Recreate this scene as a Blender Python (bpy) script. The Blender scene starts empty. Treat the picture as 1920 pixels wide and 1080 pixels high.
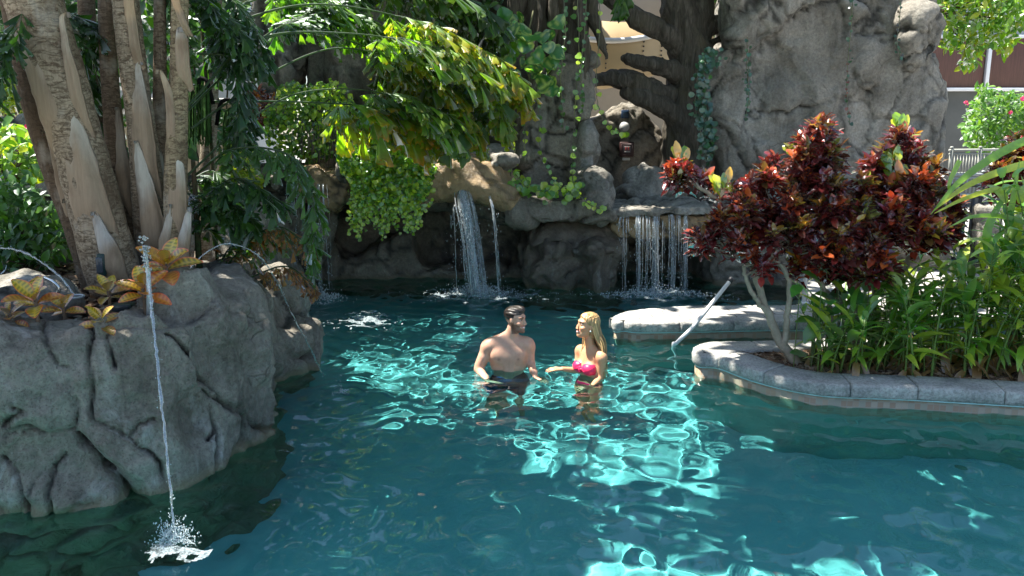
import bpy, math, random
import numpy as np
from mathutils import Vector, Matrix

SC = bpy.context.scene
COL = SC.collection
TILT = math.radians(11.0)
CAMZ = 2.2
F = 1493.0
CT, ST = math.cos(TILT), math.sin(TILT)

def ray(px, py):
    a = (px - 960) / F; b = (540 - py) / F
    return np.array([a, CT + b * ST, -ST + b * CT])

def P(px, py, Y):
    d = ray(px, py); k = Y / d[1]
    return np.array([d[0] * k, Y, CAMZ + d[2] * k])

def G(px, py, z=0.0):
    d = ray(px, py); k = (z - CAMZ) / d[2]
    return np.array([d[0] * k, d[1] * k, z])

# ---------------------------------------------------------------- noise
def _hash(ix, iy, iz, seed):
    h = (ix.astype(np.int64) * 374761393 + iy.astype(np.int64) * 668265263 + iz.astype(np.int64) * 2147483647 + seed * 1274126177) & 0xFFFFFFFF
    h = ((h ^ (h >> 13)) * 1274126177) & 0xFFFFFFFF
    h = ((h ^ (h >> 16)) * 2246822519) & 0xFFFFFFFF
    return ((h ^ (h >> 15)) & 0xFFFFFF).astype(np.float64) / 0xFFFFFF

def vnoise(p, seed=0):
    i = np.floor(p); f = p - i; i = i.astype(np.int64)
    f = f * f * f * (f * (f * 6 - 15) + 10)
    r = 0
    for dx in (0, 1):
        wx = f[..., 0] if dx else 1 - f[..., 0]
        for dy in (0, 1):
            wy = f[..., 1] if dy else 1 - f[..., 1]
            for dz in (0, 1):
                wz = f[..., 2] if dz else 1 - f[..., 2]
                r = r + wx * wy * wz * _hash(i[..., 0] + dx, i[..., 1] + dy, i[..., 2] + dz, seed)
    return r * 2 - 1

def fbm(p, octaves=4, seed=0, gain=0.5, lac=2.03):
    a = 1.0; r = 0; q = p
    for o in range(octaves):
        r = r + a * vnoise(q + 17.3 * o, seed + o * 7)
        a *= gain; q = q * lac
    return r

def worley(p, seed=0, tilt=False):
    """F1, F2 and the nearest cell's random number"""
    i = np.floor(p).astype(np.int64)
    f1 = np.full(p.shape[:-1], 9.0); f2 = f1.copy(); cid = f1 * 0; tl = f1 * 0
    for dx in (-1, 0, 1):
        for dy in (-1, 0, 1):
            for dz in (-1, 0, 1):
                c0, c1, c2 = i[..., 0] + dx, i[..., 1] + dy, i[..., 2] + dz
                q = np.stack([c0 + _hash(c0, c1, c2, seed), c1 + _hash(c0, c1, c2, seed + 1), c2 + _hash(c0, c1, c2, seed + 2)], -1)
                d = np.linalg.norm(q - p, axis=-1)
                near = d < f1
                f2 = np.where(near, f1, np.minimum(f2, d))
                cid = np.where(near, _hash(c0, c1, c2, seed + 3), cid)
                if tilt:
                    v = q - p; n3 = [_hash(c0, c1, c2, seed + 4 + a) - 0.5 for a in range(3)]
                    tl = np.where(near, v[..., 0] * n3[0] + v[..., 1] * n3[1] + v[..., 2] * n3[2], tl)
                f1 = np.where(near, d, f1)
    return (f1, f2, cid, tl) if tilt else (f1, f2, cid)

# ---------------------------------------------------------------- meshes and objects
def mesh_np(name, V, Fq, mat=None, smooth=True, col=None):
    """Fq: list of arrays (n x k) or one array"""
    if not isinstance(Fq, (list, tuple)): Fq = [Fq]
    Fq = [np.asarray(f, dtype=np.int32) for f in Fq if len(f)]
    me = bpy.data.meshes.new(name)
    V = np.asarray(V, dtype=np.float32)
    me.vertices.add(len(V)); me.vertices.foreach_set('co', V.ravel())
    loops = np.concatenate([f.ravel() for f in Fq]) if Fq else np.zeros(0, np.int32)
    tot = np.concatenate([np.full(len(f), f.shape[1], np.int32) for f in Fq])
    start = np.concatenate([[0], np.cumsum(tot)[:-1]]).astype(np.int32)
    me.loops.add(len(loops)); me.loops.foreach_set('vertex_index', loops)
    me.polygons.add(len(tot)); me.polygons.foreach_set('loop_start', start)
    me.polygons.foreach_set('loop_total', tot)
    if smooth: me.polygons.foreach_set('use_smooth', np.ones(len(tot), bool))
    me.update(calc_edges=True)
    if col is not None:
        at = me.color_attributes.new('Col', 'FLOAT_COLOR', 'POINT')
        c = np.ones((len(V), 4), np.float32); c[:, :3] = col
        at.data.foreach_set('color', c.ravel())
    if mat: me.materials.append(mat)
    return me

def link(name, me, parent=None):
    o = bpy.data.objects.new(name, me); COL.objects.link(o)
    if parent is not None: o.parent = parent
    return o

def tag(o, label=None, cat=None, group=None, kind=None):
    if label: o['label'] = label
    if cat: o['category'] = cat
    if group: o['group'] = group
    if kind: o['kind'] = kind
    return o

def empty(name, loc=(0, 0, 0), label=None, cat=None, group=None):
    o = bpy.data.objects.new(name, None); COL.objects.link(o)
    o.location = Vector([float(c) for c in loc]); o.empty_display_size = 0.1
    return tag(o, label, cat, group)

def put(name, V, Fq, mat, parent=None, smooth=True, col=None):
    """parts are given in world coordinates; a parent Empty has only a location"""
    V = np.asarray(V, dtype=float)
    if parent is not None:
        q = parent; off = np.zeros(3)
        while q is not None:
            off = off + np.array(q.location); q = q.parent
        V = V - off
    else: off = None
    return link(name, mesh_np(name, V, Fq, mat, smooth, col), parent)

class MB:
    """collects pieces into one mesh"""
    def __init__(s): s.V = []; s.F = {}; s.C = []; s.n = 0
    def add(s, V, Fq, col=None):
        V = np.asarray(V, float)
        if not isinstance(Fq, (list, tuple)): Fq = [Fq]
        for f in Fq:
            f = np.asarray(f, int)
            if f.size == 0: continue
            s.F.setdefault(f.shape[1], []).append(f + s.n)
        s.V.append(V)
        c = np.ones((len(V), 3)) if col is None else np.broadcast_to(np.asarray(col, float), (len(V), 3))
        s.C.append(c); s.n += len(V)
        return s
    def build(s, name, mat, parent=None, smooth=True):
        V = np.concatenate(s.V); Fq = [np.concatenate(f) for f in s.F.values()]
        return put(name, V, Fq, mat, parent, smooth, np.concatenate(s.C))

def box(cx, cy, cz, sx, sy, sz, bev=0.0, rot=0.0):
    """bevelled box as verts, faces"""
    b = min(bev, sx * .45, sy * .45, sz * .45)
    import bmesh
    bm = bmesh.new(); bmesh.ops.create_cube(bm, size=1.0)
    for v in bm.verts: v.co = Vector((v.co.x * sx, v.co.y * sy, v.co.z * sz))
    if b > 0: bmesh.ops.bevel(bm, geom=bm.edges[:] , offset=b, segments=2, profile=0.5, affect='EDGES')
    bmesh.ops.triangulate(bm, faces=bm.faces[:])
    bm.verts.ensure_lookup_table()
    V = np.array([v.co[:] for v in bm.verts]); Fq = np.array([[v.index for v in f.verts] for f in bm.faces])
    bm.free()
    c, s_ = math.cos(rot), math.sin(rot)
    V = V @ np.array([[c, s_, 0], [-s_, c, 0], [0, 0, 1]])
    return V + np.array([cx, cy, cz]), Fq

def spline(pts, n):
    """Catmull-Rom through points (k x d) -> n samples"""
    p = np.asarray(pts, float)
    if len(p) == 2:
        t = np.linspace(0, 1, n)[:, None]; return p[0] * (1 - t) + p[1] * t
    q = np.vstack([2 * p[0] - p[1], p, 2 * p[-1] - p[-2]])
    t = np.linspace(0, len(p) - 1 - 1e-9, n); i = t.astype(int); u = (t - i)[:, None]
    a, b, c, d = q[i], q[i + 1], q[i + 2], q[i + 3]
    return 0.5 * (2 * b + (c - a) * u + (2 * a - 5 * b + 4 * c - d) * u ** 2 + (3 * b - a - 3 * c + d) * u ** 3)

def frames(path):
    t = np.gradient(path, axis=0); t /= np.linalg.norm(t, axis=1)[:, None] + 1e-12
    up = np.array([0.0, 0.0, 1.0]) if abs(t[0][2]) < 0.9 else np.array([0.0, -1.0, 0.0])
    n = np.zeros_like(t); n[0] = np.cross(np.cross(t[0], up), t[0])
    n[0] /= np.linalg.norm(n[0]) + 1e-12
    for i in range(1, len(t)):
        v = n[i - 1] - t[i] * (n[i - 1] @ t[i]); n[i] = v / (np.linalg.norm(v) + 1e-12)
    return t, n, np.cross(t, n)

def tube(path, rad, sides=8, caps=True, wob=None):
    path = np.asarray(path, float); k = len(path)
    rad = np.broadcast_to(np.asarray(rad, float), (k,))
    t, n, b = frames(path)
    a = np.linspace(0, 2 * np.pi, sides, endpoint=False)
    r = rad[:, None] * np.ones(sides)
    if wob is not None: r = r * (1 + wob)
    V = path[:, None] + r[..., None] * (np.cos(a)[None, :, None] * n[:, None] + np.sin(a)[None, :, None] * b[:, None])
    V = V.reshape(-1, 3)
    i = np.arange(k - 1)[:, None] * sides; j = np.arange(sides)[None]; j2 = (j + 1) % sides
    Fq = np.stack([i + j, i + j2, i + sides + j2, i + sides + j], -1).reshape(-1, 4)
    out = [Fq]
    if caps:
        V = np.vstack([V, path[0], path[-1]]); m = k * sides
        jj = np.arange(sides)
        out.append(np.stack([(jj + 1) % sides, jj, np.full(sides, m)], -1))
        e = (k - 1) * sides
        out.append(np.stack([e + jj, e + (jj + 1) % sides, np.full(sides, m + 1)], -1))
    return V, out

def instances(TV, TF, M, O, col=None, tcol=None):
    """template verts TV (n,3), faces TF, rotations*scale M (k,3,3), offsets O (k,3)"""
    k = len(M); n = len(TV)
    V = np.einsum('kij,nj->kni', M, TV) + O[:, None]
    Fs = []
    for f in (TF if isinstance(TF, (list, tuple)) else [TF]):
        f = np.asarray(f); Fs.append((f[None] + (np.arange(k) * n)[:, None, None]).reshape(-1, f.shape[1]))
    C = None
    if col is not None:
        C = np.broadcast_to(np.asarray(col)[:, None, :], (k, n, 3)).copy()
        if tcol is not None: C = tcol(C)
        C = C.reshape(-1, 3)
    return V.reshape(-1, 3), Fs, C

def basis(d, up, roll=None):
    """k rotation matrices: columns x = side, y = along d, z = normal near up"""
    d = d / (np.linalg.norm(d, axis=-1, keepdims=True) + 1e-12)
    up = np.broadcast_to(up, d.shape)
    x = np.cross(d, up); nx = np.linalg.norm(x, axis=-1, keepdims=True)
    x = np.where(nx < 1e-4, np.array([1.0, 0, 0]), x / (nx + 1e-12))
    z = np.cross(x, d)
    if roll is not None:
        c, s = np.cos(roll)[:, None], np.sin(roll)[:, None]
        x, z = x * c + z * s, z * c - x * s
    return np.stack([x, d, z], -1)

# ---------------------------------------------------------------- signed distance meshing (surface nets)
def surface_net(S, lo, h):
    nx, ny, nz = S.shape
    neg = S < 0
    acc = np.zeros((nx - 1, ny - 1, nz - 1, 3), np.float32); cnt = np.zeros((nx - 1, ny - 1, nz - 1), np.float32)
    corners = [(a, b, c) for a in (0, 1) for b in (0, 1) for c in (0, 1)]
    sl = lambda o, n: slice(o, n - 1 + o)
    for ax in range(3):
        for c in corners:
            if c[ax]: continue
            d = list(c); d[ax] = 1
            A = S[sl(c[0], nx), sl(c[1], ny), sl(c[2], nz)]; B = S[sl(d[0], nx), sl(d[1], ny), sl(d[2], nz)]
            m = (A < 0) != (B < 0)
            t = np.where(m, A / np.where(m, A - B, 1), 0)
            for q in range(3):
                acc[..., q] += np.where(m, (t if q == ax else c[q]), 0)
            cnt += m
    act = cnt > 0
    idx = -np.ones(act.shape, np.int64); idx[act] = np.arange(act.sum())
    ijk = np.argwhere(act)
    V = (ijk + acc[act] / cnt[act][:, None]) * h + np.asarray(lo)
    Fs = []
    # x edges
    m = neg[:-1, 1:-1, 1:-1] != neg[1:, 1:-1, 1:-1]
    i, j, k = np.nonzero(m); j = j + 1; k = k + 1
    q = np.stack([idx[i, j - 1, k - 1], idx[i, j, k - 1], idx[i, j, k], idx[i, j - 1, k]], -1)
    f = neg[i, j, k]; q[~f] = q[~f][:, ::-1]; Fs.append(q)
    m = neg[1:-1, :-1, 1:-1] != neg[1:-1, 1:, 1:-1]
    i, j, k = np.nonzero(m); i = i + 1; k = k + 1
    q = np.stack([idx[i - 1, j, k - 1], idx[i - 1, j, k], idx[i, j, k], idx[i, j, k - 1]], -1)
    f = neg[i, j, k]; q[~f] = q[~f][:, ::-1]; Fs.append(q)
    m = neg[1:-1, 1:-1, :-1] != neg[1:-1, 1:-1, 1:]
    i, j, k = np.nonzero(m); i = i + 1; j = j + 1
    q = np.stack([idx[i - 1, j - 1, k], idx[i, j - 1, k], idx[i, j, k], idx[i - 1, j, k]], -1)
    f = neg[i, j, k]; q[~f] = q[~f][:, ::-1]; Fs.append(q)
    return V, np.concatenate(Fs)

def grid_pts(lo, hi, h):
    ax = [np.arange(lo[q], hi[q] + h, h) for q in range(3)]
    return np.stack(np.meshgrid(*ax, indexing='ij'), -1), ax

def sd_poly(X, Z, pts):
    pts = np.asarray(pts, float); d = np.full(X.shape, 1e9); inside = np.zeros(X.shape, bool)
    n = len(pts)
    for a in range(n):
        p, q = pts[a], pts[(a + 1) % n]
        e = q - p; wx, wz = X - p[0], Z - p[1]
        t = np.clip((wx * e[0] + wz * e[1]) / (e @ e + 1e-12), 0, 1)
        d = np.minimum(d, np.hypot(wx - e[0] * t, wz - e[1] * t))
        c = ((p[1] > Z) != (q[1] > Z)) & (X < (q[0] - p[0]) * (Z - p[1]) / (q[1] - p[1] + 1e-12) + p[0])
        inside ^= c
    return np.where(inside, -d, d)

def smin(a, b, k):
    h = np.clip(0.5 + 0.5 * (b - a) / k, 0, 1)
    return b * (1 - h) + a * h - k * h * (1 - h)

def smax(a, b, k): return -smin(-a, -b, k)

def normals_of(V, Fq):
    n = np.zeros_like(V)
    a, b, c, d = (V[Fq[:, i]] for i in range(4))
    fn = np.cross(c - a, d - b)
    for i in range(4): np.add.at(n, Fq[:, i], fn)
    return n / (np.linalg.norm(n, axis=1)[:, None] + 1e-12)

def relax(V, Fq, it=1, k=0.5):
    for _ in range(it):
        s = np.zeros_like(V); c = np.zeros(len(V))
        for i in range(4):
            a, b = Fq[:, i], Fq[:, (i + 1) % 4]
            np.add.at(s, a, V[b]); np.add.at(s, b, V[a]); np.add.at(c, a, 1); np.add.at(c, b, 1)
        V = V * (1 - k) + k * s / c[:, None]
    return V

def prism_y(pts_px, Yd, y0, y1, r=0.1, lean=0.0, k=0.08):
    """polygon in photo pixels at depth Yd, extruded from y0 to y1"""
    pw = np.array([P(x, y, Yd)[[0, 2]] for x, y in pts_px])
    def f(p):
        X, Z = p[..., 0], p[..., 2]
        d2 = sd_poly(X[:, 0, :], Z[:, 0, :], pw)[:, None, :] + r
        Yc = p[..., 1] - lean * (Z - Z.min())
        dy = np.maximum(y0 - Yc, Yc - y1) + r
        d2 = np.broadcast_to(d2, dy.shape)
        return np.minimum(np.maximum(d2, dy), 0) + np.hypot(np.maximum(d2, 0), np.maximum(dy, 0)) - r
    lo = [pw[:, 0].min() - .2, y0 - .2, pw[:, 1].min() - .2]; hi = [pw[:, 0].max() + .2, y1 + .2 + lean * 3, pw[:, 1].max() + .2]
    return f, lo, hi

def prism_z(pts_xy, z0, z1, r=0.1, batter=0.0, top=None):
    """plan polygon (world x, y) raised from z0 to z1; batter draws the sides in with height; top(x) may vary z1"""
    pw = np.asarray(pts_xy, float)
    def f(p):
        X, Y, Z = p[..., 0], p[..., 1], p[..., 2]
        d2 = sd_poly(X[:, :, 0], Y[:, :, 0], pw)[:, :, None] + r + batter * np.maximum(Z - 0.0, 0)
        zt = z1 if top is None else top(X, Y)
        dz = np.maximum(z0 - Z, Z - zt) + r
        return np.minimum(np.maximum(d2, dz), 0) + np.hypot(np.maximum(d2, 0), np.maximum(dz, 0)) - r
    lo = [pw[:, 0].min() - .2, pw[:, 1].min() - .2, z0 - .2]; hi = [pw[:, 0].max() + .2, pw[:, 1].max() + .2, z1 + .25]
    return f, lo, hi

def ellipsoid(c, r, rotz=0.0, power=2.0):
    c = np.asarray(c, float); r = np.asarray(r, float)
    cz, sz = math.cos(rotz), math.sin(rotz)
    def f(p):
        q = p - c
        x = q[..., 0] * cz + q[..., 1] * sz; y = -q[..., 0] * sz + q[..., 1] * cz
        k = (np.abs(x / r[0]) ** power + np.abs(y / r[1]) ** power + np.abs(q[..., 2] / r[2]) ** power) ** (1 / power)
        return (k - 1) * r.min()
    m = max(r[0], r[1])
    return f, list(c - [m + .15, m + .15, r[2] + .15]), list(c + [m + .15, m + .15, r[2] + .15])

def boulder(c, r, seed=0, n=9, rotz=0.0, cut=(0.72, 0.98)):
    """an ellipsoid chipped flat by random planes"""
    f0, lo, hi = ellipsoid(c, r, rotz, 2.4)
    rg = np.random.RandomState(seed); N = rg.normal(size=(n, 3)); N /= np.linalg.norm(N, axis=1)[:, None]
    D = rg.uniform(cut[0], cut[1], n); c = np.asarray(c, float); r = np.asarray(r, float)
    def f(p):
        d = f0(p); q = (p - c) / r
        for i in range(n): d = smax(d, (q @ N[i] - D[i]) * r.min(), 0.03 * r.min() / 0.2)
        return d
    return f, lo, hi

def carve(s, cutter, k=0.1):
    f, lo, hi = s
    return (lambda p: smax(f(p), -cutter(p), k)), lo, hi

def rock_mesh(parts, h=0.03, seed=0, k=0.06, big=0.06, bigs=1.2, cell=0.7, celld=0.05, crack=0.03, fine=0.012, stretch=(1, 1, 1), zcut=None, facet=0.5, tiltk=0.38, smallc=0.0, seams=(), seamd=0.06, seamw=.62):
    lo = np.min([p[1] for p in parts], 0); hi = np.max([p[2] for p in parts], 0)
    if zcut is not None: lo[2] = max(lo[2], zcut)
    g, ax = grid_pts(lo, hi, h)
    S = None
    for f, l, u in parts:
        d = f(g).astype(np.float32)
        S = d if S is None else smin(S, d, k)
    del g
    V, Fq = surface_net(S, lo, h)
    V = relax(V, Fq, 1)
    N = normals_of(V, Fq)
    st = np.array(stretch)
    w = V + 0.14 * np.stack([fbm(V * 1.7, 3, seed + 40), fbm(V * 1.7, 3, seed + 50), fbm(V * 1.7, 3, seed + 60)], -1)
    f1, f2, cid, tl = worley(w * st / cell, seed + 5, True)
    e = (f2 - f1) + 0.03 * vnoise(V * 14, seed + 2)
    d = big * (vnoise(V * bigs, seed) + 0.35 * vnoise(V * bigs * 2.3, seed + 1))
    en = np.clip(e * 7, 0, 1)
    d = d + (celld * (cid - 0.5) * 1.4 + tl * cell * tiltk) * en
    keep = np.clip((vnoise(V * 0.9, seed + 9) + 0.45) * 3, 0, 1); cw = max(.022, 1.15 * h)
    d = d - crack * np.exp(-(e / (cw / cell)) ** 2) * keep
    g1, g2, gid, gt = worley((w + 0.04 * fbm(V * 6, 2, seed + 3)[:, None]) * st / (cell * 0.4), seed + 15, True)
    ge = g2 - g1
    k2 = np.clip((vnoise(V * 1.1, seed + 19) + smallc) * 4, 0, 1)
    d = d + (gt * cell * 0.4 * tiltk * 1.3 * np.clip(ge * 6, 0, 1) - crack * 0.5 * np.exp(-(ge / (.9 * cw / (cell * .4))) ** 2)) * k2
    d = d + facet * big * 0.3 * (0.5 - np.abs(vnoise(w * 2.4 * st, seed + 77)))
    d = d + fine * fbm(V * 9, 3, seed + 30, gain=0.6)
    sm = np.zeros(len(V))
    if len(seams):
        # fissures carved along given lines on the face turned to the pool
        rel = V - np.array([0, 0, CAMZ]); dep = rel[:, 1] * CT - rel[:, 2] * ST; px = 960 + F * rel[:, 0] / dep; py = 540 - F * (rel[:, 1] * ST + rel[:, 2] * CT) / dep
        px = px + 5 * fbm(V * 9, 3, seed + 81); py = py + 5 * fbm(V * 9, 3, seed + 83); wob = .7 + .5 * vnoise(V * 5, seed + 85)
        for ln in seams:
            for a_, b_ in zip(ln[:-1], ln[1:]):
                ex, ey = b_[0] - a_[0], b_[1] - a_[1]; tt = np.clip(((px - a_[0]) * ex + (py - a_[1]) * ey) / (ex * ex + ey * ey), 0, 1)
                dm = np.hypot(px - a_[0] - ex * tt, py - a_[1] - ey * tt) * dep / F
                sm = np.maximum(sm, np.exp(-(dm / (cw * seamw)) ** 2) * wob)
        sm = sm * (N[:, 1] < 0.1); d = d - seamd * sm
    V = V + N * d[:, None]
    # dark seams and mineral streaks are kept as a colour: r = crack, g = patch tone
    cr = np.maximum(np.exp(-(e / (.7 * cw / cell)) ** 2) * keep, 0.7 * np.exp(-(ge / (.55 * cw / (cell * .4))) ** 2) * k2)
    cr = np.maximum(cr, np.clip(sm * 1.25, 0, 1) ** 1.5)
    C = np.stack([cr, cid, 0.5 + 0.5 * fbm(V * 2.3, 3, seed + 70)], -1)
    return V, Fq, C

def rock(name, label, cat, parts, mat, group=None, parent=None, **kw):
    V, Fq, C = rock_mesh(parts, **kw)
    o = put(name, V, Fq, mat, parent, True, C)
    if label: tag(o, label, cat, group)
    return o

# ---------------------------------------------------------------- materials
def new_mat(name):
    m = bpy.data.materials.new(name); m.use_nodes = True
    nt = m.node_tree; nt.nodes.clear()
    out = nt.nodes.new('ShaderNodeOutputMaterial')
    return m, nt, out

class NT:
    def __init__(s, nt): s.nt = nt
    def n(s, t, **kw):
        o = s.nt.nodes.new(t)
        for k, v in kw.items():
            if k.startswith('i_'):
                key = k[2:]; key = int(key) if key.isdigit() else key.replace('_', ' ')
                s.set(o, key, v)
            else: setattr(o, k, v)
        return o
    def set(s, o, key, v):
        if isinstance(v, bpy.types.NodeSocket): s.nt.links.new(v, o.inputs[key])
        elif isinstance(v, bpy.types.Node): s.nt.links.new(v.outputs[0], o.inputs[key])
        else:
            if isinstance(v, tuple) and len(v) == 3 and o.inputs[key].type == 'RGBA': v = v + (1,)
            o.inputs[key].default_value = v
    def noise(s, scale, detail=4, rough=0.55, vec=None, dist=0.0):
        o = s.n('ShaderNodeTexNoise'); s.set(o, 'Scale', scale); s.set(o, 'Detail', detail); s.set(o, 'Roughness', rough); s.set(o, 'Distortion', dist)
        if vec is not None: s.set(o, 'Vector', vec)
        return o.outputs['Fac']
    def ramp(s, fac, stops, interp='LINEAR'):
        o = s.n('ShaderNodeValToRGB'); s.set(o, 0, fac); r = o.color_ramp; r.interpolation = interp
        while len(r.elements) < len(stops): r.elements.new(0.5)
        for e, (p, c) in zip(r.elements, stops):
            e.position = p; e.color = (c, c, c, 1) if isinstance(c, (int, float)) else tuple(c) + (1,)
        return o.outputs[0]
    def mix(s, fac, a, b, mode='MIX'):
        o = s.n('ShaderNodeMix', data_type='RGBA', blend_type=mode)
        for k, v in ((0, fac), (6, a), (7, b)):
            s.set(o, k, v)
        return o.outputs[2]
    def math(s, op, a, b=0.0, clamp=False):
        o = s.n('ShaderNodeMath', operation=op, use_clamp=clamp); s.set(o, 0, a); s.set(o, 1, b); return o.outputs[0]
    def coord(s, scale=(1, 1, 1)):
        g = s.n('ShaderNodeNewGeometry'); m = s.n('ShaderNodeMapping'); s.set(m, 0, g.outputs['Position']); s.set(m, 'Scale', scale)
        return m.outputs[0]
    def bump(s, h, strength=0.5, dist=0.01, normal=None):
        o = s.n('ShaderNodeBump'); s.set(o, 'Height', h); s.set(o, 'Strength', strength); s.set(o, 'Distance', dist)
        if normal is not None: s.set(o, 'Normal', normal)
        return o.outputs[0]

def mat_rock(name, dark, mid, light, streak=(0.55, 0.56, 0.54), streak_amt=0.35, rough=0.85, brown=None, wet=False, warm=0.35):
    m, nt, out = new_mat(name); N = NT(nt)
    at = N.n('ShaderNodeAttribute', attribute_name='Col'); sep = N.n('ShaderNodeSeparateColor'); N.set(sep, 0, at.outputs['Color'])
    c = N.coord(); cs = N.coord((1.6, 1.6, 0.35))
    base = N.ramp(N.noise(1.6, 8, 0.62, c, 0.4), [(0.3, dark), (0.5, mid), (0.72, light)])
    base = N.mix(N.ramp(N.noise(0.9, 4, 0.6, c), [(0.42, 0.0), (0.62, 1.0)]), base, N.mix(warm, base, (0.30, 0.24, 0.17)))
    base = N.mix(N.math('MULTIPLY', sep.outputs[1], 0.35), base, mid)
    fine = N.noise(26, 8, 0.7, c)
    base = N.mix(0.55, base, N.ramp(fine, [(0.3, 0.22), (0.7, 0.8)]), 'OVERLAY')
    speck = N.ramp(N.noise(90, 3, 0.6, c), [(0.34, 0.0), (0.42, 1.0)])
    base = N.mix(0.3, base, speck, 'MULTIPLY')
    st = N.ramp(N.noise(2.2, 7, 0.65, cs, 0.8), [(0.56, 0.0), (0.68, 1.0)])
    st = N.math('MULTIPLY', st, N.ramp(N.noise(14, 6, 0.7, c), [(0.35, 0.1), (0.65, 1.0)]))
    base = N.mix(N.math('MULTIPLY', st, streak_amt), base, streak)
    dk = N.ramp(N.noise(1.9, 6, 0.65, N.coord((2.3, 2.3, 0.5)), 0.3), [(0.56, 0.0), (0.72, 1.0)])
    base = N.mix(N.math('MULTIPLY', dk, 0.6), base, tuple(x * 0.5 for x in dark))
    if brown is not None:
        base = N.mix(N.ramp(N.noise(2.6, 6, 0.6, cs), [(0.30, 0.0), (0.55, 1.0)]), base, N.mix(N.noise(12, 6, 0.7, cs), tuple(0.35 * x for x in brown), tuple(1.3 * x for x in brown)))
    base = N.mix(N.math('MULTIPLY', sep.outputs[0], 0.85), base, (0.018, 0.017, 0.015))
    # green-black algae and tan line close to the water
    g = N.n('ShaderNodeNewGeometry'); sp = N.n('ShaderNodeSeparateXYZ'); N.set(sp, 0, g.outputs['Position'])
    zn = N.math('ADD', sp.outputs[2], N.math('MULTIPLY', N.noise(5, 3, 0.5, c), 0.08))
    line = N.ramp(zn, [(0.0, 0.75), (0.05, 0.75), (0.12, 0.0)])
    base = N.mix(line, base, (0.20, 0.17, 0.10))
    b = N.n('ShaderNodeBsdfPrincipled'); N.set(b, 'Base Color', base)
    rr = N.ramp(N.noise(3, 4, 0.6, c), [(0.3, rough - (0.35 if wet else 0.12)), (0.7, rough)])
    N.set(b, 'Roughness', rr); N.set(b, 'Specular IOR Level', 0.45 if wet else 0.25)
    h = N.math('ADD', N.math('MULTIPLY', fine, 0.5), N.math('MULTIPLY', N.noise(7, 8, 0.65, c), 1.0))
    h = N.math('ADD', h, N.math('MULTIPLY', speck, 0.12))
    vv = N.n('ShaderNodeTexVoronoi', feature='DISTANCE_TO_EDGE'); N.set(vv, 'Vector', N.mix(.12, c, N.n('ShaderNodeTexNoise', i_Scale=3.0).outputs[1])); N.set(vv, 'Scale', 3.2)
    hair = N.math('MULTIPLY', N.ramp(vv.outputs[0], [(0.0, 1.0), (0.022, 0.0)]), N.ramp(N.noise(1.7, 3, .5, c), [(.62, 0.0), (.68, .45)]))
    h = N.math('SUBTRACT', h, N.math('MULTIPLY', hair, 0.9))
    N.set(b, 'Base Color', N.mix(N.math('MULTIPLY', hair, .8), base, (.02, .018, .015)))
    N.set(b, 'Normal', N.bump(h, 0.9, 0.05))
    nt.links.new(b.outputs[0], out.inputs[0]); return m

def mat_leaf(name, transl=0.45, gloss=0.12, rough=0.35, tint=(1, 1, 1), tt=(2.0, 2.25, 0.55)):
    """reads the leaf colour painted per vertex"""
    m, nt, out = new_mat(name); N = NT(nt)
    at = N.n('ShaderNodeAttribute', attribute_name='Col')
    c = N.mix(1.0, at.outputs['Color'], tint, 'MULTIPLY')
    c = N.mix(0.35, c, N.ramp(N.noise(22, 4, 0.6, N.coord()), [(0.3, 0.35), (0.7, 0.75)]), 'OVERLAY')
    d = N.n('ShaderNodeBsdfDiffuse'); N.set(d, 0, c)
    t = N.n('ShaderNodeBsdfTranslucent'); N.set(t, 0, N.mix(1.0, c, tt, 'MULTIPLY'))
    s1 = N.n('ShaderNodeMixShader'); N.set(s1, 0, transl); N.set(s1, 1, d); N.set(s1, 2, t)
    g = N.n('ShaderNodeBsdfGlossy'); N.set(g, 'Roughness', rough); N.set(g, 0, (0.9, 0.95, 1.0))
    fr = N.n('ShaderNodeFresnel'); N.set(fr, 0, 1.4)
    s2 = N.n('ShaderNodeMixShader'); N.set(s2, 0, N.math('ADD', N.math('MULTIPLY', fr, 0.6), gloss * 0.25, True)); N.set(s2, 1, s1); N.set(s2, 2, g)
    nt.links.new(s2.outputs[0], out.inputs[0]); return m

def mat_pbr(name, col, rough=0.6, metal=0.0, spec=0.4, var=0.15, scale=8, bump=0.2, bd=0.01, sss=0.0, streaks=(1, 1, 1)):
    m, nt, out = new_mat(name); N = NT(nt)
    c = N.coord(streaks); nz = N.noise(scale, 6, 0.6, c)
    base = N.mix(N.ramp(nz, [(0.3, 0.0), (0.7, 1.0)]), tuple(max(0, x * (1 - var)) for x in col), tuple(min(1, x * (1 + var)) for x in col))
    b = N.n('ShaderNodeBsdfPrincipled'); N.set(b, 'Base Color', base); N.set(b, 'Roughness', rough)
    N.set(b, 'Metallic', metal); N.set(b, 'Specular IOR Level', spec)
    if sss: N.set(b, 'Subsurface Weight', sss); N.set(b, 'Subsurface Scale', 0.02); N.set(b, 'Subsurface Radius', (1.0, 0.35, 0.2))
    if bump: N.set(b, 'Normal', N.bump(N.noise(scale * 4, 5, 0.6, c), bump, bd))
    nt.links.new(b.outputs[0], out.inputs[0]); return m

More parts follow.
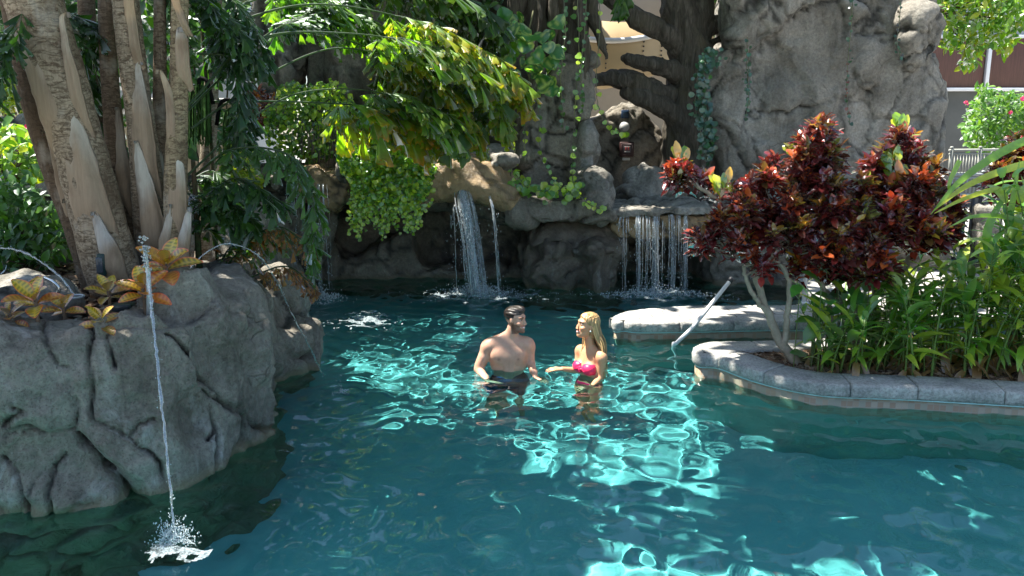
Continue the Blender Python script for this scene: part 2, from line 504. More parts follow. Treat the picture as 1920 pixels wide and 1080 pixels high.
def mat_attr(name, rough=0.6, spec=0.3, bump=0.3, bscale=30, bd=0.005, ov=0.4, streaks=(1, 1, 1)):
    m, nt, out = new_mat(name); N = NT(nt)
    at = N.n('ShaderNodeAttribute', attribute_name='Col'); c = N.coord(streaks)
    base = N.mix(ov, at.outputs['Color'], N.ramp(N.noise(bscale * 0.5, 6, 0.65, c), [(0.3, 0.25), (0.7, 0.8)]), 'OVERLAY')
    b = N.n('ShaderNodeBsdfPrincipled'); N.set(b, 'Base Color', base); N.set(b, 'Roughness', rough); N.set(b, 'Specular IOR Level', spec)
    N.set(b, 'Normal', N.bump(N.noise(bscale, 6, 0.6, c), bump, bd))
    nt.links.new(b.outputs[0], out.inputs[0]); return m
# ================================================================ camera, light, air
cam = bpy.data.objects.new('camera', bpy.data.cameras.new('camera')); COL.objects.link(cam)
cam.data.sensor_width = 36; cam.data.lens = 36 * F / 1920; cam.data.clip_end = 2000; cam.data.clip_start = 0.05
cam.location = (0, 0, CAMZ); cam.rotation_euler = (math.radians(90) - TILT, 0, 0)
SC.camera = cam
SUN = np.array([-0.42, 0.06, 0.88]); SUN /= np.linalg.norm(SUN)
sl = bpy.data.lights.new('sun', 'SUN'); sl.energy = 5.0; sl.angle = math.radians(0.5); sl.color = (1.0, 0.95, 0.86)
so = bpy.data.objects.new('sun', sl); COL.objects.link(so)
so.rotation_euler = Vector(SUN).to_track_quat('Z', 'Y').to_euler()
sl.cycles.is_caustics_light = True
w = bpy.data.worlds.new('World'); SC.world = w; w.use_nodes = True
nt = w.node_tree; nt.nodes.clear()
sk = nt.nodes.new('ShaderNodeTexSky'); sk.sky_type = 'NISHITA'; sk.sun_disc = False
sk.sun_elevation = math.asin(SUN[2]); sk.sun_rotation = math.atan2(SUN[0], SUN[1])
bg = nt.nodes.new('ShaderNodeBackground'); bg.inputs[1].default_value = 0.085
wo = nt.nodes.new('ShaderNodeOutputWorld'); nt.links.new(sk.outputs[0], bg.inputs[0]); nt.links.new(bg.outputs[0], wo.inputs[0])
SC.view_settings.view_transform = 'Standard'; SC.view_settings.look = 'None'; SC.view_settings.exposure = 1.75; SC.view_settings.gamma = 1
cy = SC.cycles
cy.use_denoising = True
cy.max_bounces = 9; cy.diffuse_bounces = 3; cy.glossy_bounces = 3; cy.transmission_bounces = 6; cy.transparent_max_bounces = 12
cy.sample_clamp_indirect = 4.0; cy.caustics_reflective = False; cy.caustics_refractive = True
cy.blur_glossy = 0.5

# ================================================================ pool: basin and water
FLOOR = -1.12
def wave(x, y):
    rg = np.random.RandomState(3); z = np.zeros_like(x)
    for lam0, lam1, n, amp in ((0.9, 1.8, 9, 0.0045), (0.42, 0.8, 16, 0.0016), (0.19, 0.36, 26, 0.0017), (0.10, 0.17, 18, 0.00022)):
        for i in range(n):
            lam = rg.uniform(lam0, lam1); th = rg.uniform(0, 2 * np.pi); k = 2 * np.pi / lam; ph = rg.uniform(0, 6.28)
            kx, ky = k * math.cos(th), k * math.sin(th)
            z += amp * rg.uniform(0.5, 1.3) * np.sin(kx * x + ky * y + ph + 0.6 * np.sin(0.7 * x + 0.5 * y * rg.uniform(0.5, 1.5) + i))
    # rings spread from where the falls, the jets and the bathers stir the water
    for (px, py, a, lam, dec) in ((893, 548, 0.011, 0.30, 1.3), (1225, 552, 0.009, 0.26, 1.3), (600, 562, 0.008, 0.25, 1.0), (640, 745, 0.006, 0.16, 0.8),
                                  (330, 1030, 0.010, 0.22, 0.7), (955, 700, 0.0045, 0.17, 0.7), (1090, 705, 0.0045, 0.17, 0.7)):
        c = G(px, py); r = np.hypot(x - c[0], y - c[1])
        z += a * np.sin(2 * np.pi * r / lam) * np.exp(-r / dec) * np.clip(r / 0.15, 0, 1)
    amp = 0.68 + 0.42 * np.clip((y - 5.5) / 2.5, 0, 1)
    return z * amp
X0, X1, Y0, Y1 = -6.4, 8.4, 0.9, 14.2
def mk_water():
    m, nt, out = new_mat('pool_water'); N = NT(nt)
    r = N.n('ShaderNodeBsdfRefraction'); N.set(r, 'IOR', 1.333); N.set(r, 'Roughness', 0.0); N.set(r, 0, (0.55, 0.93, 0.93))
    g = N.n('ShaderNodeBsdfGlossy'); N.set(g, 'Roughness', 0.0); N.set(g, 0, (1, 1, 1))
    fr = N.n('ShaderNodeFresnel'); N.set(fr, 0, 1.333)
    mx = N.n('ShaderNodeMixShader'); N.set(mx, 0, fr); N.set(mx, 1, r); N.set(mx, 2, g)
    nt.links.new(mx.outputs[0], out.inputs[0])
    s = 0.03
    xs = np.arange(X0, X1 + s / 2, s); ys = np.arange(Y0, Y1 + s / 2, s)
    X, Y = np.meshgrid(xs, ys, indexing='ij'); Z = wave(X, Y)
    V = np.stack([X, Y, Z], -1).reshape(-1, 3); nx, ny = X.shape
    i = np.arange(nx - 1)[:, None] * ny; j = np.arange(ny - 1)[None]
    Fq = [np.stack([i + j, i + ny + j, i + ny + j + 1, i + j + 1], -1).reshape(-1, 4)]
    rim = np.concatenate([np.arange(nx) * ny, (nx - 1) * ny + np.arange(1, ny), np.arange(nx - 2, -1, -1) * ny + ny - 1, np.arange(ny - 2, 0, -1)])
    n = len(V); B = V[rim].copy(); B[:, 2] = -2.2; V = np.vstack([V, B]); kk = len(rim); q = np.arange(kk)
    Fq.append(np.stack([rim, n + q, n + (q + 1) % kk, rim[(q + 1) % kk]], -1)[:, ::-1])
    me = mesh_np('water', V, Fq, m)
    o = link('water', me); tag(o, kind='structure')
    # closing floor of the body of water
    import bmesh
    bm = bmesh.new(); bm.from_mesh(me); bm.verts.ensure_lookup_table()
    bm.faces.new([bm.verts[n + a] for a in q]); bmesh.ops.recalc_face_normals(bm, faces=bm.faces[-1:]); 
    f = bm.faces[-1] if False else None
    bm.faces.ensure_lookup_table(); ff = bm.faces[len(bm.faces) - 1]; ff.normal_update()
    if ff.normal.z > 0: ff.normal_flip()
    bm.to_mesh(me); bm.free()
    o.cycles.is_caustics_caster = True
    return o
water = mk_water()

def mk_floor():
    m, nt, out = new_mat('pool_plaster'); N = NT(nt); c = N.coord()
    base = N.ramp(N.noise(1.3, 5, 0.6, c), [(0.3, (0.22, 0.40, 0.41)), (0.7, (0.31, 0.50, 0.49))])
    base = N.mix(N.math('MULTIPLY', N.ramp(N.noise(60, 3, 0.7, c), [(0.4, 0.0), (0.6, 1.0)]), 0.2), base, (0.2, 0.38, 0.4))
    b = N.n('ShaderNodeBsdfPrincipled'); N.set(b, 'Base Color', base); N.set(b, 'Roughness', 0.9); N.set(b, 'Specular IOR Level', 0.1)
    nt.links.new(b.outputs[0], out.inputs[0])
    xs = np.linspace(X0 + .02, X1 - .02, 60); ys = np.linspace(Y0 + .02, Y1 - .02, 60)
    X, Y = np.meshgrid(xs, ys, indexing='ij')
    Z = FLOOR - 0.25 * np.clip((5.5 - Y) / 3, 0, 1) + 0.03 * np.sin(X * 0.9) * np.cos(Y * .7)
    V = np.stack([X, Y, Z], -1).reshape(-1, 3); nx, ny = X.shape
    i = np.arange(nx - 1)[:, None] * ny; j = np.arange(ny - 1)[None]
    Fq = [np.stack([i + j, i + ny + j, i + ny + j + 1, i + j + 1], -1).reshape(-1, 4)]
    rim = np.concatenate([np.arange(nx) * ny, (nx - 1) * ny + np.arange(1, ny), np.arange(nx - 2, -1, -1) * ny + ny - 1, np.arange(ny - 2, 0, -1)])
    n = len(V); B = V[rim].copy(); B[:, 2] = 0.1; V = np.vstack([V, B]); kk = len(rim); q = np.arange(kk)
    Fq.append(np.stack([rim, n + q, n + (q + 1) % kk, rim[(q + 1) % kk]], -1))
    o = put('pool_floor', V, Fq, m); tag(o, kind='structure'); o.cycles.is_caustics_receiver = True
    return o
mk_floor()
# ================================================================ rockwork
M_near = mat_rock('rock_near', (0.085, 0.079, 0.066), (0.20, 0.187, 0.158), (0.38, 0.36, 0.305), streak_amt=0.6, warm=0.25)
M_rock = mat_rock('rock_grey', (0.085, 0.076, 0.061), (0.21, 0.192, 0.155), (0.39, 0.362, 0.305), streak_amt=0.35)
M_cliff = mat_rock('rock_cliff', (0.11, 0.103, 0.088), (0.25, 0.238, 0.207), (0.43, 0.41, 0.365), streak_amt=0.25, warm=0.25)
M_dark = mat_rock('rock_cave', (0.08, 0.069, 0.053), (0.20, 0.172, 0.13), (0.36, 0.32, 0.25), streak=(0.3, 0.32, 0.32), streak_amt=0.5, rough=0.6, wet=True)
M_brown = mat_rock('rock_flowstone', (0.10, 0.07, 0.04), (0.26, 0.18, 0.10), (0.40, 0.31, 0.20), streak_amt=0.15, rough=0.5, brown=(0.48, 0.33, 0.17), wet=True)
M_wood = None

def W2(lst, z=0.0): return [G(x, y, z)[:2] for x, y in lst]

# --- the near planter: a rock rim round a bed
pl = W2([(-420, 1010), (-150, 985), (90, 952), (200, 936), (330, 912), (410, 886), (440, 862), (500, 828), (528, 795), (532, 752), (520, 722), (470, 690)]) + \
     [np.array([-2.3, 7.5]), np.array([-2.6, 8.6]), np.array([-5.0, 8.8]), np.array([-6.3, 7.5]), np.array([-6.3, 4.2])]
pl = [np.array(p) for p in pl]
BED = 0.86
def pl_top(X, Y):
    d = -sd_poly(X[:, :, 0], Y[:, :, 0], pl)[:, :, None]
    rim = np.interp(X, [-4.5, -3.2, -2.7, -2.25, -1.9, -1.6], [1.17, 1.12, 1.05, 1.12, 1.12, 1.04]) + 0.03 * np.sin(X * 7)
    k = np.clip((d - 0.42) / 0.25, 0, 1); k = k * k * (3 - 2 * k)
    return rim * (1 - k) + (BED - 0.06) * k
s = prism_z(pl, -1.3, 1.2, r=0.16, batter=0.09, top=pl_top)
# fissures cut down through the face like the joints between cast boulders
near = carve(s, lambda p: ellipsoid(G(45, 830, 0.62) + np.array([0, 0.03, 0]), (0.16, 0.2, 0.10))[0](p), 0.1)
near = carve(near, lambda p: ellipsoid(G(370, 800, 0.35) + np.array([0, .05, 0]), (0.10, 0.14, 0.16))[0](p), 0.12)
rock('rock_planter', 'big cracked grey rock planter at the front left with palms growing in it', 'rock planter', [near], M_near,
     h=0.0175, seed=4, big=0.05, cell=0.85, celld=0.07, crack=0.06, fine=0.018, zcut=-1.3, facet=0.7, stretch=(1, 1, 0.75), tiltk=0.5, smallc=-.05,
     seams=[[(165, 606), (172, 690), (176, 785), (200, 800), (245, 815), (300, 868), (318, 925)], [(330, 620), (395, 700), (420, 740), (440, 765), (490, 800), (525, 805)], [(395, 745), (430, 752), (445, 770)], [(405, 795), (410, 840), (408, 885)], [(395, 770), (402, 800), (385, 820)],
            [(0, 862), (35, 890), (55, 955)], [(80, 610), (95, 660), (110, 690), (130, 692)], [(245, 812), (262, 790), (290, 785)], [(30, 760), (48, 770), (0, 800)], [(202, 618), (215, 690)], [(455, 765), (475, 830), (490, 845)], [(95, 955), (105, 880), (125, 850)]], seamd=.075)
b2 = boulder((-2.36, 7.5, 0.1), (0.42, 0.62, 0.97), 21, 10)
b2b = boulder((-2.58, 6.75, 0.42), (0.52, 0.55, 0.62), 5, 8)
rock('boulder', 'pale pointed boulder at the far tip of the big rock planter', 'boulder', [b2, b2b], M_near,
     group='boulders around the pool', h=0.024, seed=14, big=0.04, cell=0.5, celld=0.06, crack=0.06, fine=0.012, zcut=-1.3, facet=0.6, tiltk=.7)

# --- the grotto
D = 11.3
cave = prism_y([(440, 330), (560, 345), (700, 330), (1000, 330), (1200, 400), (1560, 380), (1560, 780), (440, 780)], 12.6, 12.6, 14.2, 0.25)
cave_low = prism_y([(520, 500), (600, 455), (660, 490), (720, 455), (770, 430), (800, 490), (900, 500), (1010, 490), (1010, 700), (520, 700)], 12.1, 12.05, 13.0, 0.2)
rock('rock_wall', 'dark wet back wall of the cave behind the waterfalls', 'rock wall', [cave, cave_low], M_dark, h=0.045, seed=31, big=0.14, bigs=0.9, cell=0.8, celld=0.12, crack=0.05, fine=0.012, zcut=-1.3, facet=1.0)
# left shoulder
ls = prism_y([(470, 400), (560, 395), (600, 420), (600, 470), (575, 560), (585, 760), (440, 760), (450, 450)], 11.3, 11.2, 13.0, 0.16)
rock('boulder', 'grey rock mass at the left end of the cave, below the left waterfall', 'boulder', [ls], M_rock, group='boulders around the pool', h=0.045, seed=35, big=0.12, cell=0.7, celld=0.08, crack=0.05, zcut=-1.3)
def bpx(px, py, Y, rx, ry, rz, seed, n=9, rotz=0.0):
    return boulder(P(px, py, Y), (rx, ry, rz), seed, n, rotz)
rock('boulder', 'long grey boulder leaning on top of the left waterfall ledge, below the creeper', 'boulder', [bpx(512, 340, 11.3, .34, .5, .27, 51)], M_rock, group='boulders around the pool', h=0.035, seed=51, big=0.05, crack=0.03)
ledge_l = prism_y([(535, 322), (575, 305), (625, 312), (650, 335), (648, 378), (625, 402), (590, 398), (560, 385), (535, 370)], 11.0, 11.0, 13.0, 0.18)
rock('waterfall_ledge', 'tan brown flowstone ledge of the left waterfall', 'rock ledge', [ledge_l], M_brown, group='flowstone ledges of the waterfalls', h=0.035, seed=54, big=0.09, cell=0.6, celld=0.05, crack=0.03, facet=0.6)
rock('boulder', 'small dark boulder between the left waterfall ledge and the hanging creeper', 'boulder', [bpx(646, 320, 11.1, .13, .25, .24, 57)], M_rock, group='boulders around the pool', h=0.035, seed=56, big=0.05, crack=0.03)
roof = prism_y([(640, 330), (720, 325), (800, 330), (980, 345), (1010, 380), (1000, 425), (930, 425), (880, 400), (820, 395), (760, 402), (700, 420), (640, 430)], 11.6, 11.6, 13.6, 0.16)
rock('rock_lip', 'rough rock roof of the cave mostly hidden by the bright hanging creeper', 'rock ledge', [roof], M_rock, h=0.045, seed=61, big=0.1, cell=0.7, celld=0.06, crack=0.04)
ledge_m = prism_y([(782, 345), (795, 305), (830, 288), (880, 296), (935, 318), (962, 340), (975, 372), (962, 398), (930, 385), (870, 372), (825, 378), (788, 392)], 10.9, 10.75, 13.0, 0.2)
rock('waterfall_ledge', 'wide ochre brown flowstone ledge under the middle waterfall', 'rock ledge', [ledge_m], M_brown, group='flowstone ledges of the waterfalls', h=0.033, seed=63, big=0.05, cell=0.8, celld=0.05, crack=0.03, facet=0.6, stretch=(.7, 1, 1.2))
rock('boulder', 'pale flat boulder lying across the top of the middle waterfall ledge', 'boulder', [bpx(915, 292, 11.6, .42, .35, .17, 66, 9), bpx(945, 305, 11.3, .25, .3, .15, 67)], M_cliff, group='boulders around the pool', h=0.03, seed=65, big=0.04, crack=0.03)
rock('boulder', 'small pale boulder at the left of the flat boulder above the middle waterfall', 'boulder', [bpx(857, 276, 11.5, .13, .25, .12, 69, 8)], M_cliff, group='boulders around the pool', h=0.028, seed=66, big=0.03, crack=0.02)
sh = prism_y([(955, 348), (1000, 362), (1090, 360), (1150, 385), (1155, 412), (1110, 420), (1060, 428), (1010, 418), (960, 412), (945, 385)], 11.0, 10.85, 12.8, 0.16)
rock('rock_lip', 'grey overhanging rock shelf right of the middle waterfall, vine leaves on its top', 'rock ledge', [sh], M_rock, h=0.033, seed=71, big=0.09, cell=0.5, celld=0.06, crack=0.04, facet=0.8)
low = prism_y([(985, 425), (1060, 430), (1150, 425), (1165, 470), (1160, 560), (1170, 760), (985, 760), (975, 500)], 11.35, 11.3, 13.0, 0.16)
low2 = bpx(1040, 510, 11.3, .38, .4, .38, 73)
low3 = bpx(1120, 500, 11.25, .34, .4, .5, 74)
rock('boulder', 'wet lower rock face streaked white between the middle and right waterfalls', 'boulder', [low, low2, low3], mat_rock('rock_wet', (0.055, 0.048, 0.037), (0.14, 0.12, 0.09), (0.27, 0.24, 0.19), streak_amt=0.75, rough=0.65, wet=True), group='boulders around the pool', h=0.036, seed=75, seams=[[(990, 472), (1060, 455), (1110, 445), (1160, 440)], [(1065, 525), (1100, 475), (1140, 462)], [(1000, 500), (1040, 492)]], big=0.12, cell=0.6, celld=0.1, crack=0.05, zcut=-1.3, facet=1.0)
# right fall: brown face, slab on top
ledge_r = prism_y([(1140, 405), (1320, 400), (1345, 415), (1345, 445), (1320, 452), (1250, 447), (1200, 452), (1160, 450), (1140, 430)], 11.15, 11.1, 13.4, 0.07)
rock('waterfall_ledge', 'low ochre flowstone face of the right waterfall curtain', 'rock ledge', [ledge_r], M_brown, group='flowstone ledges of the waterfalls', h=0.033, seed=81, big=0.04, cell=0.7, celld=0.03, crack=0.02)
slab = prism_y([(1135, 392), (1330, 385), (1345, 392), (1335, 404), (1140, 408)], 11.05, 11.0, 13.8, 0.03)
rock('stone_slab', 'thin grey stone slab capping the right waterfall', 'stone slab', [slab], M_cliff, h=0.03, seed=82, big=0.02, cell=0.5, celld=0.012, crack=0.01)
rw = prism_y([(1340, 400), (1420, 410), (1560, 420), (1800, 430), (1800, 780), (1320, 780), (1320, 470)], 11.7, 11.6, 13.4, 0.15)
rock('rock_wall', 'dark low rock wall right of the right waterfall, behind the croton stems', 'rock wall', [rw], M_rock, h=0.05, seed=84, big=0.12, cell=0.7, celld=0.08, crack=0.05, zcut=-1.3)
# pillar and its boulders
pil = prism_y([(1005, 130), (1060, 95), (1110, 110), (1105, 200), (1092, 300), (1085, 385), (975, 375), (968, 300), (975, 230), (985, 180)], 11.9, 11.7, 13.2, 0.2)
rock('rock_pillar', 'tall grey rock pillar hung with heart leaved vines above the cave shelf', 'rock pillar', [pil], M_rock, h=0.034, seed=91, seams=[[(980, 240), (1045, 252), (1105, 236)], [(1074, 150), (1084, 250), (1088, 335)], [(1020, 180), (1045, 235)], [(990, 300), (1060, 318), (1090, 300)]], big=0.09, cell=0.6, celld=0.07, crack=0.045, facet=0.9)
rock('boulder', 'large smooth grey boulder on the shelf right of the vine hung pillar', 'boulder', [bpx(1112, 362, 11.4, .30, .45, .42, 93, 8)], M_cliff, group='boulders around the pool', h=0.033, seed=93, big=0.04, crack=0.02)
rock('boulder', 'angular upright grey boulder leaning on the right side of the pillar', 'boulder', [bpx(1093, 280, 11.9, .17, .4, .40, 95, 8)], M_cliff, group='boulders around the pool', h=0.03, seed=95, big=0.03, crack=0.02)
rock('boulder', 'slanted grey boulder in the dark recess behind the right waterfall slab', 'boulder', [bpx(1212, 355, 12.7, .33, .35, .42, 97, 8, 0.5), bpx(1190, 375, 12.6, .35, .3, .22, 98)], M_cliff, group='boulders around the pool', h=0.033, seed=97, big=0.04, crack=0.03)
rock('boulder', 'small dark boulder beside the slanted one in the recess', 'boulder', [bpx(1262, 372, 12.7, .28, .3, .2, 99)], M_rock, group='boulders around the pool', h=0.033, seed=99, big=0.04, crack=0.03)
rec = prism_y([(1060, 260), (1110, 215), (1160, 192), (1200, 195), (1240, 235), (1260, 300), (1340, 300), (1360, 420), (1060, 420)], 14.2, 14.0, 15.2, 0.15)
rock('rock_wall', 'shaded recess rock carrying the alarm box and the round lamp', 'rock wall', [rec], M_rock, h=0.04, seed=101, seams=[[(1100, 312), (1160, 282), (1230, 232)], [(1130, 213), (1180, 248), (1200, 262)], [(1200, 300), (1250, 270)]], big=0.06, cell=0.9, celld=0.03, crack=0.05)
# rock behind the palm fronds
bk = prism_y([(560, 60), (700, -60), (1010, -60), (1010, 120), (990, 330), (960, 345), (600, 345), (570, 200)], 13.6, 13.4, 14.8, 0.2)
rock('rock_wall', 'dark rock wall behind the palm fronds above the cave', 'rock wall', [bk], M_rock, h=0.06, seed=103, big=0.14, cell=0.9, celld=0.08, crack=0.05)
col = prism_y([(478, -40), (560, -40), (562, 90), (540, 180), (520, 235), (478, 232), (466, 150), (462, 60)], 13.0, 12.9, 13.9, 0.2)
rock('rock_pillar', 'pale grey rock column seen through the fronds at the upper left', 'rock pillar', [col], M_cliff, h=0.045, seed=105, big=0.08, cell=0.6, celld=0.05, crack=0.03)
# the great right cliff
cl = prism_y([(1322, 115), (1365, 90), (1385, 60), (1372, 30), (1372, -110), (1755, -110), (1762, 30), (1745, 70), (1772, 110), (1792, 170), (1788, 290), (1770, 330), (1775, 520), (1340, 520), (1352, 410), (1345, 300), (1322, 240), (1316, 170)], 12.9, 12.8, 14.4, 0.30)
cl2 = prism_y([(1375, 60), (1372, -110), (1600, -110), (1560, -20), (1500, 25), (1440, 75), (1400, 100)], 12.5, 12.55, 13.6, 0.12)
cl3 = bpx(1720, 70, 12.75, .42, .35, .5, 112, 8)
cl4 = bpx(1480, 180, 12.9, .5, .22, .35, 113, 8)
cl5 = bpx(1610, 140, 12.95, .35, .25, .5, 114, 8)
rock('rock_cliff', 'huge pale grey rock cliff filling the upper right behind the red crotons', 'rock cliff', [cl, cl2, cl3, cl4, cl5], M_cliff, h=0.036, seed=111, seams=[[(1370, 72), (1420, 76), (1470, 45), (1520, 15), (1590, -10)], [(1600, 64), (1680, 62), (1740, 48), (1765, 20)], [(1310, 102), (1370, 95), (1420, 80)], [(1400, 208), (1480, 212), (1530, 190), (1590, 182)], [(1598, 130), (1612, 165), (1628, 176), (1655, 160)], [(1690, 110), (1740, 100), (1775, 88)], [(1745, 48), (1752, 95)], [(1650, 215), (1700, 225)]], seamd=.07, big=0.09, bigs=0.8, cell=1.3, celld=0.07, crack=0.05, fine=0.012, facet=.5, tiltk=.26, smallc=-.2, stretch=(1, 1, 0.8), k=0.12)
# left back bank, behind the palm stems
lb = prism_y([(-120, 350), (40, 330), (150, 345), (300, 340), (470, 360), (500, 420), (500, 760), (-120, 760)], 9.8, 9.7, 11.4, 0.25)
rock('rock_wall', 'shaded rock bank behind the palm stems on the left', 'rock wall', [lb], M_rock, h=0.06, seed=121, big=0.14, cell=0.8, celld=0.08, crack=0.05, zcut=-1.3)
rock('boulder', 'flat pale boulder behind the pink flowers at the left edge', 'boulder', [bpx(60, 262, 10.4, .7, .5, .32, 123, 8), bpx(75, 345, 10.1, .95, .5, .26, 124, 8)], M_cliff, group='boulders around the pool', h=0.045, seed=123, big=0.06, crack=0.03)
rock('boulder', 'dark grey boulder inside the planter at the left edge, behind the croton', 'boulder', [boulder((-3.75, 5.75, 0.98), (.55, .45, .24), 126, 8)], M_near, group='boulders around the pool', h=0.03, seed=126, big=0.04, crack=0.03)

# --- the ground round the pool and the banks behind
def sheet(name, x0, x1, y0, y1, z, n, amp, mat, kind='structure', seed=0, hole=None):
    xs = np.linspace(x0, x1, n); ys = np.linspace(y0, y1, n)
    X, Y = np.meshgrid(xs, ys, indexing='ij')
    Z = z + amp * fbm(np.stack([X, Y, X * 0], -1) * 1.3, 3, seed)
    V = np.stack([X, Y, Z], -1).reshape(-1, 3)
    i = np.arange(n - 1)[:, None] * n; j = np.arange(n - 1)[None]
    Fq = np.stack([i + j, i + n + j, i + n + j + 1, i + j + 1], -1).reshape(-1, 4)
    o = put(name, V, Fq, mat); tag(o, kind=kind); return o
M_soil = mat_pbr('soil', (0.05, 0.038, 0.028), 0.95, var=0.6, scale=12, bump=0.8, bd=0.03)
M_conc = mat_pbr('deck_concrete', (0.36, 0.35, 0.33), 0.85, var=0.15, scale=5)
g = MB()
for (x0, x1, y0, y1, z) in ((-60, 70, -60, 0.9, 0.2), (-60, -6.4, 0.9, 14.2, 0.2), (8.4, 70, 0.9, 14.2, 0.2), (-60, 70, 14.2, 160, 0.2)):
    g.add(np.array([[x0, y0, z], [x1, y0, z], [x1, y1, z], [x0, y1, z]]), np.array([[0, 1, 2, 3]]))
tag(g.build('ground', M_conc, None, False), kind='structure')
tag(sheet('planter_soil', -6.0, -2.35, 5.25, 8.2, BED, 60, 0.03, M_soil), kind='structure')
tag(sheet('bank_soil', -6.4, 1.0, 12.3, 14.8, 1.45, 50, 0.1, M_soil), kind='structure')
# ================================================================ copings, deck, rail
def mat_coping():
    m, nt, out = new_mat('coping_stone'); N = NT(nt); c = N.coord()
    base = N.ramp(N.noise(4, 7, 0.65, c), [(0.3, (0.20, 0.20, 0.19)), (0.5, (0.34, 0.335, 0.315)), (0.75, (0.46, 0.45, 0.42))])
    base = N.mix(0.6, base, N.ramp(N.noise(45, 5, 0.7, c), [(0.32, 0.2), (0.6, 0.7)]), 'OVERLAY')
    b = N.n('ShaderNodeBsdfPrincipled'); N.set(b, 'Base Color', base); N.set(b, 'Roughness', 0.85); N.set(b, 'Specular IOR Level', 0.25)
    N.set(b, 'Normal', N.bump(N.noise(28, 7, 0.7, c), 0.7, 0.02))
    nt.links.new(b.outputs[0], out.inputs[0]); return m
M_cop = mat_coping()
def mat_tile():
    """small mosaic tiles in tan, sand and grey green"""
    m, nt, out = new_mat('mosaic_tile'); N = NT(nt)
    uv = N.n('ShaderNodeAttribute', attribute_name='Col'); sp = N.n('ShaderNodeSeparateColor'); N.set(sp, 0, uv.outputs['Color'])
    u = N.math('MULTIPLY', sp.outputs[0], 420.0); v = N.math('MULTIPLY', sp.outputs[1], 20.0)
    cb = N.n('ShaderNodeCombineXYZ'); N.set(cb, 0, N.math('FLOOR', u)); N.set(cb, 1, N.math('FLOOR', v))
    wn = N.n('ShaderNodeTexWhiteNoise', noise_dimensions='3D'); N.set(wn, 'Vector', cb.outputs[0])
    base = N.ramp(wn.outputs['Value'], [(0.0, (0.27, 0.19, 0.12)), (0.25, (0.30, 0.23, 0.15)), (0.5, (0.26, 0.25, 0.18)), (0.75, (0.33, 0.28, 0.20)), (1.0, (0.24, 0.22, 0.17))], 'CONSTANT')
    fu = N.math('FRACT', u); fv = N.math('FRACT', v)
    gr = N.math('MAXIMUM', N.math('LESS_THAN', fu, 0.08), N.math('LESS_THAN', fv, 0.09))
    base = N.mix(gr, base, (0.27, 0.25, 0.20))
    b = N.n('ShaderNodeBsdfPrincipled'); N.set(b, 'Base Color', base); N.set(b, 'Roughness', 0.35)
    N.set(b, 'Normal', N.bump(N.math('SUBTRACT', 1.0, gr), 0.4, 0.004))
    nt.links.new(b.outputs[0], out.inputs[0]); return m
M_tile = mat_tile()
M_plaster = mat_pbr('pool_wall_plaster', (0.26, 0.42, 0.40), 0.9, var=0.2, scale=3)
M_line = mat_pbr('sealant', (0.45, 0.68, 0.66), 0.4, var=0.1)
def resample(path, step):
    path = np.asarray(path, float); d = np.r_[0, np.cumsum(np.linalg.norm(np.diff(path, axis=0), axis=1))]
    n = max(2, int(round(d[-1] / step)) + 1); t = np.linspace(0, d[-1], n)
    return np.stack([np.interp(t, d, path[:, k]) for k in range(path.shape[1])], -1), d[-1]
def plan_normals(p):
    t = np.gradient(p, axis=0); t /= np.linalg.norm(t, axis=1)[:, None]
    return np.stack([t[:, 1], -t[:, 0]], -1)       # outward when the path runs anticlockwise seen from above
def sweep(p, nrm, prof, close_ends=True):
    k, m = len(p), len(prof)
    V = np.zeros((k, m, 3))
    for j, (u, z) in enumerate(prof): V[:, j, :2] = p + nrm * u; V[:, j, 2] = z
    V = V.reshape(-1, 3); i = np.arange(k - 1)[:, None] * m; j = np.arange(m - 1)[None]
    Fq = [np.stack([i + j, i + j + 1, i + m + j + 1, i + m + j], -1).reshape(-1, 4)]
    if close_ends:
        Fq.append(np.array([list(range(m))[::-1]])); Fq.append(np.array([[(k - 1) * m + q for q in range(m)]]))
    return V, Fq
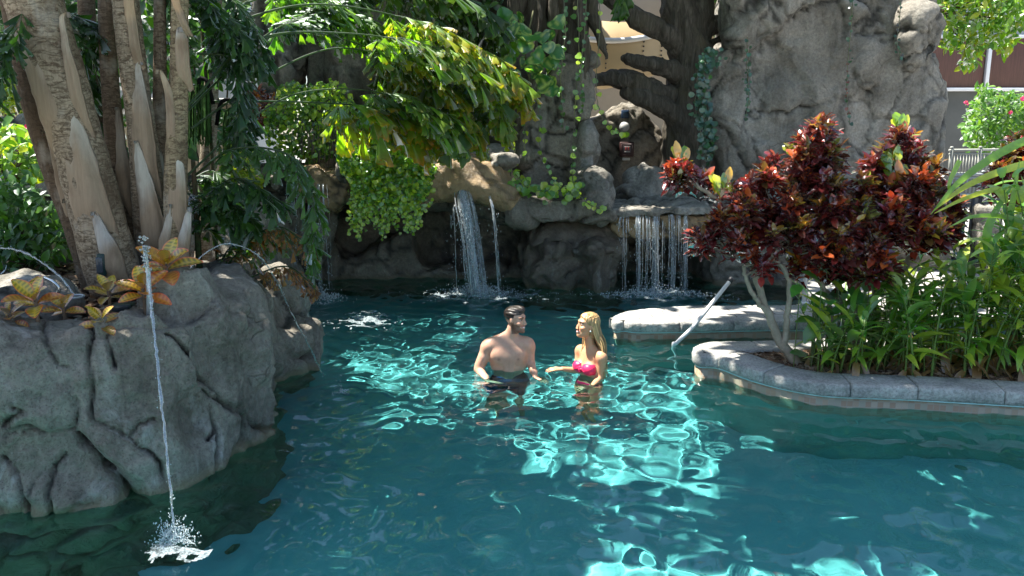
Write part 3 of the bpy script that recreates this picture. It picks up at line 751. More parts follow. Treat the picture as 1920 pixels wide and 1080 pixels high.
def coping(root, path, top, lo, width, stone, seed, tile_lo=-0.22):
    p, L = resample(path, 0.02); nrm = plan_normals(p); rg = np.random.RandomState(seed)
    i = 0; n = len(p)
    while i < n - 5:
        k = int(stone * rg.uniform(0.85, 1.15) / 0.02); j = min(n - 1, i + k)
        if n - 1 - j < 12: j = n - 1
        q, nn = p[i:j + 1].copy(), nrm[i:j + 1]
        h = top - lo; dz = rg.uniform(-.003, .003)
        prof = [(-.01, lo)] + [(0.012 + 0.022 * math.sin(a), lo + h * .5 - h * .5 * math.cos(a)) for a in np.linspace(0.25, 2.5, 9)] + [(.0, top - .002), (-.06, top), (-width * .6, top), (-width + .012, top - .001), (-width, top - .012), (-width, lo)]
        V, Fq = sweep(q, nn, prof)
        m = len(prof); VV = V.reshape(len(q), m, 3)
        rough = fbm(VV * 22, 3, seed)[..., None] * np.array([nn[:, None, 0] * .007 + 0 * VV[..., 0], nn[:, None, 1] * .007 + 0 * VV[..., 0], 0.0015 + 0 * VV[..., 0]]).transpose(1, 2, 0)
        VV = VV + rough; VV[..., 2] += dz
        e = np.ones(len(q)); e[0] = e[-1] = 0                      # the joints are drawn in
        VV[..., :2] -= (1 - e)[:, None, None] * nn[:, None] * 0.008; VV[0, :, 2] -= .004; VV[-1, :, 2] -= .004
        t0 = (q[1] - q[0]) / np.linalg.norm(q[1] - q[0]); t1 = (q[-1] - q[-2]) / np.linalg.norm(q[-1] - q[-2])
        VV[0, :, :2] += t0 * .004; VV[-1, :, :2] -= t1 * .004
        put('coping_stone', VV.reshape(-1, 3), Fq, M_cop, root, True)
        i = j
    V, Fq = sweep(p, nrm, [(0.004, tile_lo), (0.004, lo - .004), (-.03, lo - .004)], False)
    s = np.repeat(np.linspace(0, L, len(p)), 3); C = np.stack([s / 20, (V[:, 2] + 1), s * 0], -1)
    put('tile_band', V, Fq, M_tile, root, False, C)
    V, Fq = sweep(p, nrm, [(-.002, -1.5), (-.002, tile_lo), (.004, tile_lo)], False)
    o = put('pool_wall', V, Fq, M_plaster, root, False)
    V, Fq = sweep(p, nrm, [(0.005, lo - .012), (0.013, lo - .010), (0.013, lo - .003), (0.0, lo - .002)], False)
    put('sealant_strip', V, Fq, M_line, root, False)

def polyface(pts, z):
    from mathutils.geometry import tessellate_polygon
    v = [Vector((p[0], p[1], 0)) for p in pts]
    t = tessellate_polygon([v]); t = np.array([list(a) for a in t])
    V = np.array([[p[0], p[1], z] for p in pts]); n = np.cross(V[t[:, 1]] - V[t[:, 0]], V[t[:, 2]] - V[t[:, 0]])[:, 2] < 0
    t[n] = t[n][:, ::-1]
    return V, t

# right planter (its outer path runs so that the pool lies on the outward side)
outer = [G(1560, 634, .2)[:2]] + [G(x, y, .2)[:2] for x, y in ((1500, 636), (1400, 639), (1330, 641), (1306, 650), (1312, 664))]
outer = [G(2600, 622, .2)[:2], G(1900, 628, .2)[:2], G(1700, 631, .2)[:2]] + outer + W2([(1345, 706), (1400, 727), (1450, 742), (1500, 753), (1560, 761), (1700, 767), (1820, 774), (1960, 783), (2300, 805), (2700, 830)])
outer = spline(outer, 400)
outer, _ = resample(outer, 0.03)
root = empty('pool_planter', outer[60].tolist() + [0], 'low curved planter edged in grey bullnose stone on the right, holding the crotons and ginger', 'planter')
coping(root, outer, 0.20, 0.085, 0.30, 0.62, 5)
nr = plan_normals(outer); inner = outer - nr * 0.27
tag(put('planter_soil', *polyface([tuple(q) for q in inner[::2]], 0.135), M_soil, None, False), kind='structure')
# bark chips lie over the soil: nobody could count them
def chips(name, pts, n, seed, size=0.03, z=0.15, cols=((0.16, 0.09, 0.05), (0.24, 0.16, 0.10), (0.09, 0.055, 0.035), (0.32, 0.24, 0.17))):
    rg = np.random.RandomState(seed); pts = np.asarray(pts); lo, hi = pts.min(0), pts.max(0)
    q = rg.uniform(lo, hi, (n * 3, 2)); q = q[sd_poly(q[:, 0], q[:, 1], pts) < -0.02][:n]; n = len(q)
    T = np.array([[-.5, -1, 0], [.5, -.9, .05], [.6, 1, 0], [-.4, .9, .08], [0, 0, .25]]) ; Fq = np.array([[0, 1, 4], [1, 2, 4], [2, 3, 4], [3, 0, 4]])
    a = rg.uniform(0, 6.28, n); d = np.stack([np.cos(a), np.sin(a), rg.normal(0, .25, n)], -1)
    M = basis(d, np.array([0, 0, 1.0]), rg.normal(0, .5, n)) * (rg.uniform(.5, 1.3, n) * size)[:, None, None]
    O = np.column_stack([q, np.full(n, z) + rg.uniform(0, .02, n)])
    C = np.array(cols)[rg.randint(0, len(cols), n)] * rg.uniform(.6, 1.2, (n, 1))
    V, Fs, CC = instances(T, Fq, M, O, C)
    o = put(name, V, Fs, M_chip, None, False, CC); tag(o, kind='stuff'); return o
M_chip = mat_attr('bark_chips', 0.9)
chips('mulch', [p for p in inner if p[0] < 6], 9000, 7)
chips('leaf_litter', [(-5.5, 5.3), (-2.5, 5.3), (-2.35, 6.6), (-2.6, 8.1), (-5.5, 8.1)], 5000, 9, 0.035, BED + .01)

c = G(1905, 771); put('skimmer_mouth', *box(c[0] + .15, c[1] + .03, .02, .55, .10, .12, .01), mat_pbr('skimmer_dark', (.015, .013, .011), .6), root, False)  # solid box, its near-black colour stands in for the shade inside the opening
# far platform with paved top
plat = [(9.0, 11.9), (4.6, 11.5), (3.95, 10.4), (3.5, 9.35)] + [G(x, y, .2)[:2] for x, y in ((1400, 572), (1300, 573), (1230, 577), (1180, 583), (1156, 592), (1154, 602))] + W2([(1170, 634), (1200, 637), (1300, 636), (1430, 633), (1560, 632), (1900, 622), (2400, 615)])
plat = spline(plat, 400); plat, _ = resample(plat, 0.03)
plat = [p for p in plat if p[0] < 8.3]
plat = np.array(plat)
root = empty('pool_platform', [2.2, 8.8, 0], 'flat stone paved platform with rounded left end standing in the pool behind the handrail', 'platform')
coping(root, plat, 0.20, 0.085, 0.17, 0.6, 11)
pin = plat - plan_normals(plat) * 0.16
def mat_paver():
    m, nt, out = new_mat('pavers'); N = NT(nt); c = N.coord()
    br = N.n('ShaderNodeTexBrick'); N.set(br, 'Vector', c); N.set(br, 'Scale', 1.6); N.set(br, 'Mortar Size', 0.012); N.set(br, 'Color1', (0.34, 0.32, 0.30, 1)); N.set(br, 'Color2', (0.42, 0.40, 0.37, 1)); N.set(br, 'Mortar', (0.14, 0.13, 0.12, 1))
    base = N.mix(0.6, br.outputs[0], N.ramp(N.noise(20, 6, 0.7, c), [(0.3, 0.25), (0.7, 0.75)]), 'OVERLAY')
    b = N.n('ShaderNodeBsdfPrincipled'); N.set(b, 'Base Color', base); N.set(b, 'Roughness', 0.85)
    N.set(b, 'Normal', N.bump(N.noise(30, 6, 0.7, c), 0.4, 0.01)); nt.links.new(b.outputs[0], out.inputs[0]); return m
put('paving', *polyface([tuple(q) for q in pin[::3]], 0.197), mat_paver(), root, False)

# handrail and posts
M_white = mat_pbr('white_metal', (0.72, 0.73, 0.74), 0.35, var=0.06, scale=4, bump=0.05)
M_steel = mat_pbr('steel_dull', (0.35, 0.38, 0.39), 0.4, metal=0.3, var=0.15)
M_black = mat_pbr('dark_metal', (0.03, 0.032, 0.036), 0.45, var=0.2)
r = empty('handrail', G(1258, 648), 'slanting white metal handrail rising from the water beside the platform', 'handrail')
a = G(1257, 640, -0.02); a[1] = 8.1; b = P(1370, 525, 8.5)
pth = spline(np.array([a + [-.02, .0, -.75], a + [-.025, 0, -.02], a + [.01, 0, .06], a + (b - a) * .3, a + (b - a) * .7, b]), 40)
put('rail', *tube(pth, 0.021, 14), M_white, r)
put('end_cap', *tube(np.array([b - (b - a) * .03, b + (b - a) * .015, b + (b - a) * .03]), [0.031, 0.033, 0.026], 14), M_black, r)
for px, py0, py1, Yd, lab in ((1519, 395, 558, 9.35, 'slim white upright post standing on the platform behind the crotons'),):
    r = empty('post', P(px, py1, Yd), lab, 'post')
    t = P(px, py0, Yd); bt = t.copy(); bt[2] = 0.2
    put('pole', *tube(np.array([bt, t]), 0.024, 12), M_white, r)
    put('flange', *tube(np.array([bt, bt + [0, 0, .012]]), 0.055, 16), M_white, r)
    put('post_cap', *tube(np.array([t, t + [0, 0, .02]]), [.028, .018], 12), M_white, r)

# railings
def railing(name, label, p0, p1, h, n, mat, bar=0.011, posts=(0, .5, 1), group=None, z_off=0.06):
    p0, p1 = np.array(p0, float), np.array(p1, float); up = np.array([0, 0, 1.0])
    r = empty(name, p0, label, 'railing', group)
    for z, rr in ((h, .024), (h * .86, .014), (z_off, .018)): put('rail', *tube(np.array([p0 + up * z, p1 + up * z]), rr, 8), mat, r)
    for t in posts: 
        q = p0 + (p1 - p0) * t; put('post', *tube(np.array([q, q + up * (h + .04)]), 0.03, 8), mat, r)
        put('post_cap', *tube(np.array([q + up * (h + .04), q + up * (h + .07)]), [.042, .02], 8), mat, r)
    mb = MB()
    for t in np.linspace(0, 1, n + 1)[1:-1]:
        q = p0 + (p1 - p0) * t; mb.add(*tube(np.array([q + up * z_off, q + up * h * .86]), bar, 6))
    o = mb.build('balusters', mat, r)
    return r
M_fence = mat_pbr('cream_fence', (0.30, 0.31, 0.28), 0.5, var=0.1)
a = P(1775, 332, 14.6); b = P(1960, 300, 15.8); b[2] = a[2]
railing('railing', 'cream metal railing with fine balusters between the cliff and the right shrub', a, b, 0.48, 34, M_fence, .012, (0.02, .3, .6, .95))
a = P(1775, 372, 13.8); b = P(1900, 362, 14.3); b[2] = a[2]
railing('railing', 'grey lower railing partly hidden below the cream railing at right', a, b, 0.40, 18, M_steel, .012, (0.02, .5, .95))
a = P(1745, 520, 11.9); b = P(1836, 510, 11.6); b[2] = a[2] = 0.3
railing('railing', 'dark grey pool fence panel leaning beside the stone post behind the ginger', a, b, 1.15, 7, M_black, .022, (0.05, .95))
# stone post and low wall behind the ginger
sp = prism_y([(1838, 388), (1872, 384), (1876, 560), (1880, 700), (1836, 700), (1840, 560)], 11.5, 11.4, 11.85, 0.05)
rock('stone_post', 'square grey stone post behind the tall ginger stalks at right', 'post', [sp], M_cliff, h=0.03, seed=141, big=0.02, cell=0.5, celld=0.02, crack=0.01)
sw = prism_y([(1870, 500), (1985, 470), (2150, 470), (2150, 720), (1870, 720)], 11.9, 11.8, 12.3, 0.06)
rock('stone_wall', 'low tan stone wall at the far right behind the ginger', 'wall', [sw], M_rock, h=0.05, seed=143, big=0.03, cell=0.5, celld=0.03, crack=0.02)

# alarm box, lamp and switch box on the recess rock
M_maroon = mat_pbr('maroon', (0.045, 0.018, 0.016), 0.5); M_cream = mat_pbr('cream_plastic', (0.5, 0.47, 0.42), 0.5)
c = P(1175, 280, 13.86); r = empty('alarm_box', c, 'small dark maroon alarm box with pale lettering panel on the recess rock', 'alarm box')
put('housing', *box(c[0], c[1], c[2], .24, .09, .25, .015), M_maroon, r)
put('frame', *tube(np.array([c + [-.09, -.05, -.09], c + [.09, -.05, -.09], c + [.09, -.05, .09], c + [-.09, -.05, .09], c + [-.09, -.05, -.09]]), .008, 6), M_cream if False else M_maroon, r)
put('display', *box(c[0], c[1] - .052, c[2] + .0, .12, .02, .11, .006), mat_pbr('display_grey', (0.10, 0.08, 0.08), 0.4), r)
for dx in (-.022, .022): put('button', *box(c[0] + dx, c[1] - .066, c[2] + .01, .022, .012, .05, .004), mat_pbr('red_button', (0.45, 0.05, 0.04), 0.4), r)
for dz in (.045, -.04): put('label_strip', *box(c[0], c[1] - .066, c[2] + dz, .09, .006, .012, .001), M_cream, r)
put('plate', *box(c[0] - .01, c[1] - .03, c[2] - .165, .13, .03, .045, .006), M_cream, r)
c = P(1171, 238, 13.9); r = empty('round_lamp', c, 'round pale bulkhead lamp above the maroon alarm box', 'lamp')
a = np.linspace(0, np.pi / 2, 7)
put('lamp_body', *tube(np.stack([c[0] + 0 * a, c[1] - .03 - .05 * np.sin(a), c[2] + 0 * a], -1), .075 * np.cos(a) + .002, 20), mat_pbr('lamp_glass', (0.42, 0.42, 0.40), 0.25), r)
put('rim', *tube(np.array([c + [0, .02, 0], c + [0, -.035, 0]]), [.088, .082], 20), M_steel, r)
c = P(1172, 214, 13.95); r = empty('switch_box', c, 'small dark blue box just above the round lamp', 'box')
put('housing', *box(c[0], c[1], c[2], .13, .08, .14, .012), mat_pbr('navy', (0.012, 0.03, 0.07), 0.4), r)
put('cover', *box(c[0], c[1] - .045, c[2], .10, .012, .10, .005), mat_pbr('navy_light', (0.02, 0.05, 0.10), 0.35), r)

# ================================================================ slide, buildings
M_tan = mat_pbr('tan_fibreglass', (0.42, 0.31, 0.17), 0.45, var=0.08, scale=2)
M_lip = mat_pbr('white_fibreglass', (0.62, 0.60, 0.56), 0.4, var=0.05)
root = empty('water_slide', P(1180, 120, 17.3), 'curved tan water slide trough with pale lip and rivets behind the fig tree', 'slide')
pts = [P(x, y, Y_) for x, y, Y_ in ((1040, 66, 16.9), (1110, 76, 16.6), (1160, 78, 16.6), (1210, 72, 16.8), (1250, 62, 17.2), (1330, 42, 18.0), (1420, 20, 19.0))]
path = spline(np.array(pts), 60)
prof = [(0.0, 0.0), (0.06, -0.25), (0.10, -0.5), (0.22, -0.74), (0.5, -0.86), (0.9, -0.88)]
def shell(prof, name, mat, thick=0.03):
    t = np.gradient(path, axis=0)[:, :2]; t /= np.linalg.norm(t, axis=1)[:, None]; nb = np.stack([-t[:, 1], t[:, 0]], -1)
    pr = spline(np.array(prof), 14); pr2 = pr + np.array([thick, thick * .4]); ring = np.vstack([pr, pr2[::-1]])
    V = np.zeros((len(path), len(ring), 3))
    for j, (u, z) in enumerate(ring): V[:, j, :2] = path[:, :2] + nb * u; V[:, j, 2] = path[:, 2] + z
    k, m = len(path), len(ring); i = np.arange(k - 1)[:, None] * m; j = np.arange(m)[None]; j2 = (j + 1) % m
    Fq = np.stack([i + j, i + m + j, i + m + j2, i + j2], -1).reshape(-1, 4)
    return put(name, V.reshape(-1, 3), Fq, mat, root)
shell(prof, 'trough', M_tan)
put('lip', *tube(path + [0, 0, .02], .055, 10), M_lip, root)
wall_top = path + np.array([.35, 1.35, .55])
V = []; k = len(path)
bk_ = np.stack([wall_top, wall_top - [0, 0, 1.2]], 1); fr = bk_ - [0, .04, 0]
V = np.concatenate([fr, bk_[:, ::-1]], 1).reshape(-1, 3); i = np.arange(k - 1)[:, None] * 4; j = np.arange(4)[None]; j2 = (j + 1) % 4
put('inner_wall', V, np.stack([i + j, i + 4 + j, i + 4 + j2, i + j2], -1).reshape(-1, 4), M_tan, root)
rv = MB()
for f in (0.27, 0.5, 0.66):
    q = path[int(f * 59)]
    for z in np.linspace(-.06, -.68, 8):
        u = np.interp(-z, [0, .25, .5, .74], [0, .06, .10, .22])
        rv.add(*tube(np.array([q + [0.0, u - .025, z], q + [0, u + .01, z]]), .016, 8))
rv.build('rivet', M_black, root)['kind'] = 'stuff'
def building(name, label, x0, x1, y0, y1, z0, z1, mat, cat='building'):
    r = empty(name, ((x0 + x1) / 2, y0, z0), label, cat)
    put('wall', *box((x0 + x1) / 2, (y0 + y1) / 2, (z0 + z1) / 2, x1 - x0, y1 - y0, z1 - z0, 0.02), mat, r, False)
    return r
M_beige = mat_pbr('beige_render', (0.34, 0.31, 0.26), 0.85, var=0.08, scale=1.5)
M_greyw = mat_pbr('grey_render', (0.10, 0.105, 0.10), 0.85, var=0.15, scale=1.5)
M_panel = mat_pbr('brown_panel', (0.10, 0.045, 0.032), 0.55, var=0.25, scale=6, streaks=(6, 6, .3))
M_blueg = mat_pbr('pale_blue_wall', (0.30, 0.34, 0.36), 0.6, var=0.06, scale=1)
r = building('building', 'beige building wall behind the water slide and fig tree', -1.5, 6.6, 19.6, 22, 0, 7.5, M_beige)
put('cornice', *box(2.5, 19.5, 7.6, 8.5, .3, .25, .03), M_lip, r, False)
# right building: brown panels between pale mullions
xa, xb = P(1760, 100, 22)[0], P(2250, 100, 22)[0]
r = building('building', 'building at the upper right with brown panels above a grey wall', xa - 1.5, xb, 22.15, 26, 0, 9.0, M_greyw)
zt, zb = P(1850, 72, 22)[2], P(1850, 164, 22)[2]
for px0, px1 in ((1700, 1850), (1862, 2000), (2010, 2150)):
    a, b = P(px0, 100, 22)[0], P(px1, 100, 22)[0]
    put('panel', *box((a + b) / 2, 22.1, (zt + zb) / 2, b - a, .1, zt - zb, .01), M_panel, r, False)
for px in (1856, 2005):
    a = P(px, 100, 22)[0]; put('mullion', *box(a, 22.04, (zt + zb) / 2, .10, .12, zt - zb + .1, .01), M_white, r, False)
put('sill', *box((xa + xb) / 2, 22.04, zb - .05, xb - xa, .16, .09, .01), M_white, r, False)
put('lintel', *box((xa + xb) / 2, 22.04, zt + .05, xb - xa, .16, .09, .01), M_white, r, False)
put('upper_wall', *box((xa + xb) / 2, 22.08, zt + .75, xb - xa, .1, 1.3, .01), M_blueg, r, False)
# left building: pale storeys with slanting stair stringers
r = building('building', 'pale building with slanting stair flights behind the palms at the upper left', -17, -7.2, 21, 25, 0, 9.5, M_blueg)
for k, z in enumerate((2.4, 4.2, 6.3)):
    put('floor_slab', *box(-12, 20.7, z, 9.6, .7, .22, .02), M_lip, r, False)
for k in range(3):
    V, Fq = box(0, 0, 0, 3.6, .3, .3, .02); an = math.radians(35 if k % 2 else -35); c_, s_ = math.cos(an), math.sin(an)
    V = V @ np.array([[c_, 0, s_], [0, 1, 0], [-s_, 0, c_]]) + np.array([-9.4 - .3 * k, 20.2, 3.3 + k * 1.6])
    put('stair_flight', V, Fq, M_lip, r, False)
for x in (-15.5, -13.4, -11.0):
    for z in (3.2, 5.2, 7.3): put('window', *box(x, 20.98, z, 1.1, .1, 1.1, .02), mat_pbr('dark_glass', (0.05, 0.06, 0.07), 0.1) if x == -15.5 and z == 3.2 else bpy.data.materials['dark_glass'], r, False)
r = building('garden_wall', 'low beige garden wall behind the left palms', -12, -5.2, 15.5, 15.8, 0, 2.75, mat_pbr('tan_render', (0.40, 0.33, 0.24), 0.85), 'wall')
put('wall_cap', *box(-8.6, 15.65, 2.8, 7.0, .45, .1, .02), M_lip, r, False)
# ================================================================ people
class Body:
    def __init__(s, lo, hi, h):
        s.lo = np.array(lo, float); s.h = h; s.ax = [np.arange(lo[q], hi[q] + h, h, dtype=np.float32) for q in range(3)]
        s.S = np.full([len(a) for a in s.ax], 0.2, np.float32)
    def _sub(s, lo, hi):
        i = [slice(max(0, int((lo[q] - s.lo[q]) / s.h)), max(0, int((hi[q] - s.lo[q]) / s.h) + 2)) for q in range(3)]
        g = np.stack(np.meshgrid(*[s.ax[q][i[q]] for q in range(3)], indexing='ij'), -1)
        return tuple(i), g
    def _put(s, i, d, k, sub=False):
        A = s.S[i]
        s.S[i] = smax(A, -d, k) if sub else smin(A, d, k)
    def cone(s, a, b, ra, rb, k=0.02, sub=False, flat=None):
        a, b = np.array(a, float), np.array(b, float); R = max(ra, rb) + .1
        i, g = s._sub(np.minimum(a, b) - R, np.maximum(a, b) + R)
        if g.size == 0: return
        e = b - a; t = np.clip(((g - a) @ e) / (e @ e + 1e-9), 0, 1); q = g - a - t[..., None] * e
        if flat is not None:
            ax_, f_ = flat; ax_ = np.array(ax_, float); ax_ /= np.linalg.norm(ax_)
            q = q + ((q @ ax_) * (f_ - 1))[..., None] * ax_
        s._put(i, np.linalg.norm(q, axis=-1) - (ra + (rb - ra) * t), k, sub)
    def ell(s, c, r, k=0.02, R=None, sub=False):
        c, r = np.array(c, float), np.array(r, float); m = r.max() + .1
        i, g = s._sub(c - m, c + m)
        if g.size == 0: return
        q = g - c
        if R is not None: q = q @ R
        n = np.linalg.norm(q / r, axis=-1); n2 = np.linalg.norm(q / (r * r), axis=-1) + 1e-6
        s._put(i, n * (n - 1) / n2, k, sub)
    def mesh(s, it=1): V, Fq = surface_net(s.S, s.lo, s.h); return relax(V, Fq, it), Fq

def rotm(fwd, up=(0, 0, 1)):
    f = np.array(fwd, float); f /= np.linalg.norm(f); l = np.cross(up, f); l /= np.linalg.norm(l); u = np.cross(f, l)
    return np.stack([f, l, u], -1)        # columns: forward, left, up

def head(B, c, R, female=False):
    L = lambda f, l, u: np.array(c) + R @ np.array([f, l, u])
    k = 0.02; n = 0.93 if female else 1.0
    B.ell(L(-.012, 0, .035), np.array([.098, .074, .085]) * n, k, R)
    B.ell(L(.022, 0, -.025), np.array([.066, .060, .085]) * n, k, R)
    B.ell(L(.040, 0, -.078), np.array([.046, .044 if female else .052, .034]) * n, k, R)          # jaw
    B.ell(L(.078 * (.9 if female else 1), 0, -.098 * n) * 1, np.array([.019, .022, .017]), .015, R)                           # chin
    B.ell(L(.066, 0, .038), np.array([.026, .052, .012 if not female else .009]), .016, R)        # brow
    for s in (-1, 1):
        B.ell(L(.090, s * .031, .018), np.array([.016, .016, .011]), .010, R, True)               # socket
        B.ell(L(.071, s * .031, .016), np.array([.014, .0145, .011]), .003, R)                    # eyeball
        B.ell(L(.058, s * .042, -.018), np.array([.026, .022, .020]), .016, R)                    # cheek
        B.ell(L(-.006, s * .076 * n, .0), np.array([.016, .007, .029]), .006, R)                  # ear
        B.ell(L(.098, s * .011, -.030), np.array([.010, .009, .008]), .006, R)                    # nostril
    B.cone(L(.080, 0, .026), L((.097 if female else .106), 0, -.020), .007, (.009 if female else .0115), .010)                                # nose
    B.ell(L(.083, 0, -.053), np.array([.016, .026, .007]), .007, R)                               # lips
    B.ell(L(.082, 0, -.066), np.array([.015, .022, .0075]), .007, R)
    return L

def hand(B, w, d, n, r=.0088, curl=0.3, scale=1.0, spread=0.13, thumb=1):
    """w wrist, d direction of the fingers, n back of the hand; palm, four fingers and a thumb leaving its side"""
    d = np.array(d, float); d /= np.linalg.norm(d); n = np.array(n, float); n -= d * (n @ d); n /= np.linalg.norm(n); s = np.cross(d, n)
    w = np.array(w, float); S = scale
    B.cone(w, w + d * .085 * S, .026 * S, .036 * S, .012, flat=(n, 2.1))
    for i, (o, ln) in enumerate(((-.031, .068), (-.0105, .078), (.0105, .072), (.031, .056))):
        b = w + d * .088 * S + s * o * S; q = d + s * (o / .03 * spread)
        m1 = b + (q - n * curl * .3) * ln * .5 * S; m2 = m1 + (q - n * curl) * ln * .32 * S; m3 = m2 + (q - n * curl * 1.8) * ln * .25 * S
        B.cone(b, m1, r * 1.05, r, .004); B.cone(m1, m2, r, r * .92, .004); B.cone(m2, m3, r * .92, r * .8, .004)
    t0 = w + d * .025 * S - s * thumb * .026 * S; t1 = t0 + (d * .6 - s * thumb * .75 - n * .2) * .045 * S; t2 = t1 + (d * .9 - s * thumb * .3 - n * .2) * .038 * S
    B.cone(t0, t1, r * 1.35, r * 1.15, .010); B.cone(t1, t2, r * 1.12, r * .9, .004)

def mat_skin():
    m, nt, out = new_mat('skin'); N = NT(nt)
    at = N.n('ShaderNodeAttribute', attribute_name='Col'); c = N.coord()
    base = N.mix(0.25, at.outputs['Color'], N.ramp(N.noise(40, 5, 0.6, c), [(0.3, 0.35), (0.7, 0.65)]), 'OVERLAY')
    b = N.n('ShaderNodeBsdfPrincipled'); N.set(b, 'Base Color', base); N.set(b, 'Roughness', 0.42); N.set(b, 'Specular IOR Level', 0.45)
    N.set(b, 'Subsurface Weight', 0.12); N.set(b, 'Subsurface Radius', (1.0, 0.35, 0.2)); N.set(b, 'Subsurface Scale', 0.02)
    N.set(b, 'Normal', N.bump(N.noise(120, 3, 0.6, c), 0.15, 0.002))
    nt.links.new(b.outputs[0], out.inputs[0]); return m
M_skin = mat_skin()

def paint_face(V, C, c, R, skin, lips, brow, beard=None):
    q = (V - np.array(c)) @ R; f, l, u = q[:, 0], q[:, 1], q[:, 2]
    la = np.abs(l)
    def mk(mask, col, a): 
        w = (np.clip(mask, 0, 1) * a)[:, None]; C[:] = C * (1 - w) + np.array(col) * w
    mk(np.exp(-((la - .042) / .022) ** 2 - ((u + .02) / .022) ** 2) * (f > .03), (skin[0] * 1.05, skin[1] * .8, skin[2] * .75), .35)
    mk(((np.abs(la - .031) < .019) & (np.abs(u - .037 + (la - .031) * .15) < .0052) & (f > .05)).astype(float), brow, .9)
    mk(((np.abs(la - .031) < .0135) & (np.abs(u - .016) < .0045) & (f > .06)).astype(float), (.55, .50, .46), .6)
    mk(((np.hypot(la - .031, u - .017) < .0075) & (f > .06)).astype(float), (.05, .03, .02), 1)
    mk(((np.abs(la - .031) < .016) & (np.abs(u - .0255) < .0035) & (f > .055)).astype(float), (.06, .035, .03), .8)
    if beard is not None:
        jaw = (u < -.030 - .6 * np.clip(f - .055, 0, 1)) & (u > -.125) & (f > -.012) & ~((f > .06) & (la < .020) & (u > -.072) & (u < -.04))
        side = (f > -.018) & (f < .014) & (la > .05) & (u < .03) & (u > -.10)
        mo = (np.abs(u + .042) < .006) & (la < .032) & (f > .06)
        mk((jaw & ((u < -.062) | (la > .038))).astype(float), beard, .72); mk((side & (u < -.01)).astype(float), beard, .6); mk(mo.astype(float), beard, .5)
    mk(((np.abs(u + .059 - la * la * 18) < .0105) & (la < .027) & (f > .062)).astype(float), lips, .8)
    mk(((np.abs(u + .0585 - la * la * 20) < .0042) & (la < .021) & (f > .066)).astype(float), (.80, .77, .73), .95)

# ---- the man
mo = G(948, 697); mo[2] = -.065
root = empty('person', mo, 'bearded man with short dark hair and navy swim shorts standing waist deep, facing the woman', 'person')
hB = 0.0065
B = Body((-.36, -.48, -1.16), (.50, .24, .74), hB)
hc = np.array([.095, -.005, .565]); hR = rotm((.86, -.50, -.03))
B.cone((.035, .03, .34), (.075, .012, .50), .062, .055, .03)
B.cone((-.005, .03, .395), (-.150, .035, .320), .046, .050, .04); B.cone((.09, .03, .375), (.20, .03, .335), .045, .050, .035)   # traps, shoulders
B.cone((-.13, .03, .31), (.185, .03, .315), .07, .07, .05)
B.ell((.028, .03, .18), (.158, .100, .19), .05)
B.ell((-.052, -.040, .225), (.088, .034, .066), .045); B.ell((.106, -.036, .228), (.084, .034, .064), .045)
B.ell((-.09, .04, .18), (.06, .07, .14), .04); B.ell((.15, .04, .18), (.055, .07, .14), .04)
B.ell((.028, .03, -.02), (.132, .090, .19), .05); B.ell((.03, .03, -.16), (.155, .11, .13), .05)
B.ell((.035, -.066, .05), (.05, .012, .13), .03)
head(B, hc, hR)
B.ell((-.174, .03, .288), (.056, .058, .070), .03); B.ell((.218, .03, .30), (.058, .060, .070), .03)
B.cone((-.178, .03, .29), (-.252, .015, .085), .054, .042, .025); B.cone((-.20, .02, .2), (-.240, .02, .13), .049, .044, .03)
B.cone((-.252, .015, .085), (-.190, -.12, .035), .043, .038, .02); B.cone((-.190, -.12, .035), (-.165, -.20, .012), .038, .026, .02)
hand(B, (-.165, -.20, .012), (.75, -.55, -.12), (.1, -.2, 1), curl=.35, thumb=-1)
B.cone((.222, .03, .29), (.238, .02, .135), .050, .039, .025)
B.cone((.238, .02, .135), (.262, -.10, .085), .039, .033, .02); B.cone((.262, -.10, .085), (.275, -.17, .065), .033, .024, .02)
hand(B, (.275, -.17, .065), (.55, -.75, -.12), (.15, .1, 1), curl=.3, thumb=1)
for s, kx, fy in ((-1, .0, .0), (1, .02, -.06)):
    B.cone((.03 + s * .085, .03, -.2), (.03 + s * .10 + kx, fy, -.63), .088, .056, .03)
    B.cone((.03 + s * .10 + kx, fy, -.63), (.03 + s * .105 + kx, .05 + fy * .3, -1.03), .056, .040, .02)
    B.cone((.03 + s * .105 + kx, .07 + fy * .3, -1.065), (.04 + s * .115 + kx, -.13 + fy * .3, -1.09), .036, .028, .02, flat=((0, 0, 1), 1.3))
V, Fq = B.mesh()
SK = np.array([.57, .33, .225]); C = np.tile(SK, (len(V), 1))
C *= (1 + .06 * fbm(V * 14, 3, 3))[:, None]
for x in (-.062, .118):
    w_ = np.exp(-((V[:, 0] - x) ** 2 + (V[:, 2] - .205) ** 2) / .013 ** 2) * (V[:, 1] < -.02); C = C * (1 - .75 * w_[:, None]) + np.array([.22, .10, .075]) * .75 * w_[:, None]
w_ = np.exp(-((V[:, 0] - .032) / .003) ** 2) * (V[:, 1] < -.02) * (np.abs(V[:, 2] - .12) < .12); C *= (1 - .12 * w_)[:, None]
paint_face(V, C, hc, hR, SK, (.42, .16, .13), (.035, .022, .016), (.085, .045, .030))
man = put('body', V + mo, Fq, M_skin, root, True, C); man.cycles.is_caustics_receiver = True
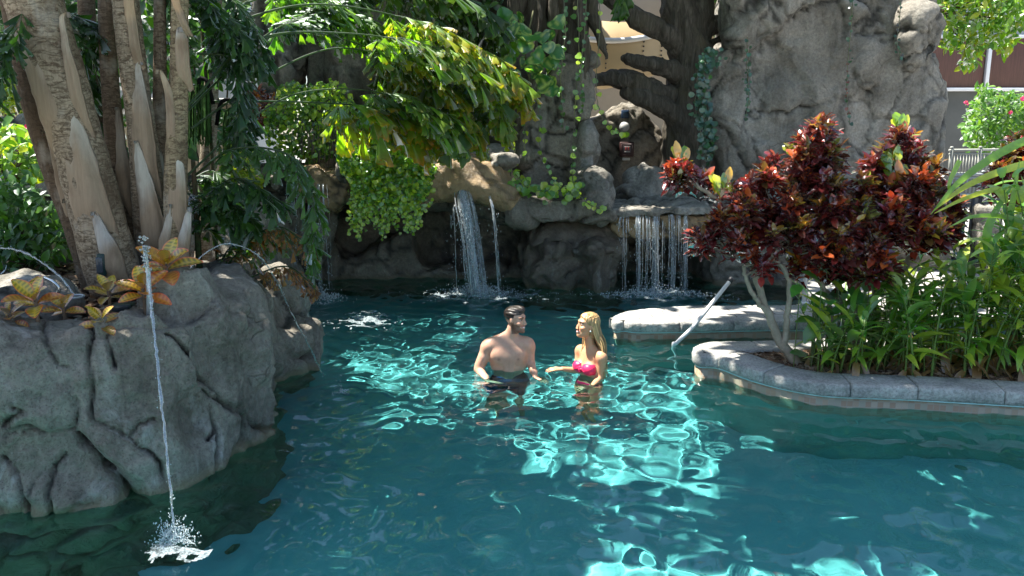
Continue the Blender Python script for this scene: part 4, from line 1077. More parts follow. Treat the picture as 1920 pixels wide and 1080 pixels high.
# shorts
B2 = Body((-.22, -.22, -.62), (.32, .26, .10), hB)
B2.ell((.03, .03, -.10), (.162, .115, .13), .05); B2.ell((.03, .03, -.18), (.175, .125, .12), .05)
for s in (-1, 1): B2.cone((.03 + s * .085, .03, -.22), (.03 + s * .115, .0, -.50), .108, .098, .03)
q, g = B2._sub(B2.lo, (1, 1, 1)); B2.S[q] = np.maximum(B2.S[q], np.maximum(g[..., 2] - .028 - .01 * np.sin(g[..., 0] * 30), -.50 - g[..., 2]).astype(np.float32))
V, Fq = B2.mesh(); N_ = normals_of(V, Fq); V = V + N_ * (.006 * fbm(V * [14, 14, 7], 3, 8))[:, None]
C = np.tile(np.array([.012, .014, .028]), (len(V), 1)); w_ = ((vnoise(V * [5, 5, 16], 5) > .1))[:, None]; C = np.where(w_, np.array([.012, .05, .14]), C)
M_cloth = mat_attr('wet_cloth', 0.4, 0.5, 0.3, 60, 0.003, 0.2)
put('swim_shorts', V + mo, Fq, M_cloth, root, True, C).cycles.is_caustics_receiver = True
# hair: short on the sides, combed back on top
def hairmat(name, a, b, rough=.4):
    m, nt, out = new_mat(name); N = NT(nt); at = N.n('ShaderNodeAttribute', attribute_name='Col')
    bb = N.n('ShaderNodeBsdfPrincipled'); N.set(bb, 'Base Color', N.mix(at.outputs['Color'], a, b)); N.set(bb, 'Roughness', rough); N.set(bb, 'Specular IOR Level', .6)
    N.set(bb, 'Normal', N.bump(at.outputs['Color'], .6, .006)); nt.links.new(bb.outputs[0], out.inputs[0]); return m
B3 = Body(hc - .15, hc + .16, .0055); L = lambda f, l, u: hc + hR @ np.array([f, l, u])
B3.ell(L(-.018, 0, .050), (.103, .079, .082), .02, hR); B3.ell(L(.025, 0, .100), (.062, .052, .030), .02, hR); B3.ell(L(.03, .02, .112), (.05, .03, .022), .02, hR)
q, g = B3._sub(B3.lo, hc + 1); qq = (g - hc) @ hR
cut = np.maximum(np.minimum(.045 - qq[..., 2] + .9 * np.clip(qq[..., 0] - .045, 0, 1) * 1.0, 9) if False else (.060 - qq[..., 2] - 1.9 * (.070 - qq[..., 0]) * (qq[..., 0] > .035) * 1.0 - 2.2 * np.clip(.04 - qq[..., 0], 0, .05)), -9)
cut = np.maximum(cut, (qq[..., 0] > .02) * (.062 - qq[..., 2]) - (qq[..., 0] <= .02) * .05)
cut = np.maximum(cut, -.055 - qq[..., 2]); cut = np.maximum(cut, (np.abs(qq[..., 1]) > .05) * (qq[..., 0] > -.02) * (qq[..., 2] < .03) * .02 - .01)
B3.S[q] = np.maximum(B3.S[q], cut.astype(np.float32))
V, Fq = B3.mesh(2); N_ = normals_of(V, Fq); ql = (V - hc) @ hR
st = .5 + .5 * vnoise(np.stack([ql[:, 0] * 12, ql[:, 1] * 160, ql[:, 2] * 60], -1), 4)
V = V + N_ * ((st - .5) * .006)[:, None]
put('hair', V + mo, Fq, hairmat('dark_hair', (.006, .004, .003), (.028, .019, .014), .38), root, True, np.repeat(st[:, None], 3, 1))

# ---- the woman
wo_ = G(1098, 706); wo_[2] = -.065
root = empty('person', wo_, 'woman with long blond hair and strapless pink bikini standing in the pool, smiling up', 'person')
B = Body((-.42, -.34, -1.18), (.26, .24, .70), hB)
hc = np.array([.005, .0, .545]); hR = rotm((-.90, -.34, .14))
tR = rotm((-.80, -.60, 0)); T = lambda f, l, u: np.array([.035, .02, 0]) + tR @ np.array([f, l, u])   # torso frame: forward, her left, up
B.cone(T(-.02, 0, .30), hc + np.array([.012, .01, -.055]), .048, .043, .025)
B.cone(T(-.015, -.125, .275), T(-.015, .125, .275), .046, .046, .05)
B.cone(T(-.02, 0, .335), T(-.015, .13, .285), .034, .042, .03); B.cone(T(-.02, 0, .335), T(-.015, -.13, .285), .034, .042, .03)
B.ell(T(-.01, 0, .165), (.085, .125, .16), .04, tR)
for s in (-1, 1): B.ell(T(.062, s * .062, .158), (.056, .060, .055), .022, tR)
B.ell(T(-.012, 0, .02), (.076, .105, .14), .04, tR); B.ell(T(-.015, 0, -.13), (.10, .145, .12), .05, tR)
head(B, hc, hR, True)
# her left arm is the near one: it hangs and the forearm crosses in front
sh_ = T(-.015, .150, .265); el = np.array([.125, -.07, .075]); wr = np.array([.02, -.25, .03])
B.ell(sh_, (.045, .045, .055), .03); B.cone(sh_, el, .043, .034, .02); B.cone(el, wr, .035, .022, .02)
hand(B, wr, (-.85, -.30, -.12), (0, -.2, 1), r=.0078, curl=.35, scale=.9, thumb=-1)
sh2 = T(-.015, -.150, .265); el2 = np.array([-.07, .10, .09]); wr2 = np.array([-.215, .04, .125])
B.ell(sh2, (.043, .043, .052), .03); B.cone(sh2, el2, .042, .033, .02); B.cone(el2, wr2, .032, .022, .02)
hand(B, wr2, (-.95, -.18, .02), (0, -.15, 1), r=.0078, curl=.25, scale=.9, thumb=-1)
for s in (-1, 1):
    k0, k1, k2 = T(-.015, s * .075, -.18), T(.02, s * .07, -.62), T(-.02, s * .07, -1.04)
    B.cone(k0, k1, .090, .052, .03); B.cone(k1, k2, .052, .036, .02); B.cone(T(-.03, s * .07, -1.07), T(.15, s * .08, -1.09), .034, .024, .02, flat=((0, 0, 1), 1.3))
V, Fq = B.mesh(); SK = np.array([.58, .315, .17]); C = np.tile(SK, (len(V), 1)) * (1 + .05 * fbm(V * 14, 3, 5))[:, None]
paint_face(V, C, hc, hR, SK, (.55, .17, .15), (.12, .07, .04))
woman = put('body', V + wo_, Fq, M_skin, root, True, C); woman.cycles.is_caustics_receiver = True
# bikini: a band shaped to the body with a knot in the middle; bottom below the water
B2 = Body((-.2, -.22, .06), (.22, .22, .26), .0055)
B2.ell(T(-.01, 0, .165), (.088, .128, .165), .04, tR)
for s in (-1, 1): B2.ell(T(.066, s * .063, .156), (.062, .066, .060), .014, tR)
q, g = B2._sub(B2.lo, (1, 1, 1)); ql = (g - np.array([.035, .02, 0])) @ tR
topz = .196 + .012 * np.cos((np.abs(ql[..., 1]) - .065) * 22) - .03 * np.exp(-(ql[..., 1] / .018) ** 2) * (ql[..., 0] > 0) - .02 * (ql[..., 0] < 0)
botz = .098 + .014 * np.exp(-(ql[..., 1] / .02) ** 2) * (ql[..., 0] > 0) + .02 * (ql[..., 0] < -.02)
B2.S[q] = np.maximum(B2.S[q], np.maximum(g[..., 2] - topz, botz - g[..., 2]).astype(np.float32))
V, Fq = B2.mesh(); N_ = normals_of(V, Fq); ql = (V - np.array([.035, .02, 0])) @ tR
V = V + N_ * (.003 * np.sin(ql[:, 2] * 160 + 4 * np.abs(ql[:, 1]) / .05) * np.exp(-(ql[:, 1] / .05) ** 2))[:, None]
PK = np.tile(np.array([.85, .025, .11]), (len(V), 1))
bt = put('bikini_top', V + wo_, Fq, M_cloth, root, True, PK)
k0 = T(.115, 0, .15)
B4 = Body(k0 - .05, k0 + .05, .004); B4.cone(k0 + [0, 0, .022], k0 - [0, 0, .022], .010, .010, .01); B4.cone(k0 + tR @ np.array([0, .018, .004]), k0 - tR @ np.array([0, .018, .004]), .009, .009, .01)
V, Fq = B4.mesh(); put('knot', V + wo_, Fq, M_cloth, bt, True, np.tile(np.array([.85, .03, .12]), (len(V), 1)))
B2 = Body((-.2, -.22, -.28), (.25, .25, -.02), .007)
B2.ell(T(-.015, 0, -.13), (.106, .151, .125), .05, tR)
q, g = B2._sub(B2.lo, (1, 1, 1)); ql = (g - np.array([.035, .02, 0])) @ tR
B2.S[q] = np.maximum(B2.S[q], np.maximum(ql[..., 2] + .07, -.16 - .10 * np.exp(-(ql[..., 1] / .05) ** 2) - ql[..., 2]).astype(np.float32))
V, Fq = B2.mesh(); put('bikini_bottom', V + wo_, Fq, M_cloth, root, True, np.tile(np.array([.85, .025, .11]), (len(V), 1)))
# long hair: a cap and many tapering locks falling down her back
B3 = Body(hc - .16, hc + .17, .0055); L = lambda f, l, u: hc + hR @ np.array([f, l, u])
B3.ell(L(-.020, 0, .048), (.103, .082, .083), .02, hR); B3.ell(L(-.055, 0, -.03), (.065, .070, .09), .03, hR)
q, g = B3._sub(B3.lo, hc + 1); qq = (g - hc) @ hR
cut = (qq[..., 0] - (.018 + .85 * np.clip(qq[..., 2] - .02, -.02, .09)))
B3.S[q] = np.maximum(B3.S[q], (cut * .7).astype(np.float32))
V, Fq = B3.mesh(2); N_ = normals_of(V, Fq); ql = (V - hc) @ hR
st = .5 + .5 * vnoise(np.stack([ql[:, 0] * 70, ql[:, 1] * 150, ql[:, 2] * 12], -1), 4); V = V + N_ * ((st - .5) * .006)[:, None]
mb = MB(); mb.add(V + wo_, Fq, np.repeat(st[:, None], 3, 1)); rg = np.random.RandomState(12)
for i in range(230):
    a = rg.uniform(-1.0, 1.0); s = L(-.03 - .05 * (1 - a * a) + rg.normal(0, .008), a * .074, rg.uniform(-.02, .07))
    back = hR @ np.array([-1.0, 0, 0]); side = hR @ np.array([0, 1.0, 0])
    dwn = rg.uniform(.34, .62) if a > -.4 else rg.uniform(.24, .42)
    m1 = s + back * .025 + side * a * .02 + [0, 0, -.10]; m2 = s + back * (.05 + .035 * rg.rand()) + side * (a * .04 + .01 + rg.normal(0, .012)) + [.0, -.01, -.24]
    e = s + back * (.055 + rg.normal(0, .02)) + side * (a * .05 + .02 + rg.normal(0, .02)) + [0, 0, -dwn]
    if a < -.72: m1 = s + side * -.01 + [-.015, .0, -.12]; m2 = s + [-.03, -.02, -.22]; e = s + [-.04, -.03, -dwn]
    p = spline(np.array([s, m1, m2, e]), 12) + rg.normal(0, .001, (12, 3))
    V, Fs = tube(p + wo_, np.linspace(.0085, .0015, 12) * rg.uniform(.7, 1.2), 5); mb.add(V, Fs, rg.uniform(0, 1))
mb.build('hair', hairmat('blond_hair', (.17, .09, .03), (.66, .44, .19), .4), root)
e_ = L(-.004, .074, -.034); e2 = np.linspace(0, np.pi, 7)
put('earring', *tube(np.stack([e_[0] + 0 * e2, e_[1] + 0 * e2, e_[2] + .007 * np.cos(e2)], -1) + wo_, .007 * np.sin(e2) + .0005, 8), M_white, root)
# ================================================================ plants
def leaf_tpl(w, rows=6, cols=3, fold=0.15, curl=0.25, wavy=0.0, length=1.0):
    """a blade along +y of length 1; w(t) is the half width; returns verts, faces, t, s"""
    t = np.linspace(0, 1, rows); s = np.linspace(-1, 1, cols)
    T, S = np.meshgrid(t, s, indexing='ij'); W = np.array([w(a) for a in t])[:, None]
    X = S * W; Z = fold * np.abs(X) - curl * T ** 2 + wavy * W * np.sin(T * 15) * np.abs(S)
    Yv = T * length * (1 - 0.12 * curl * T)
    V = np.stack([X, Yv, Z], -1).reshape(-1, 3); i = np.arange(rows - 1)[:, None] * cols; j = np.arange(cols - 1)[None]
    Fq = np.stack([i + j, i + j + 1, i + cols + j + 1, i + cols + j], -1).reshape(-1, 4)
    return V, Fq, T.ravel(), S.ravel()
def fish_tpl(seed, rows=6, cols=7):
    """fishtail leaflet: a wedge with a torn, toothed end"""
    rg = np.random.RandomState(seed); V = []; tt = []
    for i, t in enumerate(np.linspace(0, 1, rows)):
        for j, s in enumerate(np.linspace(-1, 1, cols)):
            r = t * (1.0 if i < rows - 1 else rg.uniform(.72, 1.05) + .12 * s)
            a = s * .27
            V.append((math.sin(a) * r, math.cos(a) * r, .06 * math.cos(s * 9) * t - .12 * t * t)); tt.append(t)
    i = np.arange(rows - 1)[:, None] * cols; j = np.arange(cols - 1)[None]
    Fq = np.stack([i + j, i + j + 1, i + cols + j + 1, i + cols + j], -1).reshape(-1, 4)
    return np.array(V), Fq, np.array(tt)
FISH = [fish_tpl(i) for i in range(4)]
HEART = leaf_tpl(lambda t: .46 * math.sin(min(1, t * 1.25 + .12) * math.pi) ** .7 if t < .999 else 0.0, 5, 3, .3, .2)
OVAL = leaf_tpl(lambda t: .27 * math.sin(math.pi * min(.98, t * .94 + .03)) ** .8, 4, 3, .25, .25)
LANCE = leaf_tpl(lambda t: .125 * math.sin(math.pi * (t * .93 + .06) ** .8) ** .75, 8, 3, .35, .55)
CROT = leaf_tpl(lambda t: .20 * math.sin(math.pi * min(.99, (t * .9 + .08) ** 1.5)) ** .8 + .012, 7, 3, .45, .35, .35)
CROTB = leaf_tpl(lambda t: .27 * math.sin(math.pi * min(.985, (t * .93 + .05) ** 1.15)) ** .8 + .01, 15, 7, .28, .35)
G_D = np.array([.022, .065, .012]); G_M = np.array([.065, .16, .018]); G_L = np.array([.18, .33, .022]); G_Y = np.array([.45, .50, .03])
M_palmleaf = mat_leaf('palm_leaf', .6, .05, .45); M_vine = mat_leaf('vine_leaf', .4, .2, .3); M_croton = mat_leaf('croton_leaf', .30, .35, .22, tt=(1.7, 1.1, .8))
M_ginger = mat_leaf('ginger_leaf', .45, .2, .35); M_tree = mat_leaf('tree_leaf', .4, .1, .4); M_dry = mat_leaf('dry_leaf', .3, .05, .6)
M_stem = mat_attr('stem', .7, .2, .4, 40, .004, .4)

def leaves(tpl, d, up, O, size, col, roll=None, tip=None, tipw=None, tipp=3.0):
    TV, TF, tt = tpl[0], tpl[1], tpl[2]
    M = basis(d, up, roll) * np.asarray(size)[:, None, None]
    tc = None
    if tip is not None:
        def tc(C):
            w = (tt[None, :, None] ** tipp) * np.asarray(tipw)[:, None, None]
            return C * (1 - w) + np.asarray(tip)[None, None] * w
    return instances(TV, TF, M, O, col, tc)
def rdir(rg, n, down=0.0, sig=1.0):
    d = rg.normal(0, sig, (n, 3)); d[:, 2] -= down; return d / np.linalg.norm(d, axis=1)[:, None]
def pick(rg, n, cols, var=.25):
    c = np.array(cols)[rg.randint(0, len(cols), n)] * rg.uniform(1 - var, 1 + var, (n, 1)); return c

# ---------------- palm stems
def mat_trunk():
    m, nt, out = new_mat('palm_trunk'); N = NT(nt)
    at = N.n('ShaderNodeAttribute', attribute_name='Col'); c = N.coord()
    wv = N.n('ShaderNodeTexWave', bands_direction='Z'); N.set(wv, 'Vector', N.coord((1, 1, 1))); N.set(wv, 'Scale', 5.0); N.set(wv, 'Distortion', 14.0); N.set(wv, 'Detail', 3.0); N.set(wv, 'Detail Scale', 2.2)
    ring = N.ramp(wv.outputs['Fac'], [(0.0, 0.35), (0.06, 0.55), (0.13, 1.0)])
    fib = N.noise(1.0, 6, 0.7, N.coord((60, 60, 4)))
    fib2 = N.noise(1.0, 6, 0.75, N.coord((9, 9, 30)), 1.5)
    base = N.mix(0.6, at.outputs['Color'], N.ramp(fib, [(0.3, 0.25), (0.65, 0.72)]), 'OVERLAY')
    base = N.mix(N.ramp(fib2, [(.42, .8), (.54, 0.0)]), base, (0.08, 0.052, 0.03))
    base = N.mix(N.math('MULTIPLY', N.math('SUBTRACT', 1.0, ring), .75), base, (0.05, 0.032, 0.02))
    base = N.mix(N.ramp(N.noise(2.5, 5, 0.65, c), [(0.48, 0.0), (0.7, 0.75)]), base, (0.10, 0.066, 0.04))
    base = N.mix(N.ramp(N.noise(3.4, 4, 0.6, N.coord((1, 1, .6))), [(0.55, 0.0), (0.66, 0.5)]), base, (0.40, 0.36, 0.29))
    b = N.n('ShaderNodeBsdfPrincipled'); N.set(b, 'Base Color', base); N.set(b, 'Roughness', 0.85); N.set(b, 'Specular IOR Level', 0.15)
    N.set(b, 'Normal', N.bump(N.math('ADD', N.math('MULTIPLY', ring, .5), N.math('ADD', N.math('MULTIPLY', fib, .5), N.math('MULTIPLY', fib2, .6))), 0.8, 0.012)); nt.links.new(b.outputs[0], out.inputs[0]); return m
M_trunk = mat_trunk()
def mat_sheath():
    m, nt, out = new_mat('leaf_sheath'); N = NT(nt); at = N.n('ShaderNodeAttribute', attribute_name='Col')
    cf = N.coord((60, 60, 3)); fib = N.noise(1.0, 6, 0.7, cf)
    base = N.mix(0.3, at.outputs['Color'], N.ramp(fib, [(0.3, 0.3), (0.65, 0.7)]), 'OVERLAY')
    base = N.mix(N.ramp(N.noise(7, 5, .6, N.coord((1, 1, .5))), [(.5, 0.0), (.68, .55)]), base, (0.14, 0.09, 0.055))
    b = N.n('ShaderNodeBsdfPrincipled'); N.set(b, 'Base Color', base); N.set(b, 'Roughness', 0.7); N.set(b, 'Specular IOR Level', 0.2)
    N.set(b, 'Normal', N.bump(fib, 0.5, 0.006)); nt.links.new(b.outputs[0], out.inputs[0]); return m
M_sheath = mat_sheath()
def px2m(w, Y): return w * Y / F
def trunk(parent, pts, Yd, col, n=70, mat=None, seed=0, name='trunk', sides=20, lump=.05):
    """pts: (px, py, width px)"""
    Ys = Yd if isinstance(Yd, (list, tuple)) else [Yd] * len(pts)
    c = spline(np.array([P(x, y, yy) for (x, y, w_), yy in zip(pts, Ys)]), n)
    r = spline(np.array([[px2m(w_, yy) / 2] for (x, y, w_), yy in zip(pts, Ys)]), n)[:, 0]
    a = np.linspace(0, 2 * np.pi, sides, endpoint=False); rg = np.random.RandomState(seed)
    zz = c[:, 2][:, None]
    wob = lump * vnoise(np.stack([np.cos(a)[None] * 1.5 + 0 * zz, np.sin(a)[None] * 1.5 + 0 * zz, zz * 4 + 0 * a[None]], -1), seed) + .035 * np.abs(np.sin(zz * 14 + seed + .5 * np.sin(a)[None]))
    V, Fs = tube(c, r, sides, True, wob)
    put(name, V, Fs, mat or M_trunk, parent, True, np.array(col) * np.ones((len(V), 3)))
    return c, r
def sheath(parent, pts, Yd, off=.03, col=(.40, .34, .25), curlx=0.0, arc=1.3):
    """old leaf base hugging the stem: pts (px, py, width px) from the foot to the pointed tip"""
    n, m = 36, 9
    c = spline(np.array([P(x, y, Yd) for x, y, w_ in pts]), n); r = np.maximum(spline(np.array([[px2m(w_, Yd) / 2] for x, y, w_ in pts]), n)[:, 0], .003)
    t = np.linspace(0, 1, n); A = np.linspace(-arc, arc, m)
    V = np.zeros((n, m, 3))
    curl = np.clip(t - .93, 0, 1) ** 1.5 * 3; sink = (1 - np.clip(t / .22, 0, 1)) ** 1.5
    for j, a in enumerate(A):
        V[:, j] = c + np.stack([np.sin(a) * r / math.sin(arc) , -np.cos(a) * r * .75 * (1 - sink * .9) - curl * .4 + sink * .05 + .010 * math.sin(a * 5 + 2) * np.sin(t * 5), .015 * math.cos(a * 7) * sink], -1); V[:, j, 0] += curlx * curl
    V[..., 2] -= (np.clip(t - .97, 0, 1) * 1.5)[:, None]
    V += .004 * fbm(V * 10, 2, 4)[..., None]
    i = np.arange(n - 1)[:, None] * m; j = np.arange(m - 1)[None]
    Fq = np.stack([i + j, i + m + j, i + m + j + 1, i + j + 1], -1).reshape(-1, 4); k = n * m
    V2 = V + np.array([0, .012, 0]); V = np.vstack([V.reshape(-1, 3), V2.reshape(-1, 3)])
    rim = np.concatenate([np.arange(n) * m, (n - 1) * m + np.arange(1, m), np.arange(n - 2, -1, -1) * m + m - 1, np.arange(m - 2, 0, -1)]); q = len(rim); rn = np.roll(rim, -1)
    Fr = np.stack([rim, rn, rn + k, rim + k], -1)
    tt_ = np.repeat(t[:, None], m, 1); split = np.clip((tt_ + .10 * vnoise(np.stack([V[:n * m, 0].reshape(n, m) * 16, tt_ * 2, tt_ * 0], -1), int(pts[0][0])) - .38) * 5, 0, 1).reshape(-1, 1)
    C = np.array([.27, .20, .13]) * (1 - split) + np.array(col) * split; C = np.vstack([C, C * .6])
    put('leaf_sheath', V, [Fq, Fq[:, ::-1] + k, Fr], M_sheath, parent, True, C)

def frond(parent, pts, seed, L2=.38, leaf=.13, step=.055, cols=(G_D, G_M), burnt=0.0, droop=.5, name='frond', rad=.011, tipc=(.55, .20, .02), side_up=(0, 0, 1), bare=.12, n2=5, tiplow=.5):
    """pts: (px, py, Y) along the main rib of a twice divided fishtail frond"""
    rg = np.random.RandomState(seed); c = spline(np.array([P(*p) for p in pts]), 60)
    L = np.linalg.norm(np.diff(c, axis=0), axis=1).sum(); mb = MB()
    V, Fs = tube(c, np.linspace(rad, rad * .35, 60), 6); mb.add(V, Fs, np.array([.06, .10, .03]))
    n = max(4, int(L / step)); D, U, O, S = [], [], [], []
    for i in range(n):
        t = bare + (1 - bare) * (i + .5) / n; k = min(58, int(t * 59)); p = c[k]; tg = c[k + 1] - c[k]; tg /= np.linalg.norm(tg)
        sd = np.cross(tg, side_up); sd /= np.linalg.norm(sd) + 1e-9
        sgn = 1 if i % 2 else -1
        l2 = L2 * (math.sin(math.pi * min(1, .18 + .80 * t)) ** .7) * rg.uniform(.8, 1.15)
        d0 = tg * .65 + sd * sgn * rg.uniform(.6, 1.0) + np.array([0, 0, rg.uniform(-.1, .25)])
        d0 /= np.linalg.norm(d0)
        q = p + np.outer(np.linspace(0, 1, 6), d0) * l2; q[:, 2] -= droop * l2 * np.linspace(0, 1, 6) ** 2 * rg.uniform(.6, 1.3)
        V, Fs = tube(q, np.linspace(.0035, .0015, 6), 4, False); mb.add(V, Fs, np.array([.07, .12, .03]))
        for a in range(n2 + 1):
            f = .22 + .78 * a / n2; kk = min(4, int(f * 5)); pp = q[kk] + (q[kk + 1] - q[kk]) * (f * 5 - kk); t2 = q[kk + 1] - q[kk]; t2 /= np.linalg.norm(t2)
            for s2 in ((-1, 1) if a < n2 else (0,)):
                s3 = np.cross(t2, side_up); s3 /= np.linalg.norm(s3) + 1e-9
                d = t2 + s3 * s2 * rg.uniform(.4, .9) + rg.normal(0, .18, 3); d[2] -= .25 * droop
                D.append(d); U.append(np.array(side_up) + rg.normal(0, .35, 3)); O.append(pp); S.append(leaf * rg.uniform(.8, 1.5) * (1 if s2 else 1.25))
    D, U, O, S = map(np.array, (D, U, O, S)); which = rg.randint(0, 4, len(D))
    col = pick(rg, len(D), cols, .3); b = np.clip(.6 * burnt * (1.0 if tiplow is None else rg.uniform(tiplow, 1.6, len(D))), 0, 1)
    for w_ in range(4):
        m = which == w_
        if m.any():
            V, Fs, C = leaves(FISH[w_], D[m], U[m], O[m], S[m], col[m], None, tipc, b[m], 5.0); mb.add(V, Fs, C)
    return mb.build(name, M_palmleaf, parent)

def vine_strand(mb, pts, rg, size=.05, step=.045, cols=(G_M, G_L), rad=.004, tpl=HEART, dn=1.0, out=(0, -1, 0), spread=.8, tip=None, tipw=None, jit=.02):
    c = spline(np.array(pts), max(6, int(len(pts) * 8))); c = c + rg.normal(0, .004, c.shape)
    V, Fs = tube(c, rad, 5, False); mb.add(V, Fs, np.array([.09, .10, .04]))
    L = np.linalg.norm(np.diff(c, axis=0), axis=1).sum(); n = max(1, int(L / step))
    t = (np.arange(n) + rg.uniform(.2, .8, n)) / n; O = np.stack([np.interp(t, np.linspace(0, 1, len(c)), c[:, k]) for k in range(3)], -1) + rg.normal(0, jit, (n, 3))
    d = rdir(rg, n, dn, spread); d[:, 1] = -np.abs(d[:, 1]) * .6; U = np.array(out) + rg.normal(0, .4, (n, 3)) + [0, 0, .4]
    V, Fs, C = leaves(tpl, d, U, O, size * rg.uniform(.6, 1.25, n), pick(rg, n, cols), None, tip, None if tip is None else rg.uniform(0, tipw, n), 1.5); mb.add(V, Fs, C)

def cluster(mb, rg, n, polys_px, Yr, size, cols, tpl=OVAL, dn=.3, up=(0, -.6, 1), sort=None, edge=0.0):
    """leaves strewn through the volume that a px outline covers between two depths"""
    pts = np.array(polys_px, float); lo, hi = pts.min(0), pts.max(0); q = rg.uniform(lo, hi, (n * 6, 2))
    nn = fbm(np.column_stack([q / (hi - lo).max() * 9, np.zeros(len(q))]), 3, rg.randint(99)) * 14
    q = q[sd_poly(q[:, 0], q[:, 1], pts) + nn * edge < 0][:n]; n = len(q)
    Y = rg.uniform(Yr[0], Yr[1], n); O = np.array([P(x, y, yy) for (x, y), yy in zip(q, Y)])
    V, Fs, C = leaves(tpl, rdir(rg, n, dn), np.array(up) + rg.normal(0, .45, (n, 3)), O, size * rg.uniform(.6, 1.3, n), pick(rg, n, cols)); mb.add(V, Fs, C)
    return O

# --- the clump of palms in the planter
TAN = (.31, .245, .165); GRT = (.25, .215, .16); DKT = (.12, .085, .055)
palms = []
def palm(label, loc):
    r = empty('palm_tree', P(*loc), label, 'palm tree', 'palm stems rising from the rock planter'); palms.append(r); return r
r = palm('thickest pale palm stem leaning left, leftmost in front of the clump', (215, 520, 6.2))
trunk(r, [(222, 545, 96), (190, 430, 92), (165, 340, 90), (140, 240, 84), (112, 150, 90), (85, 70, 92), (55, -30, 96)], 6.2, TAN, seed=1)
sheath(r, [(198, 500, 78), (172, 385, 74), (150, 290, 56), (132, 215, 36), (125, 165, 14), (122, 148, 5)], 6.10, col=(.42, .385, .31))
sheath(r, [(120, 300, 50), (95, 190, 52), (62, 90, 48), (35, 20, 36), (12, -50, 22)], 6.09, col=(.38, .33, .26))
sheath(r, [(158, 260, 30), (138, 150, 22), (122, 80, 14), (116, 34, 9), (130, 22, 5)], 6.08, col=(.40, .33, .24), curlx=.1)
sheath(r, [(222, 540, 46), (210, 480, 42), (190, 430, 26), (176, 392, 6)], 6.02, col=(.37, .34, .29))
frond(r, [(60, -20, 6.1), (20, 60, 6.0), (-20, 110, 5.9), (-60, 200, 5.9)], 101, .4, .14, cols=(G_D, G_M * .8))
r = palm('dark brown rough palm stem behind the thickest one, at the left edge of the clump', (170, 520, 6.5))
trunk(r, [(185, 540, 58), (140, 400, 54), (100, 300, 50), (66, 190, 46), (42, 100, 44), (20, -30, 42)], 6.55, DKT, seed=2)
sheath(r, [(150, 440, 44), (122, 330, 34), (98, 265, 16), (82, 238, 4)], 6.45, col=(.26, .20, .14))
sheath(r, [(190, 540, 50), (165, 460, 40), (140, 400, 22), (122, 370, 6)], 6.4, col=(.30, .25, .18))
frond(r, [(20, -20, 6.5), (60, 20, 6.6), (120, 30, 6.8), (200, 60, 6.9)], 102, .35, .13, cols=(G_D,))
r = palm('palm stem with a long grey sheath, centre of the clump', (285, 510, 6.5))
trunk(r, [(292, 535, 62), (284, 430, 60), (275, 330, 54), (264, 230, 48), (250, 130, 46), (240, 40, 46), (232, -30, 44)], 6.5, TAN, seed=3)
sheath(r, [(280, 400, 50), (272, 290, 44), (264, 200, 32), (257, 130, 14), (266, 112, 5)], 6.44, col=(.40, .36, .29), curlx=.12)
sheath(r, [(296, 500, 46), (285, 410, 44), (268, 320, 26), (255, 258, 4)], 6.38, col=(.42, .385, .31))
sheath(r, [(258, 130, 20), (250, 60, 18), (244, 20, 18), (242, -30, 20)], 6.4, col=(.38, .27, .16))
frond(r, [(235, -30, 6.5), (330, -20, 6.7), (420, 30, 6.8), (480, 110, 6.9)], 103, .3, .12, cols=(G_D, G_M * .7), bare=.4)
r = palm('straight palm stem with green and tan bands, right front of the clump', (330, 510, 6.3))
trunk(r, [(330, 535, 50), (330, 430, 44), (330, 330, 40), (334, 200, 34), (336, 90, 30), (338, -30, 28)], 6.3, (.28, .22, .13), seed=4)
sheath(r, [(333, 480, 38), (333, 400, 38), (332, 320, 28), (326, 265, 12), (327, 236, 6)], 6.26, col=(.44, .41, .34))
sheath(r, [(324, 300, 24), (320, 200, 18), (310, 150, 12), (296, 128, 6)], 6.24, col=(.40, .31, .20))
sheath(r, [(346, 170, 26), (341, 90, 24), (342, 60, 20), (345, 50, 16)], 6.25, col=(.46, .42, .35))
sheath(r, [(336, 530, 34), (344, 460, 26), (352, 410, 14), (357, 386, 7)], 6.18, col=(.42, .39, .33))
sheath(r, [(352, 66, 12), (340, 30, 14), (330, 5, 16), (322, -40, 16)], 6.1, col=(.42, .27, .15))
sheath(r, [(306, 530, 30), (310, 460, 26), (318, 410, 14), (322, 378, 4)], 6.22, col=(.38, .34, .27))
frond(r, [(345, 215, 6.3), (410, 150, 7.0), (500, 65, 8.2), (590, 20, 9.2), (680, -30, 10.0)], 104, .36, .13, cols=(G_D, G_M), bare=.6)
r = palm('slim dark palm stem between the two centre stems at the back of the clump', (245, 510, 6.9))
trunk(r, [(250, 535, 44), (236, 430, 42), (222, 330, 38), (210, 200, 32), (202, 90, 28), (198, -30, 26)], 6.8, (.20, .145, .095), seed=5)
sheath(r, [(240, 420, 30), (232, 330, 26), (226, 260, 16), (220, 195, 5)], 6.74, col=(.32, .27, .20))
sheath(r, [(222, 500, 36), (216, 420, 30), (206, 350, 16), (198, 306, 5)], 6.66, col=(.36, .32, .26))
sheath(r, [(256, 530, 34), (244, 470, 30), (232, 430, 14), (228, 405, 5)], 6.4, col=(.36, .32, .27))
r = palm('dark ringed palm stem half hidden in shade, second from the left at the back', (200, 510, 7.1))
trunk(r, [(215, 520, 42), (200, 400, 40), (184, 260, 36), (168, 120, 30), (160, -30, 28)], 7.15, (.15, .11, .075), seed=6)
r = palm('tan palm stem squeezed between the centre stem and the banded one', (305, 520, 6.7))
trunk(r, [(306, 535, 34), (304, 430, 32), (302, 330, 28), (300, 200, 24), (300, 90, 22), (300, -30, 20)], 6.75, (.22, .165, .11), seed=8)
